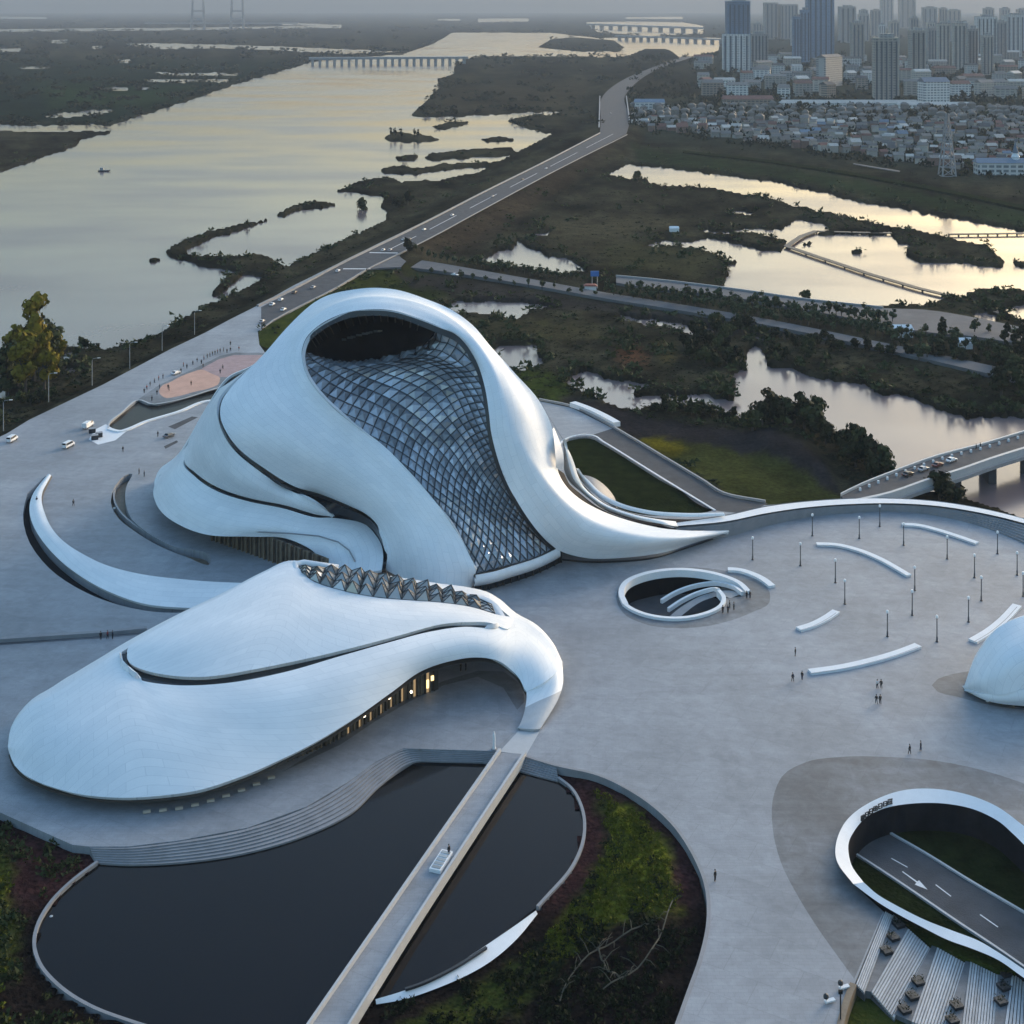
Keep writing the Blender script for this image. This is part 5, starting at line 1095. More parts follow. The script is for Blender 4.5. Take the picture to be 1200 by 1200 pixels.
# skylight of pyramids
lo_ = [(352,672,21.7),(365,680,21.2),(400,692,20.1),(440,700,18.9),(480,703.5,17.5),(520,706.5,15.5),(555,712,13.1),(580,719,11.5)]
hi_ = [(350,664,22.3),(366,665,22.2),(397,667,21.4),(440,673,19.6),(480,682,17.8),(518,691,15.6),(552,698,13.2),(576,708,11.7)]
lo_ = zsc([lo_])[0]; hi_ = zsc([hi_])[0]
NB = 15; LP = cr_path([G(*p) for p in lo_], NB + 1); HP = cr_path([G(*p) for p in hi_], NB + 1)
rr = random.Random(11)
for i in range(NB):
    for r in range(3):
        f0, f1 = r / 3, (r + 1) / 3
        q = [Vector(LP[i]).lerp(Vector(HP[i]), f0), Vector(LP[i + 1]).lerp(Vector(HP[i + 1]), f0), Vector(LP[i + 1]).lerp(Vector(HP[i + 1]), f1), Vector(LP[i]).lerp(Vector(HP[i]), f1)]
        big = math.sin(math.pi * min(1, (i + 1.2) / NB)) ** .6; c_ = sum(q, Vector()) / 4; n_ = (q[1] - q[0]).cross(q[3] - q[0]); n_ = n_.normalized() if n_.z > 0 else -n_.normalized()
        ap = c_ + n_ * (1.45 * big * rr.uniform(.75, 1.25) + .25) + (q[0] - c_) * rr.uniform(-.3, .3) + (q[1] - c_) * rr.uniform(-.2, .2); Fc = [(0, 1, 4), (1, 2, 4), (2, 3, 4), (3, 0, 4)]
        if (q[1] - q[0]).cross(q[3] - q[0]).z < 0: Fc = [f[::-1] for f in Fc]
        g_ = obj('skylight_pyramid', q + [ap], Fc, M['clearglass'], sm)
        mb = MB()
        for a in q: mb.tube([a, ap], .1, 4, False)
        for a, b in zip(q, q[1:] + q[:1]): mb.tube([a, b], .1, 4, False)
        mb.build('glazing_bar', M['frame'], g_)
mb = MB(); mb.tube([G(*p) + Vector((0, .0, -.2)) for p in zsc([[(350,673,21.2),(346,667,22),(346,661,22.4),(356,659,22.4),(375,662,22),(396,665,21.3)]])[0]], .75, 8); mb.build('skylight_lip', M['whitestone'], sm, True)
LPR = [[(536,693,14.4),(536,696,14.2),(536,698,13.6)], [(553,695,13.6),(552,698.5,13.4),(551,701,12.8)], [(568,699,12.7),(565,702.5,12.4),(562,705.5,11.9)], [(580,706,11.7),(576,709,11.5),(571,712,11)], [(588,715,10.7),(584,717,10.7),(579,718,10.6)], [(592,722,10.1),(588,722,10.3),(584,721,10.3)]]
shell('skylight_lip', net(zsc(LPR), 7, 30), M['whitestone'], sm, .5)
band('skylight_bed', [(a, b, c - .6) for a, b, c in lo_], [(a, b, c - .6) for a, b, c in hi_], M['frame'], sm)

# ------------------------------------------------------------------ white dome at the right
dm = empty('entrance_dome', G(1230, 815, 0), 'small white shell pavilion cut by the right picture edge', 'pavilion')
DS = [[(1129,806,.6),(1129.5,806,.6),(1130,807,.6)], [(1141,777,5),(1152,800,4),(1166,814.5,2.6)], [(1163,742,9.5),(1185,782,7.5),(1200,807,4.4)], [(1185,727,11.3),(1218,765,9.5),(1240,795,6)], [(1225,718,12),(1250,750,10.5),(1275,782,7)], [(1275,732,9.5),(1290,755,8),(1305,780,5)], [(1320,770,4),(1325,780,3),(1330,790,1)]]
shell('upper_shell', net(DS, 13, 50), M['white'], dm, .5)
DL_ = [[(1131,806,.7),(1133,807,.6),(1135,807.5,.6)], [(1160,813,2.2),(1160,816,1.8),(1160,819,1.2)], [(1195,808,4),(1197,816,3),(1200,824,1.4)], [(1240,797,5.6),(1243,810,4.2),(1247,822,1.8)], [(1300,785,4),(1305,797,3),(1310,808,1)]]
shell('lower_shell', net(DL_, 9, 40), M['white'], dm, .5)
backing('back_shell', [(1129.5,805,.6),(1141,778,4.6),(1163,743,9.1),(1185,728,10.9),(1225,719,11.6),(1275,733,9.1),(1320,771,3.6)], M['white'], dm, 40, (5, 8), 0, .5)
facade([(1140,811),(1165,822),(1200,829),(1250,828),(1300,818)], dm, 2.0, 14, M['darkglass'])
mb = MB(); p = G(1157, 822, 0); mb.tube([p, p + Vector((-.6, -.8, 3.0))], [.28, .16], 6); mb.build('strut', M['whitestone'], dm)
# ------------------------------------------------------------------ lamp posts, people, cars, small things
def lamp_post():
    e = empty('lamp_post', (0, 0, 0), 'x', 'lamp post', 'tall lamp posts on the plaza')
    MB().lathe([(.2, 0), (.2, 1.1), (.13, 1.25), (.12, 5.3)], (0, 0, 0), 8).build('pole', M['postgrey'], e, local=True)
    MB().lathe([(.34, 0), (.34, .12), (.26, .16)], (0, 0, 0), 8).build('base', M['black'], e, local=True)
    MB().lathe([(.17, 5.3), (.30, 5.42), (.33, 5.75), (.22, 6.0)], (0, 0, 0), 10).build('lamp_head', M['lampwhite'], e, local=True)
    return e
LAMPS = [(882,656,'lamp post nearest the opera house tail, leftmost of the plaza posts'), (952,628,'lamp post against the far ramp, left of the two posts near its crest'), (1007,631,'lamp post between the far ramp and the middle seat wall, second of the far row'), (1031,617,'lamp post standing highest in the view, closest to the far ramp rim'),
 (938,663,'lamp post just left of the tip of the middle curved seat wall'), (1059,639,'lamp post at the left tip of the far seat wall'), (1110,655,'lamp post in front of the middle of the far seat wall'), (1142,677,'lamp post before the right end of the far seat wall'),
 (1169,649,'lamp post beside the stepped bank, right of the far seat wall'), (1192,674,'lamp post near the right picture edge below the stepped bank'), (1199,699,'lamp post cut by the right picture edge above the dome'), (1150,704,'lamp post above the seat wall that rises beside the dome'),
 (1072,692,'lamp post at the right end of the middle seat wall, farther of a pair'), (1069,721,'lamp post below the right end of the middle seat wall, nearer of a pair'), (979,683,'lamp post inside the bow of the middle seat wall, upper of two'), (990,708,'lamp post inside the middle seat wall bow, just above the short seat wall'),
 (1040,746,'lamp post standing just above the long near seat wall'), (1098,752,'lamp post right of the end of the long near seat wall'), (1135,729,'lamp post left of the rising seat wall by the dome')]
L0 = lamp_post()
for k, (u_, v_, lab) in enumerate(LAMPS):
    o = L0 if k == 0 else copy_tree(L0); o.location = G(u_, v_, 0); o.scale = (.84, .84, .84); o['label'] = lab
def street_lamp():
    e = empty('street_lamp', (0, 0, 0), 'x', 'street lamp', 'thin street lamps on the river bank')
    MB().tube([(0, 0, 0), (0, 0, 8), (.3, 0, 8.6), (1.8, .1, 8.8)], [.14, .09, .08, .06], 6).build('pole', M['grey'], e, local=True)
    MB().box((2.1, .1, 8.78), (.9, .3, .14)).build('lamp_head', M['lampwhite'], e, local=True)
    return e
s0 = street_lamp()
for k, (u_, v_, lab) in enumerate(((152,432,'thin street lamp standing between the autumn trees and the sand pit'), (190,411,'thin street lamp on the bank above the sand pit'), (228,392,'thin street lamp farthest up the river bank'), (108,452,'thin street lamp just right of the autumn trees'), (57,471,'thin street lamp in front of the autumn trees'), (4,505,'thin street lamp at the left picture edge'))):
    o = s0 if k == 0 else copy_tree(s0); o.location = G(u_, v_, -.2); o['label'] = lab
# people -------------------------------------------------------------
def skin(name, verts, edges, radii, m, sub=1):
    me_ = bpy.data.meshes.new(name); me_.from_pydata(verts, edges, []); o = bpy.data.objects.new(name, me_); COL.objects.link(o)
    md = o.modifiers.new('s', 'SKIN')
    for i, r in enumerate(radii): me_.skin_vertices[0].data[i].radius = (r, r)
    me_.skin_vertices[0].data[0].use_root = True
    if sub: sd_ = o.modifiers.new('d', 'SUBSURF'); sd_.levels = sub; sd_.render_levels = sub
    dg = bpy.context.evaluated_depsgraph_get(); r = bpy.data.meshes.new_from_object(o.evaluated_get(dg)); r.name = name
    bpy.data.objects.remove(o); r.materials.clear(); r.materials.append(m)
    r.polygons.foreach_set('use_smooth', [True] * len(r.polygons)); return r
SK = mat('skin', (.36, .22, .15), .6); HAIR = mat('dark_hair', (.015, .012, .01), .6)
def person_meshes(stride, arm):
    s = stride
    v = [(0,0,.95),(0,0,1.15),(0,0,1.38),(0,.01,1.50),(0,-.01,1.58),(0,-.01,1.68),(.17,0,1.40),(.24,-arm*.10,1.12),(.25,-arm*.26-.02,.88),(-.17,0,1.40),(-.24,arm*.10,1.12),(-.25,arm*.26-.02,.88),(.09,0,.90),(.10,-s*.5-.01,.50),(.10,-s*.7+.05,.08),(.10,-s*.7-.10,.04),(-.09,0,.90),(-.10,s*.5-.01,.50),(-.10,s*.7+.05,.08),(-.10,s*.7-.10,.04)]
    e = [(0,1),(1,2),(2,3),(3,4),(4,5),(2,6),(6,7),(7,8),(2,9),(9,10),(10,11),(0,12),(12,13),(13,14),(14,15),(0,16),(16,17),(17,18),(18,19)]
    r = [.13,.12,.14,.055,.085,.085,.06,.045,.035,.06,.045,.035,.085,.06,.045,.04,.085,.06,.045,.04]
    body = skin('person', v, e, r, SK)
    top = ([v[i] for i in (0,1,2,6,7,8,9,10,11)], [(0,1),(1,2),(2,3),(3,4),(4,5),(2,6),(6,7),(7,8)], [.165,.15,.17,.085,.065,.05,.085,.065,.05])
    top[0][5] = tuple(np.array(v[7]) * .25 + np.array(v[8]) * .75); top[0][8] = tuple(np.array(v[10]) * .25 + np.array(v[11]) * .75); top[0][0] = (0, 0, .90)
    leg = ([(0,0,.97),v[12],v[13],v[14],v[16],v[17],v[18]], [(0,1),(1,2),(2,3),(0,4),(4,5),(5,6)], [.145,.105,.08,.06,.105,.08,.06])
    return body, top, leg
CLOTH = {'black': (.012,.012,.014), 'dark blue': (.016,.022,.045), 'grey': (.12,.12,.125), 'white': (.62,.62,.62), 'red': (.25,.03,.03), 'brown': (.07,.045,.03)}
CM = {k: mat(k.replace(' ', '_') + '_cloth', c, .85) for k, c in CLOTH.items()}
poses = [person_meshes(.0, .1), person_meshes(.26, .6), person_meshes(.14, -.5)]
cache = {}
hairm = MB(); hairm.lathe([(.06, 1.60), (.105, 1.66), (.105, 1.71), (.08, 1.77), (.02, 1.79)], (0, .012, 0), 8); hair_me = hairm.mesh('hair', HAIR, True)
def person(u_, v_, top, legs, pose, rz, lab, group='people on the plaza', z_=0.0, sc=.95):
    body, tp, lg = poses[pose]
    for key, src, nm, c in ((('t', pose, top), tp, 'jacket', top), (('l', pose, legs), lg, 'trousers', legs)):
        if key not in cache: cache[key] = skin(nm, src[0], src[1], src[2], CM[c])
    o = link('person', body, None, G(u_, v_, z_), rz, sc); tag(o, lab, 'person', group)
    link('jacket', cache[('t', pose, top)], o); link('trousers', cache[('l', pose, legs)], o); link('hair', hair_me, o)
    return o
PPL = [(932,769,'black','black',0,1.2,'person in black standing alone below the short seat wall'), (929,799,'dark blue','black',1,.5,'person in dark clothes, left of a pair near the long seat wall'), (940,797,'black','dark blue',0,2.5,'person in black, right of a pair at the tip of the long seat wall'),
 (1028,807,'white','black',2,3.6,'person in a white top walking in a group of four right of centre'), (1032.5,807,'black','black',1,3.2,'person in black beside the white topped walker, upper right of the group of four'), (1027,825,'black','grey',1,3.3,'person in black, lower left of the group of four'), (1031.5,825,'black','black',2,3.1,'person in black, lower right of the group of four'),
 (847,719,'black','black',0,.4,'person in black at the stairwell ramp, leftmost of the group'), (853,718.5,'dark blue','black',0,2.4,'person in dark blue in the middle of the stairwell group'), (855,713.5,'black','grey',2,1.4,'person in black standing behind the stairwell group'), (860,715,'grey','black',0,4.0,'person in grey, rightmost of the stairwell group'), (875,702,'black','black',0,.2,'person in black at the end of the upper stairwell rim'), (879,701.5,'black','dark blue',0,2.2,'person in dark clothes beside another at the end of the stairwell rim'),
 (1066,884,'black','black',1,1.0,'person in black, left of a pair above the dark apron'), (1079,880,'black','dark blue',2,1.2,'person in black, right of a pair above the dark apron'), (838,1033,'black','black',0,.8,'person in black alone at the plaza edge beside the right garden'),
 (144,530,'black','grey',1,.8,'person in dark clothes walking alone on the left terrace'), (163,556,'black','black',2,2.0,'person in black on the left terrace by the sunken slot, left of a pair'), (169,559,'dark blue','black',0,2.2,'person in dark blue on the left terrace by the sunken slot, right of a pair'), (134,601,'white','grey',0,.5,'person in white at the outer edge of the sunken slot'),
 (118,750,'black','black',0,.2,'person in black by the low terrace wall, leftmost of three'), (126,749,'red','black',2,1.2,'person in red by the low terrace wall, middle of three'), (132,749,'dark blue','black',0,2.2,'person in dark blue by the low terrace wall, rightmost of three'), (1144,527,'black','black',1,1.5,'person in black on the river bridge footway, left of two'), (1149,525.5,'dark blue','black',2,1.5,'person in dark blue on the river bridge footway, right of two'), (270,405,'black','black',0,.5,'person in black alone between the sand pit and the dike road'), (526,1003,'black','dark blue',0,.9,'person in dark clothes standing by the white hatch on the footbridge'),
 (540,787,'black','black',0,.9,'person in black before the lit windows, left of two'), (546,786,'dark blue','black',2,1.9,'person in dark blue before the lit windows, right of two'), (86,593,'grey','black',1,.9,'person in grey walking inside the ribbon wall'), (43,590,'black','black',0,.9,'person in black beside the upper tip of the ribbon wall'), (185,512,'black','grey',0,.9,'person in dark clothes by the near rim of the black pool')]
for a in PPL: person(*a[:7], z_=.06 if a[0] == 526 else (1.05 if a[0] in (1144, 1149) else 0))
CRD = [(178,470),(184,463),(176,453),(181,449),(186,446),(191,444),(187,456),(198,458),(212,437),(219,432),(226,428),(231,425),(239,422),(243,420),(246,418.5),(249,417),(252,416),(255,414.5),(258,413.5),(262,412.5),(266,414),(270,412),(280,411),(172,457),(169,461),(236,427),(215,430)]
CRD.sort()
for k, (u_, v_) in enumerate(CRD): c_ = ['black','red','grey','dark blue','brown'][k % 5]; person(u_, v_, c_, ['black','dark blue','grey'][k % 3], k % 3, k * 1.3, f'person in {c_} in the crowd by the sand pit, {ordn(k)} from the left', 'crowd round the sand pit', .01)
for k, (u_, v_, c_, lab) in enumerate(((258,438,'black','person in black standing on the pale mauve sand, nearer of two'), (261,433,'grey','person in grey standing on the pale mauve sand, farther of two'), (238,431,'black','person in black standing at the border of pink and mauve sand'), (224,452,'brown','person in brown alone in the middle of the pink sand'), (197,456,'black','person in black on the left corner of the pink sand'))): person(u_, v_, c_, 'black', k % 3, k, lab, 'people on the sand', .015)
# cars ---------------------------------------------------------------
TYRE = mat('tyre', (.012, .012, .012), .8); RIM = mat('wheel_rim', (.3, .3, .31), .35, metal=.8); CGL = mat('car_glass', (.01, .012, .015), .08); HLM = mat('headlight', (.7, .7, .68), .2); TLM = mat('tail_light', (.35, .02, .02), .3)
PAINT = {k: mat(k.replace(' ', '_') + '_paint', c, .3, spec=.6) for k, c in {'white': (.68,.69,.7), 'silver': (.34,.35,.37), 'black': (.012,.012,.014), 'dark red': (.10,.015,.018), 'grey': (.11,.115,.12), 'blue': (.03,.06,.16)}.items()}
def car(loc, rz, kind, colour, lab, group):
    L_, W_, prof = {'car': (4.5, 1.8, [(-2.25,.45),(-2.22,.85),(-1.55,.95),(-1.0,1.42),(.35,1.45),(1.15,.98),(2.1,.82),(2.25,.45)]), 'van': (5.0, 1.95, [(-2.5,.45),(-2.48,1.3),(-2.35,2.05),(1.2,2.08),(1.95,1.25),(2.42,1.1),(2.5,.45)]), 'truck': (5.6, 2.0, [(-2.8,.55),(-2.8,2.3),(.7,2.3),(.75,1.9),(1.9,1.9),(2.5,1.2),(2.8,1.05),(2.8,.5)])}[kind]
    e = empty(kind, loc, lab, 'car' if kind == 'car' else kind, group, rz); e.scale = (.8, .8, .8); n = len(prof); V = []
    for y_ in (-1, 1):
        for x_, z_ in prof: V.append((x_, y_ * W_ / 2 * (.84 if z_ > 1.2 else 1.0), z_))
    Fc = [(i, (i + 1) % n, n + (i + 1) % n, n + i) for i in range(n)] + [tuple(range(n))[::-1], tuple(range(n, 2 * n))]
    bd = obj('body', V, Fc, PAINT[colour], e, False, True); bv = bd.modifiers.new('b', 'BEVEL'); bv.width = .06; bv.segments = 1
    g = MB(); top = max(p[1] for p in prof); zw = 1.0 if kind == 'car' else 1.25
    xr = {'car': (-1.25, .75, -1.0, .32), 'van': (-2.2, 1.5, -2.2, 1.1), 'truck': (.85, 2.1, .85, 1.75)}[kind]
    for y_ in (-1, 1):
        a_ = W_ / 2 * .95; b_ = W_ / 2 * .85; g.add([(xr[0], y_ * a_, zw), (xr[1], y_ * a_, zw), (xr[3], y_ * b_, top - .12), (xr[2], y_ * b_, top - .12)], [(0, 1, 2, 3) if y_ < 0 else (3, 2, 1, 0)])
    if kind == 'car': fr = ((1.12, 1.02), (.38, 1.43)); rr_ = ((-1.52, .99), (-1.02, 1.41))
    elif kind == 'van': fr = ((1.90, 1.33), (1.25, 2.0)); rr_ = ((-2.46, 1.4), (-2.38, 1.95))
    else: fr = ((2.42, 1.3), (1.95, 1.85)); rr_ = None
    for q, s_ in ((fr, .035), (rr_, -.035)):
        if q: a_ = W_ / 2 * .78; g.add([(q[0][0] + s_, -a_, q[0][1] + .03), (q[0][0] + s_, a_, q[0][1] + .03), (q[1][0] + s_, a_ * .92, q[1][1] + .02), (q[1][0] + s_, -a_ * .92, q[1][1] + .02)], [(0, 1, 2, 3) if s_ > 0 else (3, 2, 1, 0)])
    g.build('window', CGL, e, False, True)
    for x_ in (-L_ * .3, L_ * .3):
        for y_ in (-1, 1):
            w_ = MB().tube([(x_, y_ * (W_ / 2 - .18), .34), (x_, y_ * (W_ / 2 + .02), .34)], .34, 12).build('wheel', TYRE, e, False, True)
            MB().tube([(x_, y_ * (W_ / 2 + .0), .34), (x_, y_ * (W_ / 2 + .035), .34)], .2, 8).build('rim', RIM, w_, False, True)
    for y_ in (-1, 1):
        MB().box((L_ / 2 - .02, y_ * W_ * .34, .72), (.1, .36, .16)).build('headlight', HLM, e, False, True)
        MB().box((-L_ / 2 + .02, y_ * W_ * .36, .8), (.08, .3, .16)).build('tail_light', TLM, e, False, True)
    return e
def hd(u_, v_, du, dv, z_=0): a, b = G(u_, v_, z_), G(u_ + du, v_ + dv, z_); return math.atan2(b.y - a.y, b.x - a.x)
CARS = [(14,517,'van','white',10,-6,'white van at the left picture edge on the esplanade'), (80,524,'van','white',10,-5,'white van on the esplanade left of the black pool'), (103,501,'truck','white',8,-5,'small white truck parked beside the pale landing of the black pool'),
 (307,378,'car','silver',8,-5,'silver car nearest the opera house on the dike road'), (332,364,'car','white',8,-5,'white car on the near lane of the dike road, first behind the silver car'), (319,358,'car','white',8,-5,'white car along the barrier of the dike road, lower of two'), (329,352.5,'car','white',8,-5,'white car along the barrier of the dike road, upper of two'), (345,344,'car','black',8,-5,'black car by the barrier of the dike road'), (367,338,'car','silver',8,-5,'silver car in the middle of the dike road below the crossing'), (396,318.5,'car','white',8,-5,'white car at the lower stop line of the dike road'),
 (449,294,'car','white',8,-5,'white car waiting at the upper stop line, left of two'), (457,294,'car','silver',8,-5,'silver car waiting at the upper stop line, right of two'), (473,281.5,'car','white',8,-5,'white car beyond the crossing, left of two abreast'), (480,281.5,'car','grey',8,-5,'grey car beyond the crossing, right of two abreast'), (497,270,'car','white',8,-4,'white car third beyond the crossing on the long straight'), (530,253,'car','white',8,-4,'white car alone on the long straight of the dike road'), (577,231,'car','silver',8,-4,'silver car halfway up the long straight of the dike road'), (640,198,'car','white',8,-4,'white car near the top of the dike road'), (612,211,'car','black',8,-4,'black car two thirds up the dike road'), (716,133,'car','white',-2,-8,'white car on the wide forecourt at the top of the dike'),
 (1064,557.5,'car','black',8,-3,'black car on the river bridge, first in the line of four'), (1082,551.5,'car','silver',8,-3,'silver car on the river bridge, second in the line'), (1099,546.5,'car','dark red',8,-3,'dark red car on the river bridge, third in the line'), (1115,541,'car','white',8,-3,'white car on the river bridge, last in the line'), (206,438.5,'car','white',8,-3,'white car parked beside the crowd at the sand pit'), (533,323,'car','white',8,1,'white car on the tree lined road near the crossing'), (198,512,'car','grey',8,-3,'grey car parked by the near rim of the black pool')]
for u_, v_, k, c, du, dv, lab in CARS:
    z_ = 1.0 if 1050 < u_ < 1130 else (-3.3 if u_ == 533 else .03)
    car(G(u_, v_, z_), hd(u_, v_, du, dv, z_), k, c, lab, 'cars on the river bridge' if z_ == 1.0 else 'cars along the dike')
# clutter at the pool landing
rr = random.Random(4)
for k, (u_, v_, lab) in enumerate(((108,507,'dark equipment crate left of the white truck landing'), (116,512,'dark equipment crate at the lower edge of the pale landing'), (111,515,'dark equipment crate lowest of the three at the pale landing'))):
    p = G(u_, v_, 0); e = empty('equipment_crate', p, lab, 'crate', 'crates at the pool landing'); MB().box((p.x, p.y, .6), (1.8, 1.3, 1.2), .4).build('box', M['black'], e); MB().box((p.x, p.y, 1.25), (1.9, 1.4, .1), .4).build('lid', M['grey'], e)
# white hatch on the footbridge
p = G(517, 1012, .05); e = empty('glass_hatch', p, 'low white framed glass hatch lying on the footbridge deck', 'hatch'); rz = hd(517, 1012, 20, -31)
MB().box((p.x, p.y, p.z + .3), (4.6, 1.7, .5), rz).build('frame', M['whitestone'], e)
for k in range(5):
    d_ = (k - 2) * .85; MB().box((p.x + d_ * math.cos(rz), p.y + d_ * math.sin(rz), p.z + .58), (.6, 1.3, .06), rz).build('pane', M['clearglass'], e)
# white marker post by the pond steps
p = G(579, 878, 0); e = empty('marker_post', p, 'slim white marker post at the top of the pond steps beside the footbridge', 'post'); MB().lathe([(.3, 0), (.22, .6), (.2, 2.4), (.05, 2.9)], p, 8).build('shaft', M['whitestone'], e); MB().lathe([(.5, 0), (.5, .15)], p, 8).build('foot', M['grey'], e)
# floodlights
for u_, v_, lab in ((985,1160,'black headed floodlight on white bracket, right one at the lawn corner'), (968,1176,'black headed floodlight on white bracket, left one at the lawn corner')):
    p = G(u_, v_, 0); e = empty('floodlight', p, lab, 'floodlight', 'floodlights at the lawn corner'); e.scale = (.7,) * 3
    MB().tube([p, p + Vector((.1, .1, 1.0))], .1, 6).build('post', M['whitestone'], e); MB().box((p.x + .7, p.y + .25, .35), (1.9, .7, .25), .35).build('bracket', M['whitestone'], e); MB().lathe([(.1, .8), (.42, .95), (.48, 1.3), (.3, 1.6), (.05, 1.7)], p, 10).build('head', M['black'], e)
p = G(985, 1196, 0); e = empty('sign_post', p, 'thin dark post rising at the lower lawn edge', 'post'); MB().tube([p, p + Vector((0, 0, 3.6))], .09, 6).build('pole', M['black'], e); MB().box((p.x, p.y, 3.4), (.5, .12, .5)).build('plate', M['black'], e)
# billboard, boat, pylon
p = ground(697, 338); e = empty('billboard', p, 'bright blue billboard above the tree lined road', 'billboard')
w_ = mpp(697, 330, -4); MB().box((p.x, p.y, p.z + 6.6), (9.5 * w_, .6, 6 * w_)).build('panel', mat('blue_sign', (.025, .14, .42), .5), e)
for s_ in (-1, 1): MB().tube([(p.x + s_ * 3 * w_, p.y + .4, p.z), (p.x + s_ * 3 * w_, p.y + .4, p.z + 6)], .2, 5).build('post', M['grey'], e)
p = ground(692, 341); e = empty('kiosk', p, 'small red roofed kiosk beside the blue billboard', 'kiosk'); MB().box((p.x, p.y, p.z + 1.2), (5, 3, 2.4)).build('wall', M['whitestone'], e); MB().box((p.x, p.y, p.z + 2.7), (6, 4, .6), 0, .7).build('roof', mat('red_roof', (.22, .06, .04), .7), e)
for u_, v_, w_, h_, lab in ((1057,394,7,3,'small white tent in the gap between the promenade trees'), (1128,408,6,2.5,'small white shed among the trees right of the promenade tent'), (790,271,5,2,'tiny white hut on the dark marsh left of the bright lake')):
    p = ground(u_, v_); e = empty('white_hut', p, lab, 'hut', 'small white huts in the wetland'); MB().box((p.x, p.y, p.z + h_ / 2), (w_, w_ * .7, h_)).build('wall', M['whitestone'], e)
    MB().add([(p.x - w_ * .55, p.y - w_ * .4, p.z + h_), (p.x + w_ * .55, p.y - w_ * .4, p.z + h_), (p.x + w_ * .55, p.y + w_ * .4, p.z + h_), (p.x - w_ * .55, p.y + w_ * .4, p.z + h_), (p.x - w_ * .5, p.y, p.z + h_ * 1.5), (p.x + w_ * .5, p.y, p.z + h_ * 1.5)], [(0, 1, 5, 4), (2, 3, 4, 5), (0, 4, 3), (1, 2, 5)]).build('roof', M['whitestone'], e)
p = G(121, 201, ZW); e = empty('boat', p, 'tiny dark boat alone on the wide river', 'boat'); MB().add([(p.x - 4, p.y - 1, ZW + .9), (p.x + 4, p.y - 1.2, ZW + .9), (p.x + 6, p.y, ZW + 1.3), (p.x + 4, p.y + 1.2, ZW + .9), (p.x - 4, p.y + 1, ZW + .9), (p.x - 3.4, p.y - .6, ZW - .3), (p.x + 4, p.y, ZW - .3), (p.x - 3.4, p.y + .6, ZW - .3)], [(0, 1, 6, 5), (1, 2, 6), (2, 3, 6), (3, 4, 7, 6), (4, 0, 5, 7), (5, 6, 7), (0, 4, 3, 2, 1)]).build('hull', M['black'], e); MB().box((p.x - 1, p.y, ZW + 1.9), (3, 1.4, 2.0), 0, .85).build('cabin', M['grey'], e)
p = ground(1110, 206); e = empty('pylon', p, 'rusty lattice pylon at the edge of the old town', 'pylon'); w_ = 5
for s_, t_ in ((-1, -1), (1, -1), (1, 1), (-1, 1)): MB().tube([(p.x + s_ * w_, p.y + t_ * w_, p.z), (p.x + s_ * .8, p.y + t_ * .8, p.z + 46)], [.6, .35], 4).build('leg', M['grey'], e)
mb = MB()
for k in range(7):
    a = w_ * (1 - k / 7.6); z1 = p.z + k * 6.4; c4 = [(p.x + s_ * a, p.y + t_ * a, z1) for s_, t_ in ((-1, -1), (1, -1), (1, 1), (-1, 1))]; a2 = w_ * (1 - (k + 1) / 7.6); d4 = [(p.x + s_ * a2, p.y + t_ * a2, z1 + 6.4) for s_, t_ in ((-1, -1), (1, -1), (1, 1), (-1, 1))]
    for i in range(4): mb.tube([c4[i], d4[(i + 1) % 4]], .3, 4, False); mb.tube([c4[i], c4[(i + 1) % 4]], .3, 4, False)
mb.build('bracing', M['grey'], e)
# ------------------------------------------------------------------ the town
def window_mat(name, c, cw, ww, wh):
    m = mat(name, c, .6); t = m.node_tree; b = t.nodes['Principled BSDF']; geo = t.nodes.new('ShaderNodeNewGeometry'); sx = t.nodes.new('ShaderNodeSeparateXYZ'); t.links.new(geo.outputs['Position'], sx.inputs[0])
    ad = t.nodes.new('ShaderNodeMath'); ad.operation = 'ADD'; t.links.new(sx.outputs['X'], ad.inputs[0]); t.links.new(sx.outputs['Y'], ad.inputs[1])
    cb_ = t.nodes.new('ShaderNodeCombineXYZ'); t.links.new(ad.outputs[0], cb_.inputs['X']); t.links.new(sx.outputs['Z'], cb_.inputs['Y'])
    br = t.nodes.new('ShaderNodeTexBrick'); br.offset = 0; br.inputs['Scale'].default_value = 1; br.inputs['Brick Width'].default_value = ww; br.inputs['Row Height'].default_value = wh; br.inputs['Mortar Size'].default_value = .75
    br.inputs['Color1'].default_value = (*cw, 1); br.inputs['Color2'].default_value = (*[x * 1.7 for x in cw], 1); br.inputs['Mortar'].default_value = (*c, 1); t.links.new(cb_.outputs[0], br.inputs['Vector'])
    oi = t.nodes.new('ShaderNodeObjectInfo'); mp = t.nodes.new('ShaderNodeMapRange'); mp.inputs['To Min'].default_value = .8; mp.inputs['To Max'].default_value = 1.15; t.links.new(oi.outputs['Random'], mp.inputs[0])
    x = t.nodes.new('ShaderNodeVectorMath'); x.operation = 'SCALE'; t.links.new(br.outputs['Color'], x.inputs[0]); t.links.new(mp.outputs[0], x.inputs['Scale']); t.links.new(x.outputs[0], b.inputs['Base Color']); return m
WM = dict(beige=window_mat('beige_facade', (.42, .38, .335), (.15, .145, .14), 5, 3.3), white=window_mat('white_facade', (.66, .64, .62), (.16, .17, .18), 5, 3.3), blue=window_mat('blue_facade', (.17, .25, .36), (.08, .115, .17), 5, 3.6), brown=window_mat('brown_facade', (.30, .235, .19), (.07, .065, .06), 5, 3.2), dun=window_mat('dun_facade', (.20, .165, .14), (.08, .07, .065), 5, 3.2), grey=window_mat('grey_facade', (.34, .335, .33), (.12, .12, .125), 5, 3.3))
WS = mat('window_strip', (.07, .085, .11), .2, objrand=.3)
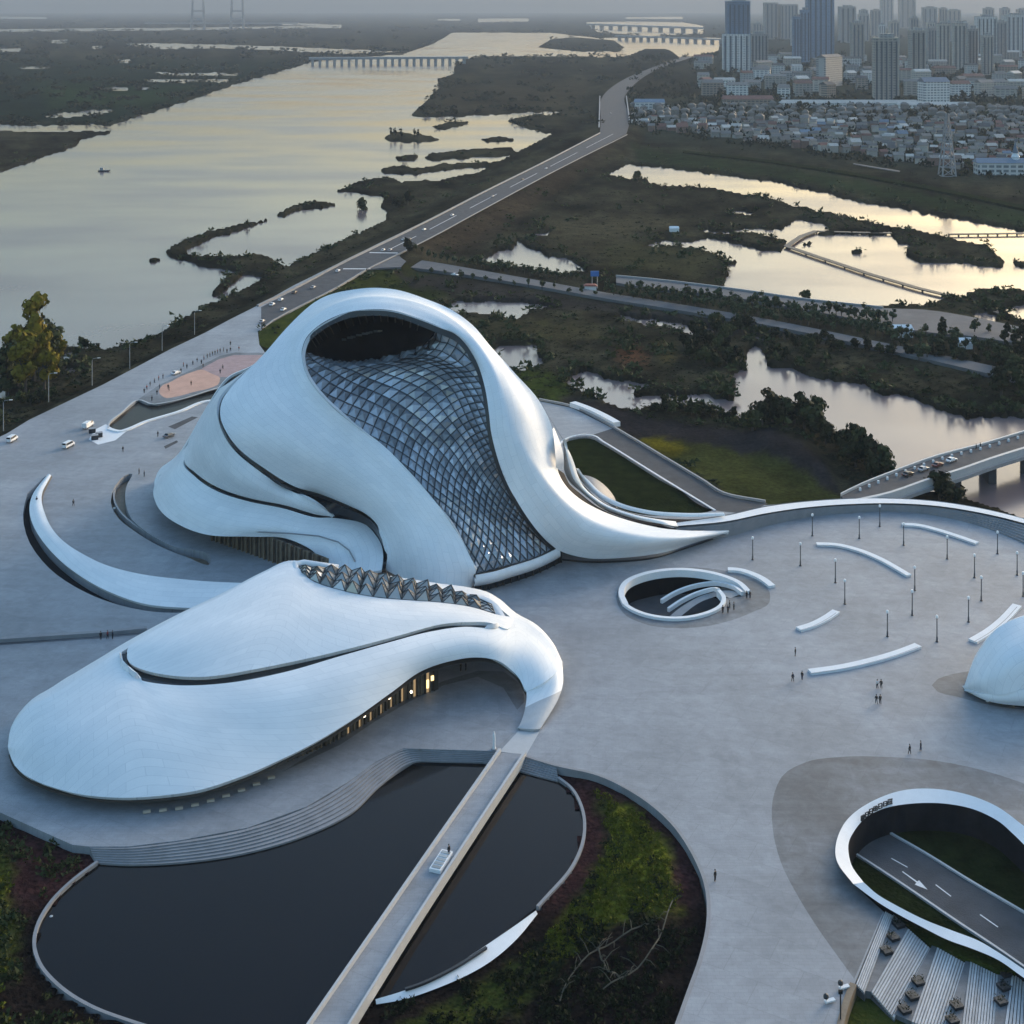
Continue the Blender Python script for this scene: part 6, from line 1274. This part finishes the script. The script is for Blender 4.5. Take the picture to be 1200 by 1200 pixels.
CN = {'beige': 'beige', 'white': 'white', 'blue': 'blue glass', 'brown': 'brown', 'grey': 'grey'}
def tower(u0, u1, vt, vb, c, lab, cap=True, dep=.7, strips=4):
    p = ground((u0 + u1) / 2, vb); p.z = ZL - .3
    d_ = p.y; w_ = (u1 - u0) * d_ / F; zt = H + (V0 - vt) * d_ / F; h_ = min(max(zt - p.z, 18), 292)
    e = empty('tower_block', p, lab, 'tower', 'high-rise towers of the town'); dp = w_ * dep; rz = RNG.uniform(-.12, .12)
    def B(nm, c_, d_, m): return MB().box((p.x + c_[0] * math.cos(rz) - c_[1] * math.sin(rz), p.y + c_[0] * math.sin(rz) + c_[1] * math.cos(rz), p.z + c_[2]), d_, rz).build(nm, m, e)
    B('body', (0, dp / 2, h_ / 2), (w_, dp, h_), WM[c])
    mb = MB()
    for i in range(strips):
        x_ = w_ * ((i + .5) / strips - .5); q = (x_, -.25)
        mb.box((p.x + q[0] * math.cos(rz) - q[1] * math.sin(rz), p.y + q[0] * math.sin(rz) + q[1] * math.cos(rz), p.z + h_ * .49), (w_ / strips * .34, .9, h_ * .93), rz)
    mb.build('window_strips', WS, e)
    for i in (-1, 1): B('corner_pier', (i * w_ * .485, -.1, h_ / 2), (w_ * .06, 1.6, h_ * 1.005), WM[c])
    if cap:
        B('penthouse', (w_ * .05, dp / 2, h_ + 3), (w_ * .55, dp * .6, 6.5), WM['grey']); B('parapet', (0, dp / 2, h_ + .5), (w_ * 1.03, dp * 1.03, 1.6), WM[c])
    return e, p, w_, h_, dp, rz
TW = [(853,879,2,84,'blue','dark blue tower with a paler base, leftmost of the near high-rises'), (880,900,40,80,'grey','short grey slab tower beside the dark blue tower'), (930,940,20,73,'blue','slim blue tower at the left of the tallest blue pair'), (938,949,12,73,'blue','narrow blue tower touching the tallest blue tower'), (947,977,-4,71,'blue','tallest broad blue tower cut by the top edge'), (999,1013,27,73,'beige','slim beige tower with a crown right of the tallest blue one'), (1025,1053,45,121,'beige','broad beige slab tower nearest the old town'), (1068,1085,36,91,'beige','beige tower right of the nearest slab tower'), (1088,1098,34,72,'grey','narrow grey tower behind the beige one'), (1100,1113,28,77,'beige','beige tower third from the right cluster'), (1118,1132,28,82,'beige','beige tower left of the white pair'), (1135,1146,34,87,'grey','grey tower just left of the white high-rise'), (1146,1168,20,72,'white','white high-rise with dark strips at right'), (1152,1164,42,88,'beige','lower beige tower in front of the white high-rise'), (1167,1180,26,70,'grey','grey tower right of the white high-rise'), (1180,1206,18,67,'white','pale twin slab tower at the right picture edge'),
 (897,912,3,46,'grey','hazy far tower right of the dark blue tower'), (915,935,5,46,'grey','broad hazy far tower left of the blue pair'), (985,1003,8,50,'grey','hazy far tower behind the slim beige one'), (1034,1047,-6,33,'grey','tall hazy far tower, left of the two tallest at the skyline'), (1055,1073,-6,33,'grey','tall hazy far tower, right of the two tallest at the skyline'), (1021,1032,12,42,'grey','small hazy far tower left of the skyline pair'), (1008,1017,12,42,'grey','thin hazy far tower before the skyline pair'), (1082,1098,9,42,'grey','hazy far block right of the skyline pair'), (1101,1110,10,42,'grey','thin hazy far tower right of centre of the skyline'), (1111,1126,12,40,'beige','hazy far beige tower left of the white high-rise'), (1154,1165,10,42,'grey','hazy far tower behind the white high-rise'), (1174,1184,10,42,'grey','hazy far tower behind the right twin slab'), (1193,1203,11,42,'grey','hazy far tower at the right edge of the skyline'), (962,972,14,44,'grey','hazy far tower peeping behind the tallest blue tower')]
rt = random.Random(44)
FT_ = ['just right of the dark blue tower', 'between the dark blue and the tallest tower', 'left of the tallest tower', 'behind the tallest tower', 'right of the slim beige tower', 'left of the skyline pair', 'inside the skyline pair', 'right of the skyline pair', 'over the nearest beige slab', 'left of the right cluster', 'in the right cluster', 'behind the right cluster', 'left of the white high-rise', 'behind the white high-rise', 'right of the white high-rise', 'by the right edge']
for i_, nm_ in enumerate(FT_):
    u_ = 884 + i_ * 20.5 + rt.uniform(-5, 5); w_ = rt.uniform(7, 12); TW.append((u_, u_ + w_, rt.uniform(14, 30), rt.uniform(44, 60), rt.choice(['grey', 'beige', 'white']), f'small hazy apartment tower {nm_}'))
for a in TW: tower(*a, cap=a[3] > 60 or a[2] > 5, strips=5 if a[1] - a[0] > 18 else 3)
e, p, w_, h_, dp, rz = tower(847, 878, 40, 84.5, 'white', 'pale striped podium tower in front of the dark blue tower', cap=False, dep=.35, strips=5)
# slabs, five to seven storeys
rr = random.Random(21); k = 0
RC = {'grey': mat('grey_roof', (.175, .155, .14), .8, .15, .2, objrand=.3), 'pale': mat('pale_roof', (.44, .40, .36), .7, .1, .2, objrand=.2), 'red': mat('red_brown_roof', (.17, .075, .055), .8, .15, .2, objrand=.2), 'blue': mat('blue_roof', (.13, .17, .22), .6, .1, .2, objrand=.2), 'dark': mat('dark_roof', (.09, .085, .083), .8, .15, .2, objrand=.3)}
def slab(u_, v_, w_, h_, d_, rz, c, roof, lab, grp='apartment slabs of the town'):
    p = ground(u_, v_); p.z = ZL - .3; e = empty('apartment_slab', p, lab, 'apartment block', grp)
    MB().box((p.x, p.y, p.z + h_ / 2), (w_, d_, h_), rz).build('wall', WM[c], e)
    cr_, sr_ = math.cos(rz), math.sin(rz); V = []
    for x_, y_, z_ in ((-.52, -.55, 0), (.52, -.55, 0), (.52, .55, 0), (-.52, .55, 0), (-.5, 0, 1), (.5, 0, 1)): a, b = x_ * w_, y_ * d_; V.append((p.x + a * cr_ - b * sr_, p.y + a * sr_ + b * cr_, p.z + h_ + .05 + z_ * d_ * .28))
    MB().add(V, [(0, 1, 5, 4), (2, 3, 4, 5), (0, 4, 3), (1, 2, 5), (3, 2, 1, 0)]).build('roof', RC[roof], e); return e
ROWN = ['farthest', 'fifth', 'fourth', 'third', 'second', 'front']
for r, v_ in enumerate((72, 80, 88, 96, 105, 114)):
    u_ = 822 + rr.uniform(0, 14)
    while u_ < 1215:
        m_ = mpp(u_, v_, ZL); w_ = rr.uniform(11, 26) * m_; c = rr.choice(['beige', 'beige', 'grey', 'white', 'brown']); rf = rr.choice(['grey', 'pale', 'grey', 'red', 'dark'])
        if not ((v_ < 90 and 845 < u_ < 880) or (v_ > 100 and 1020 < u_ < 1060) or rr.random() < .12):
            slab(u_, v_ + rr.uniform(-2.5, 2.5), w_, rr.uniform(12, 20), rr.uniform(12, 16), rr.uniform(-.3, .3) + (.35 if rr.random() < .3 else 0), c, rf, f'{c} apartment slab with {rf} roof in the {ROWN[r]} row of the town')
        u_ += w_ / m_ * 1.05 + rr.uniform(3, 9)
slab(972, 101, 60, 46, 16, .9, 'grey', 'dark', 'tall grey slab slanting away left of the nearest beige tower'); slab(1094, 123, 34, 30, 20, .15, 'white', 'blue', 'white block with a pale blue top before the town trees'); slab(995, 126, 165, 6, 14, -.02, 'white', 'pale', 'very long low white hall along the near edge of the town'); slab(1095, 127, 90, 5, 12, -.04, 'white', 'pale', 'long low white hall right of the longer one'); slab(876, 124, 62, 9, 16, -.02, 'brown', 'red', 'low hall with orange brown roof at the left of the long halls'); slab(761, 128, 36, 9, 14, -.05, 'white', 'blue', 'white and blue shed beside the top of the dike road')
slab(1185, 204, 52, 9, 12, -.05, 'white', 'blue', 'white waterfront house with a corner turret at the right edge'); p = ground(1190, 204); e = empty('turret', p, 'slim white turret standing at the waterfront house', 'turret'); MB().lathe([(3, 0), (3, 13), (3.4, 13.2), (1.5, 16)], p, 8).build('shaft', M['whitestone'], e); MB().lathe([(2.4, 16), (.2, 24)], p, 8).build('spire', RC['blue'], e)
# the old low town: every house its own
hw = {c: mat(n_, cc, .8, .12, .3, objrand=.25) for c, n_, cc in (('pale', 'pale_render', (.40, .36, .32)), ('grey', 'grey_render', (.26, .24, .215)), ('brick', 'brick_wall', (.19, .12, .095)))}
def house(u_, v_, w_, d_, h_, rz, wc, rc, lab):
    p = ground(u_, v_); p.z = ZL - .2; e = empty('house', p, lab, 'house', 'low houses of the old town'); cr_, sr_ = math.cos(rz), math.sin(rz)
    MB().box((p.x, p.y, p.z + h_ / 2), (w_, d_, h_), rz).build('wall', hw[wc], e); V = []
    for x_, y_, z_ in ((-.54, -.58, 0), (.54, -.58, 0), (.54, .58, 0), (-.54, .58, 0), (-.54, 0, 1), (.54, 0, 1)): a, b = x_ * w_, y_ * d_; V.append((p.x + a * cr_ - b * sr_, p.y + a * sr_ + b * cr_, p.z + h_ - .1 + z_ * d_ * .38))
    MB().add(V, [(0, 1, 5, 4), (2, 3, 4, 5), (0, 4, 3), (1, 2, 5), (3, 2, 1, 0)]).build('roof', RC[rc], e)
rr = random.Random(8); k = 0; N0 = 'first second third fourth fifth sixth seventh eighth ninth tenth eleventh twelfth thirteenth fourteenth fifteenth sixteenth'.split(); r = 0; v_ = 203.0; far = MB()
while v_ > 126:
    u_ = max(742, 745 + (v_ - 150) / .128) + rr.uniform(0, 6); kr = 0
    while u_ < 1212:
        m_ = mpp(u_, v_, ZL); w_ = rr.uniform(6.5, 12.5) * m_ * (1 if v_ > 150 else .85)
        if rr.random() > .10:
            rc = rr.choices(['grey', 'pale', 'red', 'blue', 'dark'], [5, 2.6, 2.6, .4, 3])[0]; wc = rr.choice(['pale', 'grey', 'brick', 'pale'])
            if k < 300: house(u_, v_ + rr.uniform(-1.8, 1.8), w_, rr.uniform(.6, .95) * min(w_, 11), rr.uniform(3, 6.5), rr.uniform(-.4, .4), wc, rc, f'low {wc} house with {rc} gabled roof, {N0[min(r, 15)]} row from the wetland, {ordn(kr)} from the left'); kr += 1; k += 1
            else:
                p = ground(u_, v_ + rr.uniform(-1.8, 1.8)); rz = rr.uniform(-.4, .4); h_ = rr.uniform(3, 7); far.box((p.x, p.y, ZL + h_ / 2), (w_, w_ * .7, h_), rz); far.box((p.x, p.y, ZL + h_ + 1.0), (w_ * 1.08, w_ * .78, 2.4), rz, .35)
        u_ += w_ / m_ * 1.02 + rr.uniform(.5, 3.5)
    v_ -= 5.2 if v_ > 160 else 4.0; r += 1
if far.V: tag(far.build('far_houses', RC['grey']), 'mass of small grey roofed houses deeper in the old town', 'houses', kind='stuff')
# ------------------------------------------------------------------ vegetation
def leaf_cloud(C, n, size, rng, up=.35):
    "n leaf-clump faces round the centres C (x,y,z,r): triangles as arrays"
    C = np.asarray(C, float); k = rng.choice(len(C), n, p=C[:, 3]**2 / (C[:, 3]**2).sum()); d = rng.normal(size=(n, 3)); d /= np.linalg.norm(d, axis=1, keepdims=True)
    rad = rng.uniform(.55, 1.05, n)[:, None]; P_ = C[k, :3] + d * rad * C[k, 3:4] * np.array([1, 1, .85])
    a = rng.normal(size=(n, 3)); b_ = np.cross(d + rng.normal(size=(n, 3)) * .5, a); b_ /= np.linalg.norm(b_, axis=1, keepdims=True); a = np.cross(b_, d); a /= np.maximum(np.linalg.norm(a, axis=1, keepdims=True), 1e-6)
    s = (size * rng.uniform(.6, 1.4, n))[:, None]
    V = np.stack([P_ - a * s - b_ * s * .6, P_ + a * s - b_ * s * .5, P_ + a * s * .5 + b_ * s, P_ - a * s * .7 + b_ * s * .7], 1); return V.reshape(-1, 3), [(4 * i, 4 * i + 1, 4 * i + 2, 4 * i + 3) for i in range(n)]
def tree_proto(h, w, nb, nl, size, m, seed, low=.25):
    rng = np.random.default_rng(seed); C = []
    for i in range(nb):
        f_ = rng.uniform(low + .12, .92); r_ = w * .5 * (.62 if i else .9) * rng.uniform(.5, .85) * (1.1 - .5 * abs(f_ - .5)); an = rng.uniform(0, 6.28); q = w * .5 * rng.uniform(.15, .75) * math.sin(math.pi * min(1, max(.1, (f_ - low) / (1 - low))))**.5
        C.append((q * math.cos(an), q * math.sin(an), h * f_, max(r_, w * .13)))
    C.append((0, 0, h * .6, w * .3)); V, Fc = leaf_cloud(C, nl, size, rng); cm = mesh('crown', V, Fc, m)
    t = MB(); t.tube([(0, 0, -.6), (.05, .03, h * .3), (0, 0, h * .62), (.1, 0, h * .85)], [w * .045 + .08, w * .035 + .05, w * .02 + .03, .03], 6)
    for c in C[:5]: t.tube([(0, 0, h * .3), (c[0] * .5, c[1] * .5, h * .3 + (c[2] - h * .3) * .55), (c[0], c[1], c[2])], [w * .02 + .03, w * .012 + .03, .02], 4)
    return t.mesh('trunk', M['trunk']), cm
TP = {'avenue': [tree_proto(6.5, 3.6, 7, 170, .42, M['leaf_avenue'], 60 + i) for i in range(4)], 'round': [tree_proto(9, 8.5, 11, 420, .62, M['leaf_dark' if i < 2 else 'leaf_mid'], 70 + i, .12) for i in range(3)], 'tall': [tree_proto(24, 13, 16, 1150, .75, M['leaf_autumn' if i < 2 else 'leaf_mid'], 80 + i, .12) for i in range(3)], 'poplar': [tree_proto(10, 3.6, 8, 190, .5, M['leaf_dark'], 90 + i, .1) for i in range(2)]}
NT_ = 0
def number(trees):
    for i, e in enumerate(sorted(trees, key=lambda e: PX(e.location)[0])): e['label'] = e['label'] + ', ' + ordn(i) + ' from the left'
def tree(kind, u_, v_, sc, lab, grp, i=None, name='tree', z_=None):
    global NT_; NT_ += 1; ms = TP[kind]; tr, cr_ = ms[(NT_ if i is None else i) % len(ms)]; p = ground(u_, v_) if z_ is None else G(u_, v_, z_)
    e = empty(name, p, lab, 'tree', grp, RNG.uniform(0, 6.28)); sc *= .8; s = (sc * RNG.uniform(.85, 1.15), sc * RNG.uniform(.85, 1.15), sc * RNG.uniform(.85, 1.15))
    link('trunk', tr, e, sc=s); link('crown', cr_, e, sc=s); return e
rr = random.Random(31)
def row(u0, u1, step, f, kind, sc, lab, grp, jit=1.2):
    u_ = u0; L_ = []
    while u_ < u1: L_.append(tree(kind, u_ + rr.uniform(-1.5, 1.5), f(u_) + rr.uniform(-jit, jit), sc * rr.uniform(.8, 1.2), lab, grp)); u_ += step * rr.uniform(.8, 1.25)
    number(L_)
row(488, 705, 7, lambda u: 303.5 + (u - 488) * .142, 'avenue', .95, 'small tree in the upper roadside row left of the billboard', 'trees on the upper side of the tree lined road')
row(505, 700, 15, lambda u: 322 + (u - 505) * .137, 'avenue', .85, 'small tree in the sparse row below the tree lined road', 'trees on the lower side of the tree lined road')
row(735, 1045, 7.5, lambda u: 344 + (u - 735) * .118, 'avenue', 1.2, 'small tree in the row right beside the grey promenade', 'trees along the promenade')
row(712, 1045, 7.5, lambda u: 347.5 + (u - 712) * .135, 'avenue', 1.15, 'small tree in the middle row before the grey promenade', 'trees in the middle row before the promenade')
row(860, 1200, 8.5, lambda u: 371 + (u - 860) * .15, 'avenue', 1.15, 'small tree hiding the right part of the tree lined road', 'trees over the right part of the tree lined road', 2.5)
number([tree('avenue' if k % 3 else 'poplar', rr.uniform(1040, 1206), rr.uniform(392, 424), rr.uniform(.9, 1.25), 'small tree in the loose grove right of the promenade end', 'grove right of the promenade') for k in range(46)])
row(930, 1205, 13, lambda u: 405 + (u - 930) * .095, 'round', .62, 'dense round tree in the belt above the lake bank', 'tree belt above the lake', 3)
number([tree('round', rr.uniform(800, 878), rr.uniform(384, 432), rr.uniform(.65, .95), 'dark round tree in the thicket left of the lake inlet', 'thicket left of the lake inlet') for k in range(30)])
number([tree('round', rr.uniform(905, 985), rr.uniform(394, 424), rr.uniform(.55, .8), 'dark round tree on the bank right of the lake inlet', 'trees right of the lake inlet') for k in range(10)])
number([tree('round', rr.uniform(1165, 1215), rr.uniform(420, 470), rr.uniform(.8, 1.15), 'dark round tree in the grove right above the bridge', 'grove at the right lake bank') for k in range(16)])
CL = [(882,508,1.0),(893,505,1.15),(905,500,1.2),(918,498,1.25),(931,499,1.15),(943,503,1.3),(955,508,1.3),(962,512,1.1),(968,520,1.0),(957,497,1.25),(987,530,1.0),(996,536,1.2),(1007,541,1.25),(1016,547,1.3),(1026,552,1.3),(1035,556,1.1),(1003,548,1.1),(1022,560,1.0),(1040,562,.9)]
number([tree('round', u_, v_, s_ * .95, 'dense dark tree in the left clump on the mound', 'left tree clump on the dark mound') for u_, v_, s_ in CL if u_ < 980]); number([tree('round', u_, v_, s_ * .95, 'dense dark tree in the clump running down to the bridge', 'right tree clump on the dark mound') for u_, v_, s_ in CL if u_ >= 980])
tree('round', 913, 489, 1.0, 'single round tree standing up above the left clump on the mound', None, 0); tree('round', 1101, 588, 1.15, 'dark tree below the river bridge, left of two', 'trees below the river bridge', 1); tree('round', 1112, 592, .95, 'dark tree below the river bridge, right of two', 'trees below the river bridge', 0)
row(770, 880, 9, lambda u: 481 + (u - 770) * .12, 'round', .5, 'low bushy tree along the near bank between reeds and mound', 'low trees on the near bank', 3)
TL = [(20,452,.85,'tall autumn tree at the left end of the river bank group'), (40,447,.95,'tallest autumn tree in the middle of the river bank group'), (58,442,.8,'yellow green tree at the right end of the river bank group'), (30,462,.8,'front autumn tree of the river bank group'), (52,460,.7,'lower front tree of the river bank group, right of the tallest'), (8,458,.75,'autumn tree at the left picture edge of the river bank group'), (70,428,.4,'small yellow tree leaning out behind the river bank group')]
for k, (u_, v_, s_, lab) in enumerate(TL): tree('tall', u_, v_, s_ * 1.42, lab, 'autumn trees on the left river bank', k)
for k, (u_, v_) in enumerate(((95,408),(99,410),(113,404),(24,473),(36,476),(48,472),(62,466))): tree('round', u_, v_, .55, ['round bush right of the autumn trees, left of two', 'round bush right of the autumn trees, behind another', 'bush farthest right of the autumn trees on the bank', 'bush under the autumn trees at their left', 'lowest bush under the middle of the autumn trees', 'bush under the autumn trees, middle right', 'bush at the right foot of the autumn trees'][k], 'bushes under the autumn trees', name='bush')
number([tree('poplar', u_, v_, 1.3, 'dark tree on the thin islet in the river', 'trees on the river islet') for u_, v_ in ((458,162),(463,161),(470,163),(486,162),(490,161.5))])
for u_, v_, lab in ((424,243,'lone tree on the marsh spit, left of the dark thicket'), (465,243,'bushy tree in the dark thicket on the marsh spit'), (478,240,'rounded tree right in the marsh thicket'), (747,214,'lone round tree at the left tip of the long channel'), (462,302,'lone tree at the corner of the road crossing'), (478,306,'second tree by the corner of the road crossing'), (945,346,'broad low tree on the promenade edge by the lake')): tree('round', u_, v_, 1.2 if v_ < 250 else .9, lab, 'scattered single trees')
# town trees
TT = []
for k in range(40):
    v_ = rr.uniform(92, 205); u_ = rr.uniform(max(760, 745 + (v_ - 150) / .128), 1205); TT.append(tree('round', u_, v_, 1.1 if v_ > 130 else 1.6, 'dark tree between the roofs of the town', 'trees in the town'))
number(TT)

# reeds, shrubs and hedges: nobody could count them
def tri_stuff(name, P_, s, h, n, m, rng, label):
    "n triangles per clump"
    N_ = len(P_); C = np.repeat(P_, n, 0); S_ = np.repeat(s, n)[:, None]; Hh = np.repeat(h, n)[:, None]; k = N_ * n
    o_ = rng.normal(size=(k, 3)) * np.array([.55, .55, 0]) * S_; o_[:, 2] = rng.uniform(.0, .75, k) * Hh[:, 0]; c = C + o_
    a = rng.uniform(0, 6.28, k); d = np.stack([np.cos(a), np.sin(a), np.zeros(k)], 1) * S_ * .45; t = rng.normal(size=(k, 3)) * .35 * S_; t[:, 2] = rng.uniform(.25, .6, k) * Hh[:, 0]
    V = np.stack([c - d, c + d, c + t], 1).reshape(-1, 3).astype(np.float32)
    me = bpy.data.meshes.new(name); me.vertices.add(3 * k); me.vertices.foreach_set('co', V.ravel()); me.loops.add(3 * k); me.loops.foreach_set('vertex_index', np.arange(3 * k, dtype=np.int32)); me.polygons.add(k); me.polygons.foreach_set('loop_start', np.arange(0, 3 * k, 3, dtype=np.int32)); me.update(calc_edges=True); me.materials.append(m)
    o = bpy.data.objects.new(name, me); COL.objects.link(o); return tag(o, label, 'plants', kind='stuff')
rng = np.random.default_rng(77)
def scatter(n, u0, u1, v0, v1, keep):
    u = rng.uniform(u0, u1, n); v = v0 + (v1 - v0) * rng.uniform(0, 1, n) ** .8; z, w = land_at(u, v); ok = keep(u, v, w) & (z > -5.9); P_ = GN(u[ok], v[ok], ZL); P_[:, 2] = z[ok] - .1; return P_, u[ok], v[ok]
Rd = [(a, b) for a, b in [(300,360),(445,288),(640,190),(703,150),(704,113),(735,90),(800,64),(815,66),(733,113),(740,145),(737,160),(640,208),(500,282),(520,305),(700,340),(722,322),(950,350),(1040,359),(1085,361),(1300,404),(1300,465),(1100,426),(900,384),(700,351),(430,318),(300,400)]]
BARE = [(640,462),(700,470),(760,492),(850,505),(890,512),(960,525),(1005,580),(900,600),(830,560),(720,505)]
def keep1(u, v, w):
    n = fbm(u / 17, v / 7, 91, 3); edge = (w < -.6) & (w > -6); return ((edge & (n > -.12) & (rng.uniform(0, 1, len(u)) < .6)) | ((w < -1) & (n > .16) & (rng.uniform(0, 1, len(u)) < .6))) & (poly_sd(u, v, Rd, 60) < -1) & (poly_sd(u, v, PLAZA) < -3) & (poly_sd(u, v, BARE) < 0)
P1, u1, v1 = scatter(26000, -40, 1240, 150, 560, keep1); s = np.clip((v1 - 40) / 140, .8, 1.3) * rng.uniform(.6, 1.7, len(P1)); tri_stuff('marsh_shrubs', P1, s * 1.15, s * rng.uniform(.6, 1.9, len(P1)), 11, M['leaf_mid'], rng, 'dark marsh shrubs and reeds spread over the wetland banks')
P2, u2, v2 = scatter(26000, -40, 1240, 150, 570, lambda u, v, w: (w < -.5) & (rng.uniform(0, 1, len(u)) < .75) & (poly_sd(u, v, Rd, 60) < -1) & (poly_sd(u, v, PLAZA) < -3) & (poly_sd(u, v, BARE) < 0)); s = rng.uniform(.6, 1.6, len(P2)); tri_stuff('reed_beds', P2, s * 1.0, s * .45, 7, M['reed'], rng, 'brown reeds and dry grass covering the marsh')
P3, u3, v3 = scatter(15000, -60, 1240, 22, 152, lambda u, v, w: (w < -.2) & (((w > -2.2) & (rng.uniform(0, 1, len(u)) < .6)) | (fbm(u / 22, v / 3.5, 44, 3) > .12)) & (poly_sd(u, v, [(735,100),(830,72),(1300,40),(1300,300),(740,170)]) < -1) & (poly_sd(u, v, Rd, 60) < -1)); d3 = np.linalg.norm(P3[:, :2], axis=1) / 1000; s = d3 * 2.6 * rng.uniform(.6, 1.4, len(P3)); tri_stuff('far_woods', P3, s, np.clip(s * .9, 2.5, 12), 8, M['leaf_dark'], rng, 'dark belts of far woods lining the river banks')
P4, u4, v4 = scatter(5000, 740, 1240, 60, 210, lambda u, v, w: (w < -1) & (v < 150 + (u - 745) * .135 + 6) & (fbm(u / 14, v / 5, 66, 3) > .0)); d4 = np.linalg.norm(P4[:, :2], axis=1) / 1000; s = 2.2 * np.clip(d4, .9, 3) * rng.uniform(.6, 1.4, len(P4)); tri_stuff('town_greenery', P4, s, s * 1.7, 8, M['leaf_dark'], rng, 'dark garden greenery between the houses of the town')
# grass in the gardens
def garden_tufts(name, g, n, keep, s0, m, label):
    X, Y, Z, sd = g; idx = rng.integers(0, X.size, n); x = X.ravel()[idx] + rng.uniform(-.6, .6, n); y = Y.ravel()[idx] + rng.uniform(-.6, .6, n); z = Z.ravel()[idx]; ok = (sd.ravel()[idx] > 1.5); P_ = np.stack([x, y, z - .05], 1)[ok]
    d_ = P_[:, 1]; u = 600 + F * P_[:, 0] / d_; v = V0 + F * (H - P_[:, 2]) / d_
    k = keep(u, v); P_ = P_[k]; s = s0 * rng.uniform(.5, 1.5, len(P_)); return tri_stuff(name, P_, s, s * 1.3, 9, m, rng, label)
GM = [(690,918),(740,940),(790,985),(808,1030),(800,1070),(745,1062),(700,1090),(660,1120),(640,1130),(650,1090),(690,1020),(695,960)]
garden_tufts('garden_grass', gR, 16000, lambda u, v: (poly_sd(u, v, GZ, 80) + fbm(u / 14, v / 14, 3, 3) * 30 > 4) & (v < 1130), .3, M['grass'], 'yellow green rough grass in the middle of the right garden')
garden_tufts('garden_undergrowth', gR, 9000, lambda u, v: (fbm(u / 25, v / 25, 13, 3) > .0) & ((v > 1075) | (fbm(u / 9, v / 9, 19, 3) > .14)) & ((v > 1075) | (poly_sd(u, v, GZ, 80) > 0)), .42, M['leaf_dark'], 'dark undergrowth around the grass of the right garden')
garden_tufts('garden_undergrowth', gL, 8000, lambda u, v: fbm(u / 20, v / 20, 17, 3) > -.02, .5, M['leaf_mid'], 'dark green undergrowth in the left garden corner')
garden_tufts('garden_grass', gL, 2500, lambda u, v: (u < 14) & (v > 1010), .4, M['grass'], 'yellowish rough grass at the left picture edge')
BRM = mat('dry_twigs', (.06, .058, .042), .9)
for k, (pts, lab) in enumerate(((((656,1178),(672,1142),(700,1118),(740,1096),(760,1085)), 'long bare dry branch arching over the lower grass of the right garden'), (((705,1165),(730,1150),(757,1128),(775,1096),(788,1058)), 'long bare dry branch along the outer side of the right garden'), (((700,1115),(712,1140),(728,1152)), 'short bare dry branch crossing between the two long ones'))):
    P_ = [G(u_, v_, -.6) for u_, v_ in pts]; e = empty('dry_branch', P_[0], lab, 'branch', 'bare branches in the right garden'); mb = MB(); C_ = [Vector(p) for p in cr_path(P_, 14)]
    for i, p in enumerate(C_): p.z += .5 + .5 * math.sin(i * 1.3) * .5
    mb.tube(C_, [.09] * 14, 5); r2 = random.Random(k)
    for i in range(1, 14):
        a = C_[i]; b = a + Vector((r2.uniform(-2.2, 2.2), r2.uniform(-2.2, 2.2), r2.uniform(.1, .9))); mb.tube([a, (a + b) / 2 + Vector((0, 0, .3)), b], [.06, .05, .02], 4)
    mb.build('stem', BRM, e)
r2 = random.Random(12)
STL = ['by the plaza edge top', 'right of the topmost one', 'rightmost of the top three', 'largest, midway down the pond edge', 'below the crescent bank tip', 'left below the crescent bank tip', 'lowest, under the footbridge end', 'in the lower grass', 'alone in the upper grass', 'by the pond kerb, upper', 'by the pond kerb, lower', 'left of the pond kerb bulge', 'lowest on the left', 'at the plaza edge top']
for k in range(14):
    u_, v_ = [(701,921),(711,929),(717,926),(690,1006),(652,1079),(638,1098),(583,1192),(660,1118),(724,957),(63,1055),(60,1075),(34,1100),(18,1146),(65,994)][k]
    p = G(u_, v_, -1.5); e = obj('stone', *(lambda b: (b.V, b.F))(MB().lathe([(.15, -.3), (.28, 0), (.24, .16), (.08, .26)], p, 7)), M['curb']); tag(e, f'small pale stone in the {"right" if u_ > 300 else "left"} garden, {STL[k]}', 'stone', 'pale stones in the gardens')
# ------------------------------------------------------------------ haze: one closed box of air
mh = bpy.data.materials.new('haze_air'); mh.use_nodes = True; t = mh.node_tree; t.nodes.clear()
ho = t.nodes.new('ShaderNodeOutputMaterial'); hv = t.nodes.new('ShaderNodeVolumePrincipled')
hv.inputs['Color'].default_value = (.36, .43, .52, 1); hv.inputs['Density'].default_value = .000085; hv.inputs['Anisotropy'].default_value = .15
t.links.new(hv.outputs[0], ho.inputs['Volume'])
mb = MB(); mb.box((0, 10500, 143.5), (61000, 41000, 313)); tag(mb.build('haze', mh), kind='stuff')
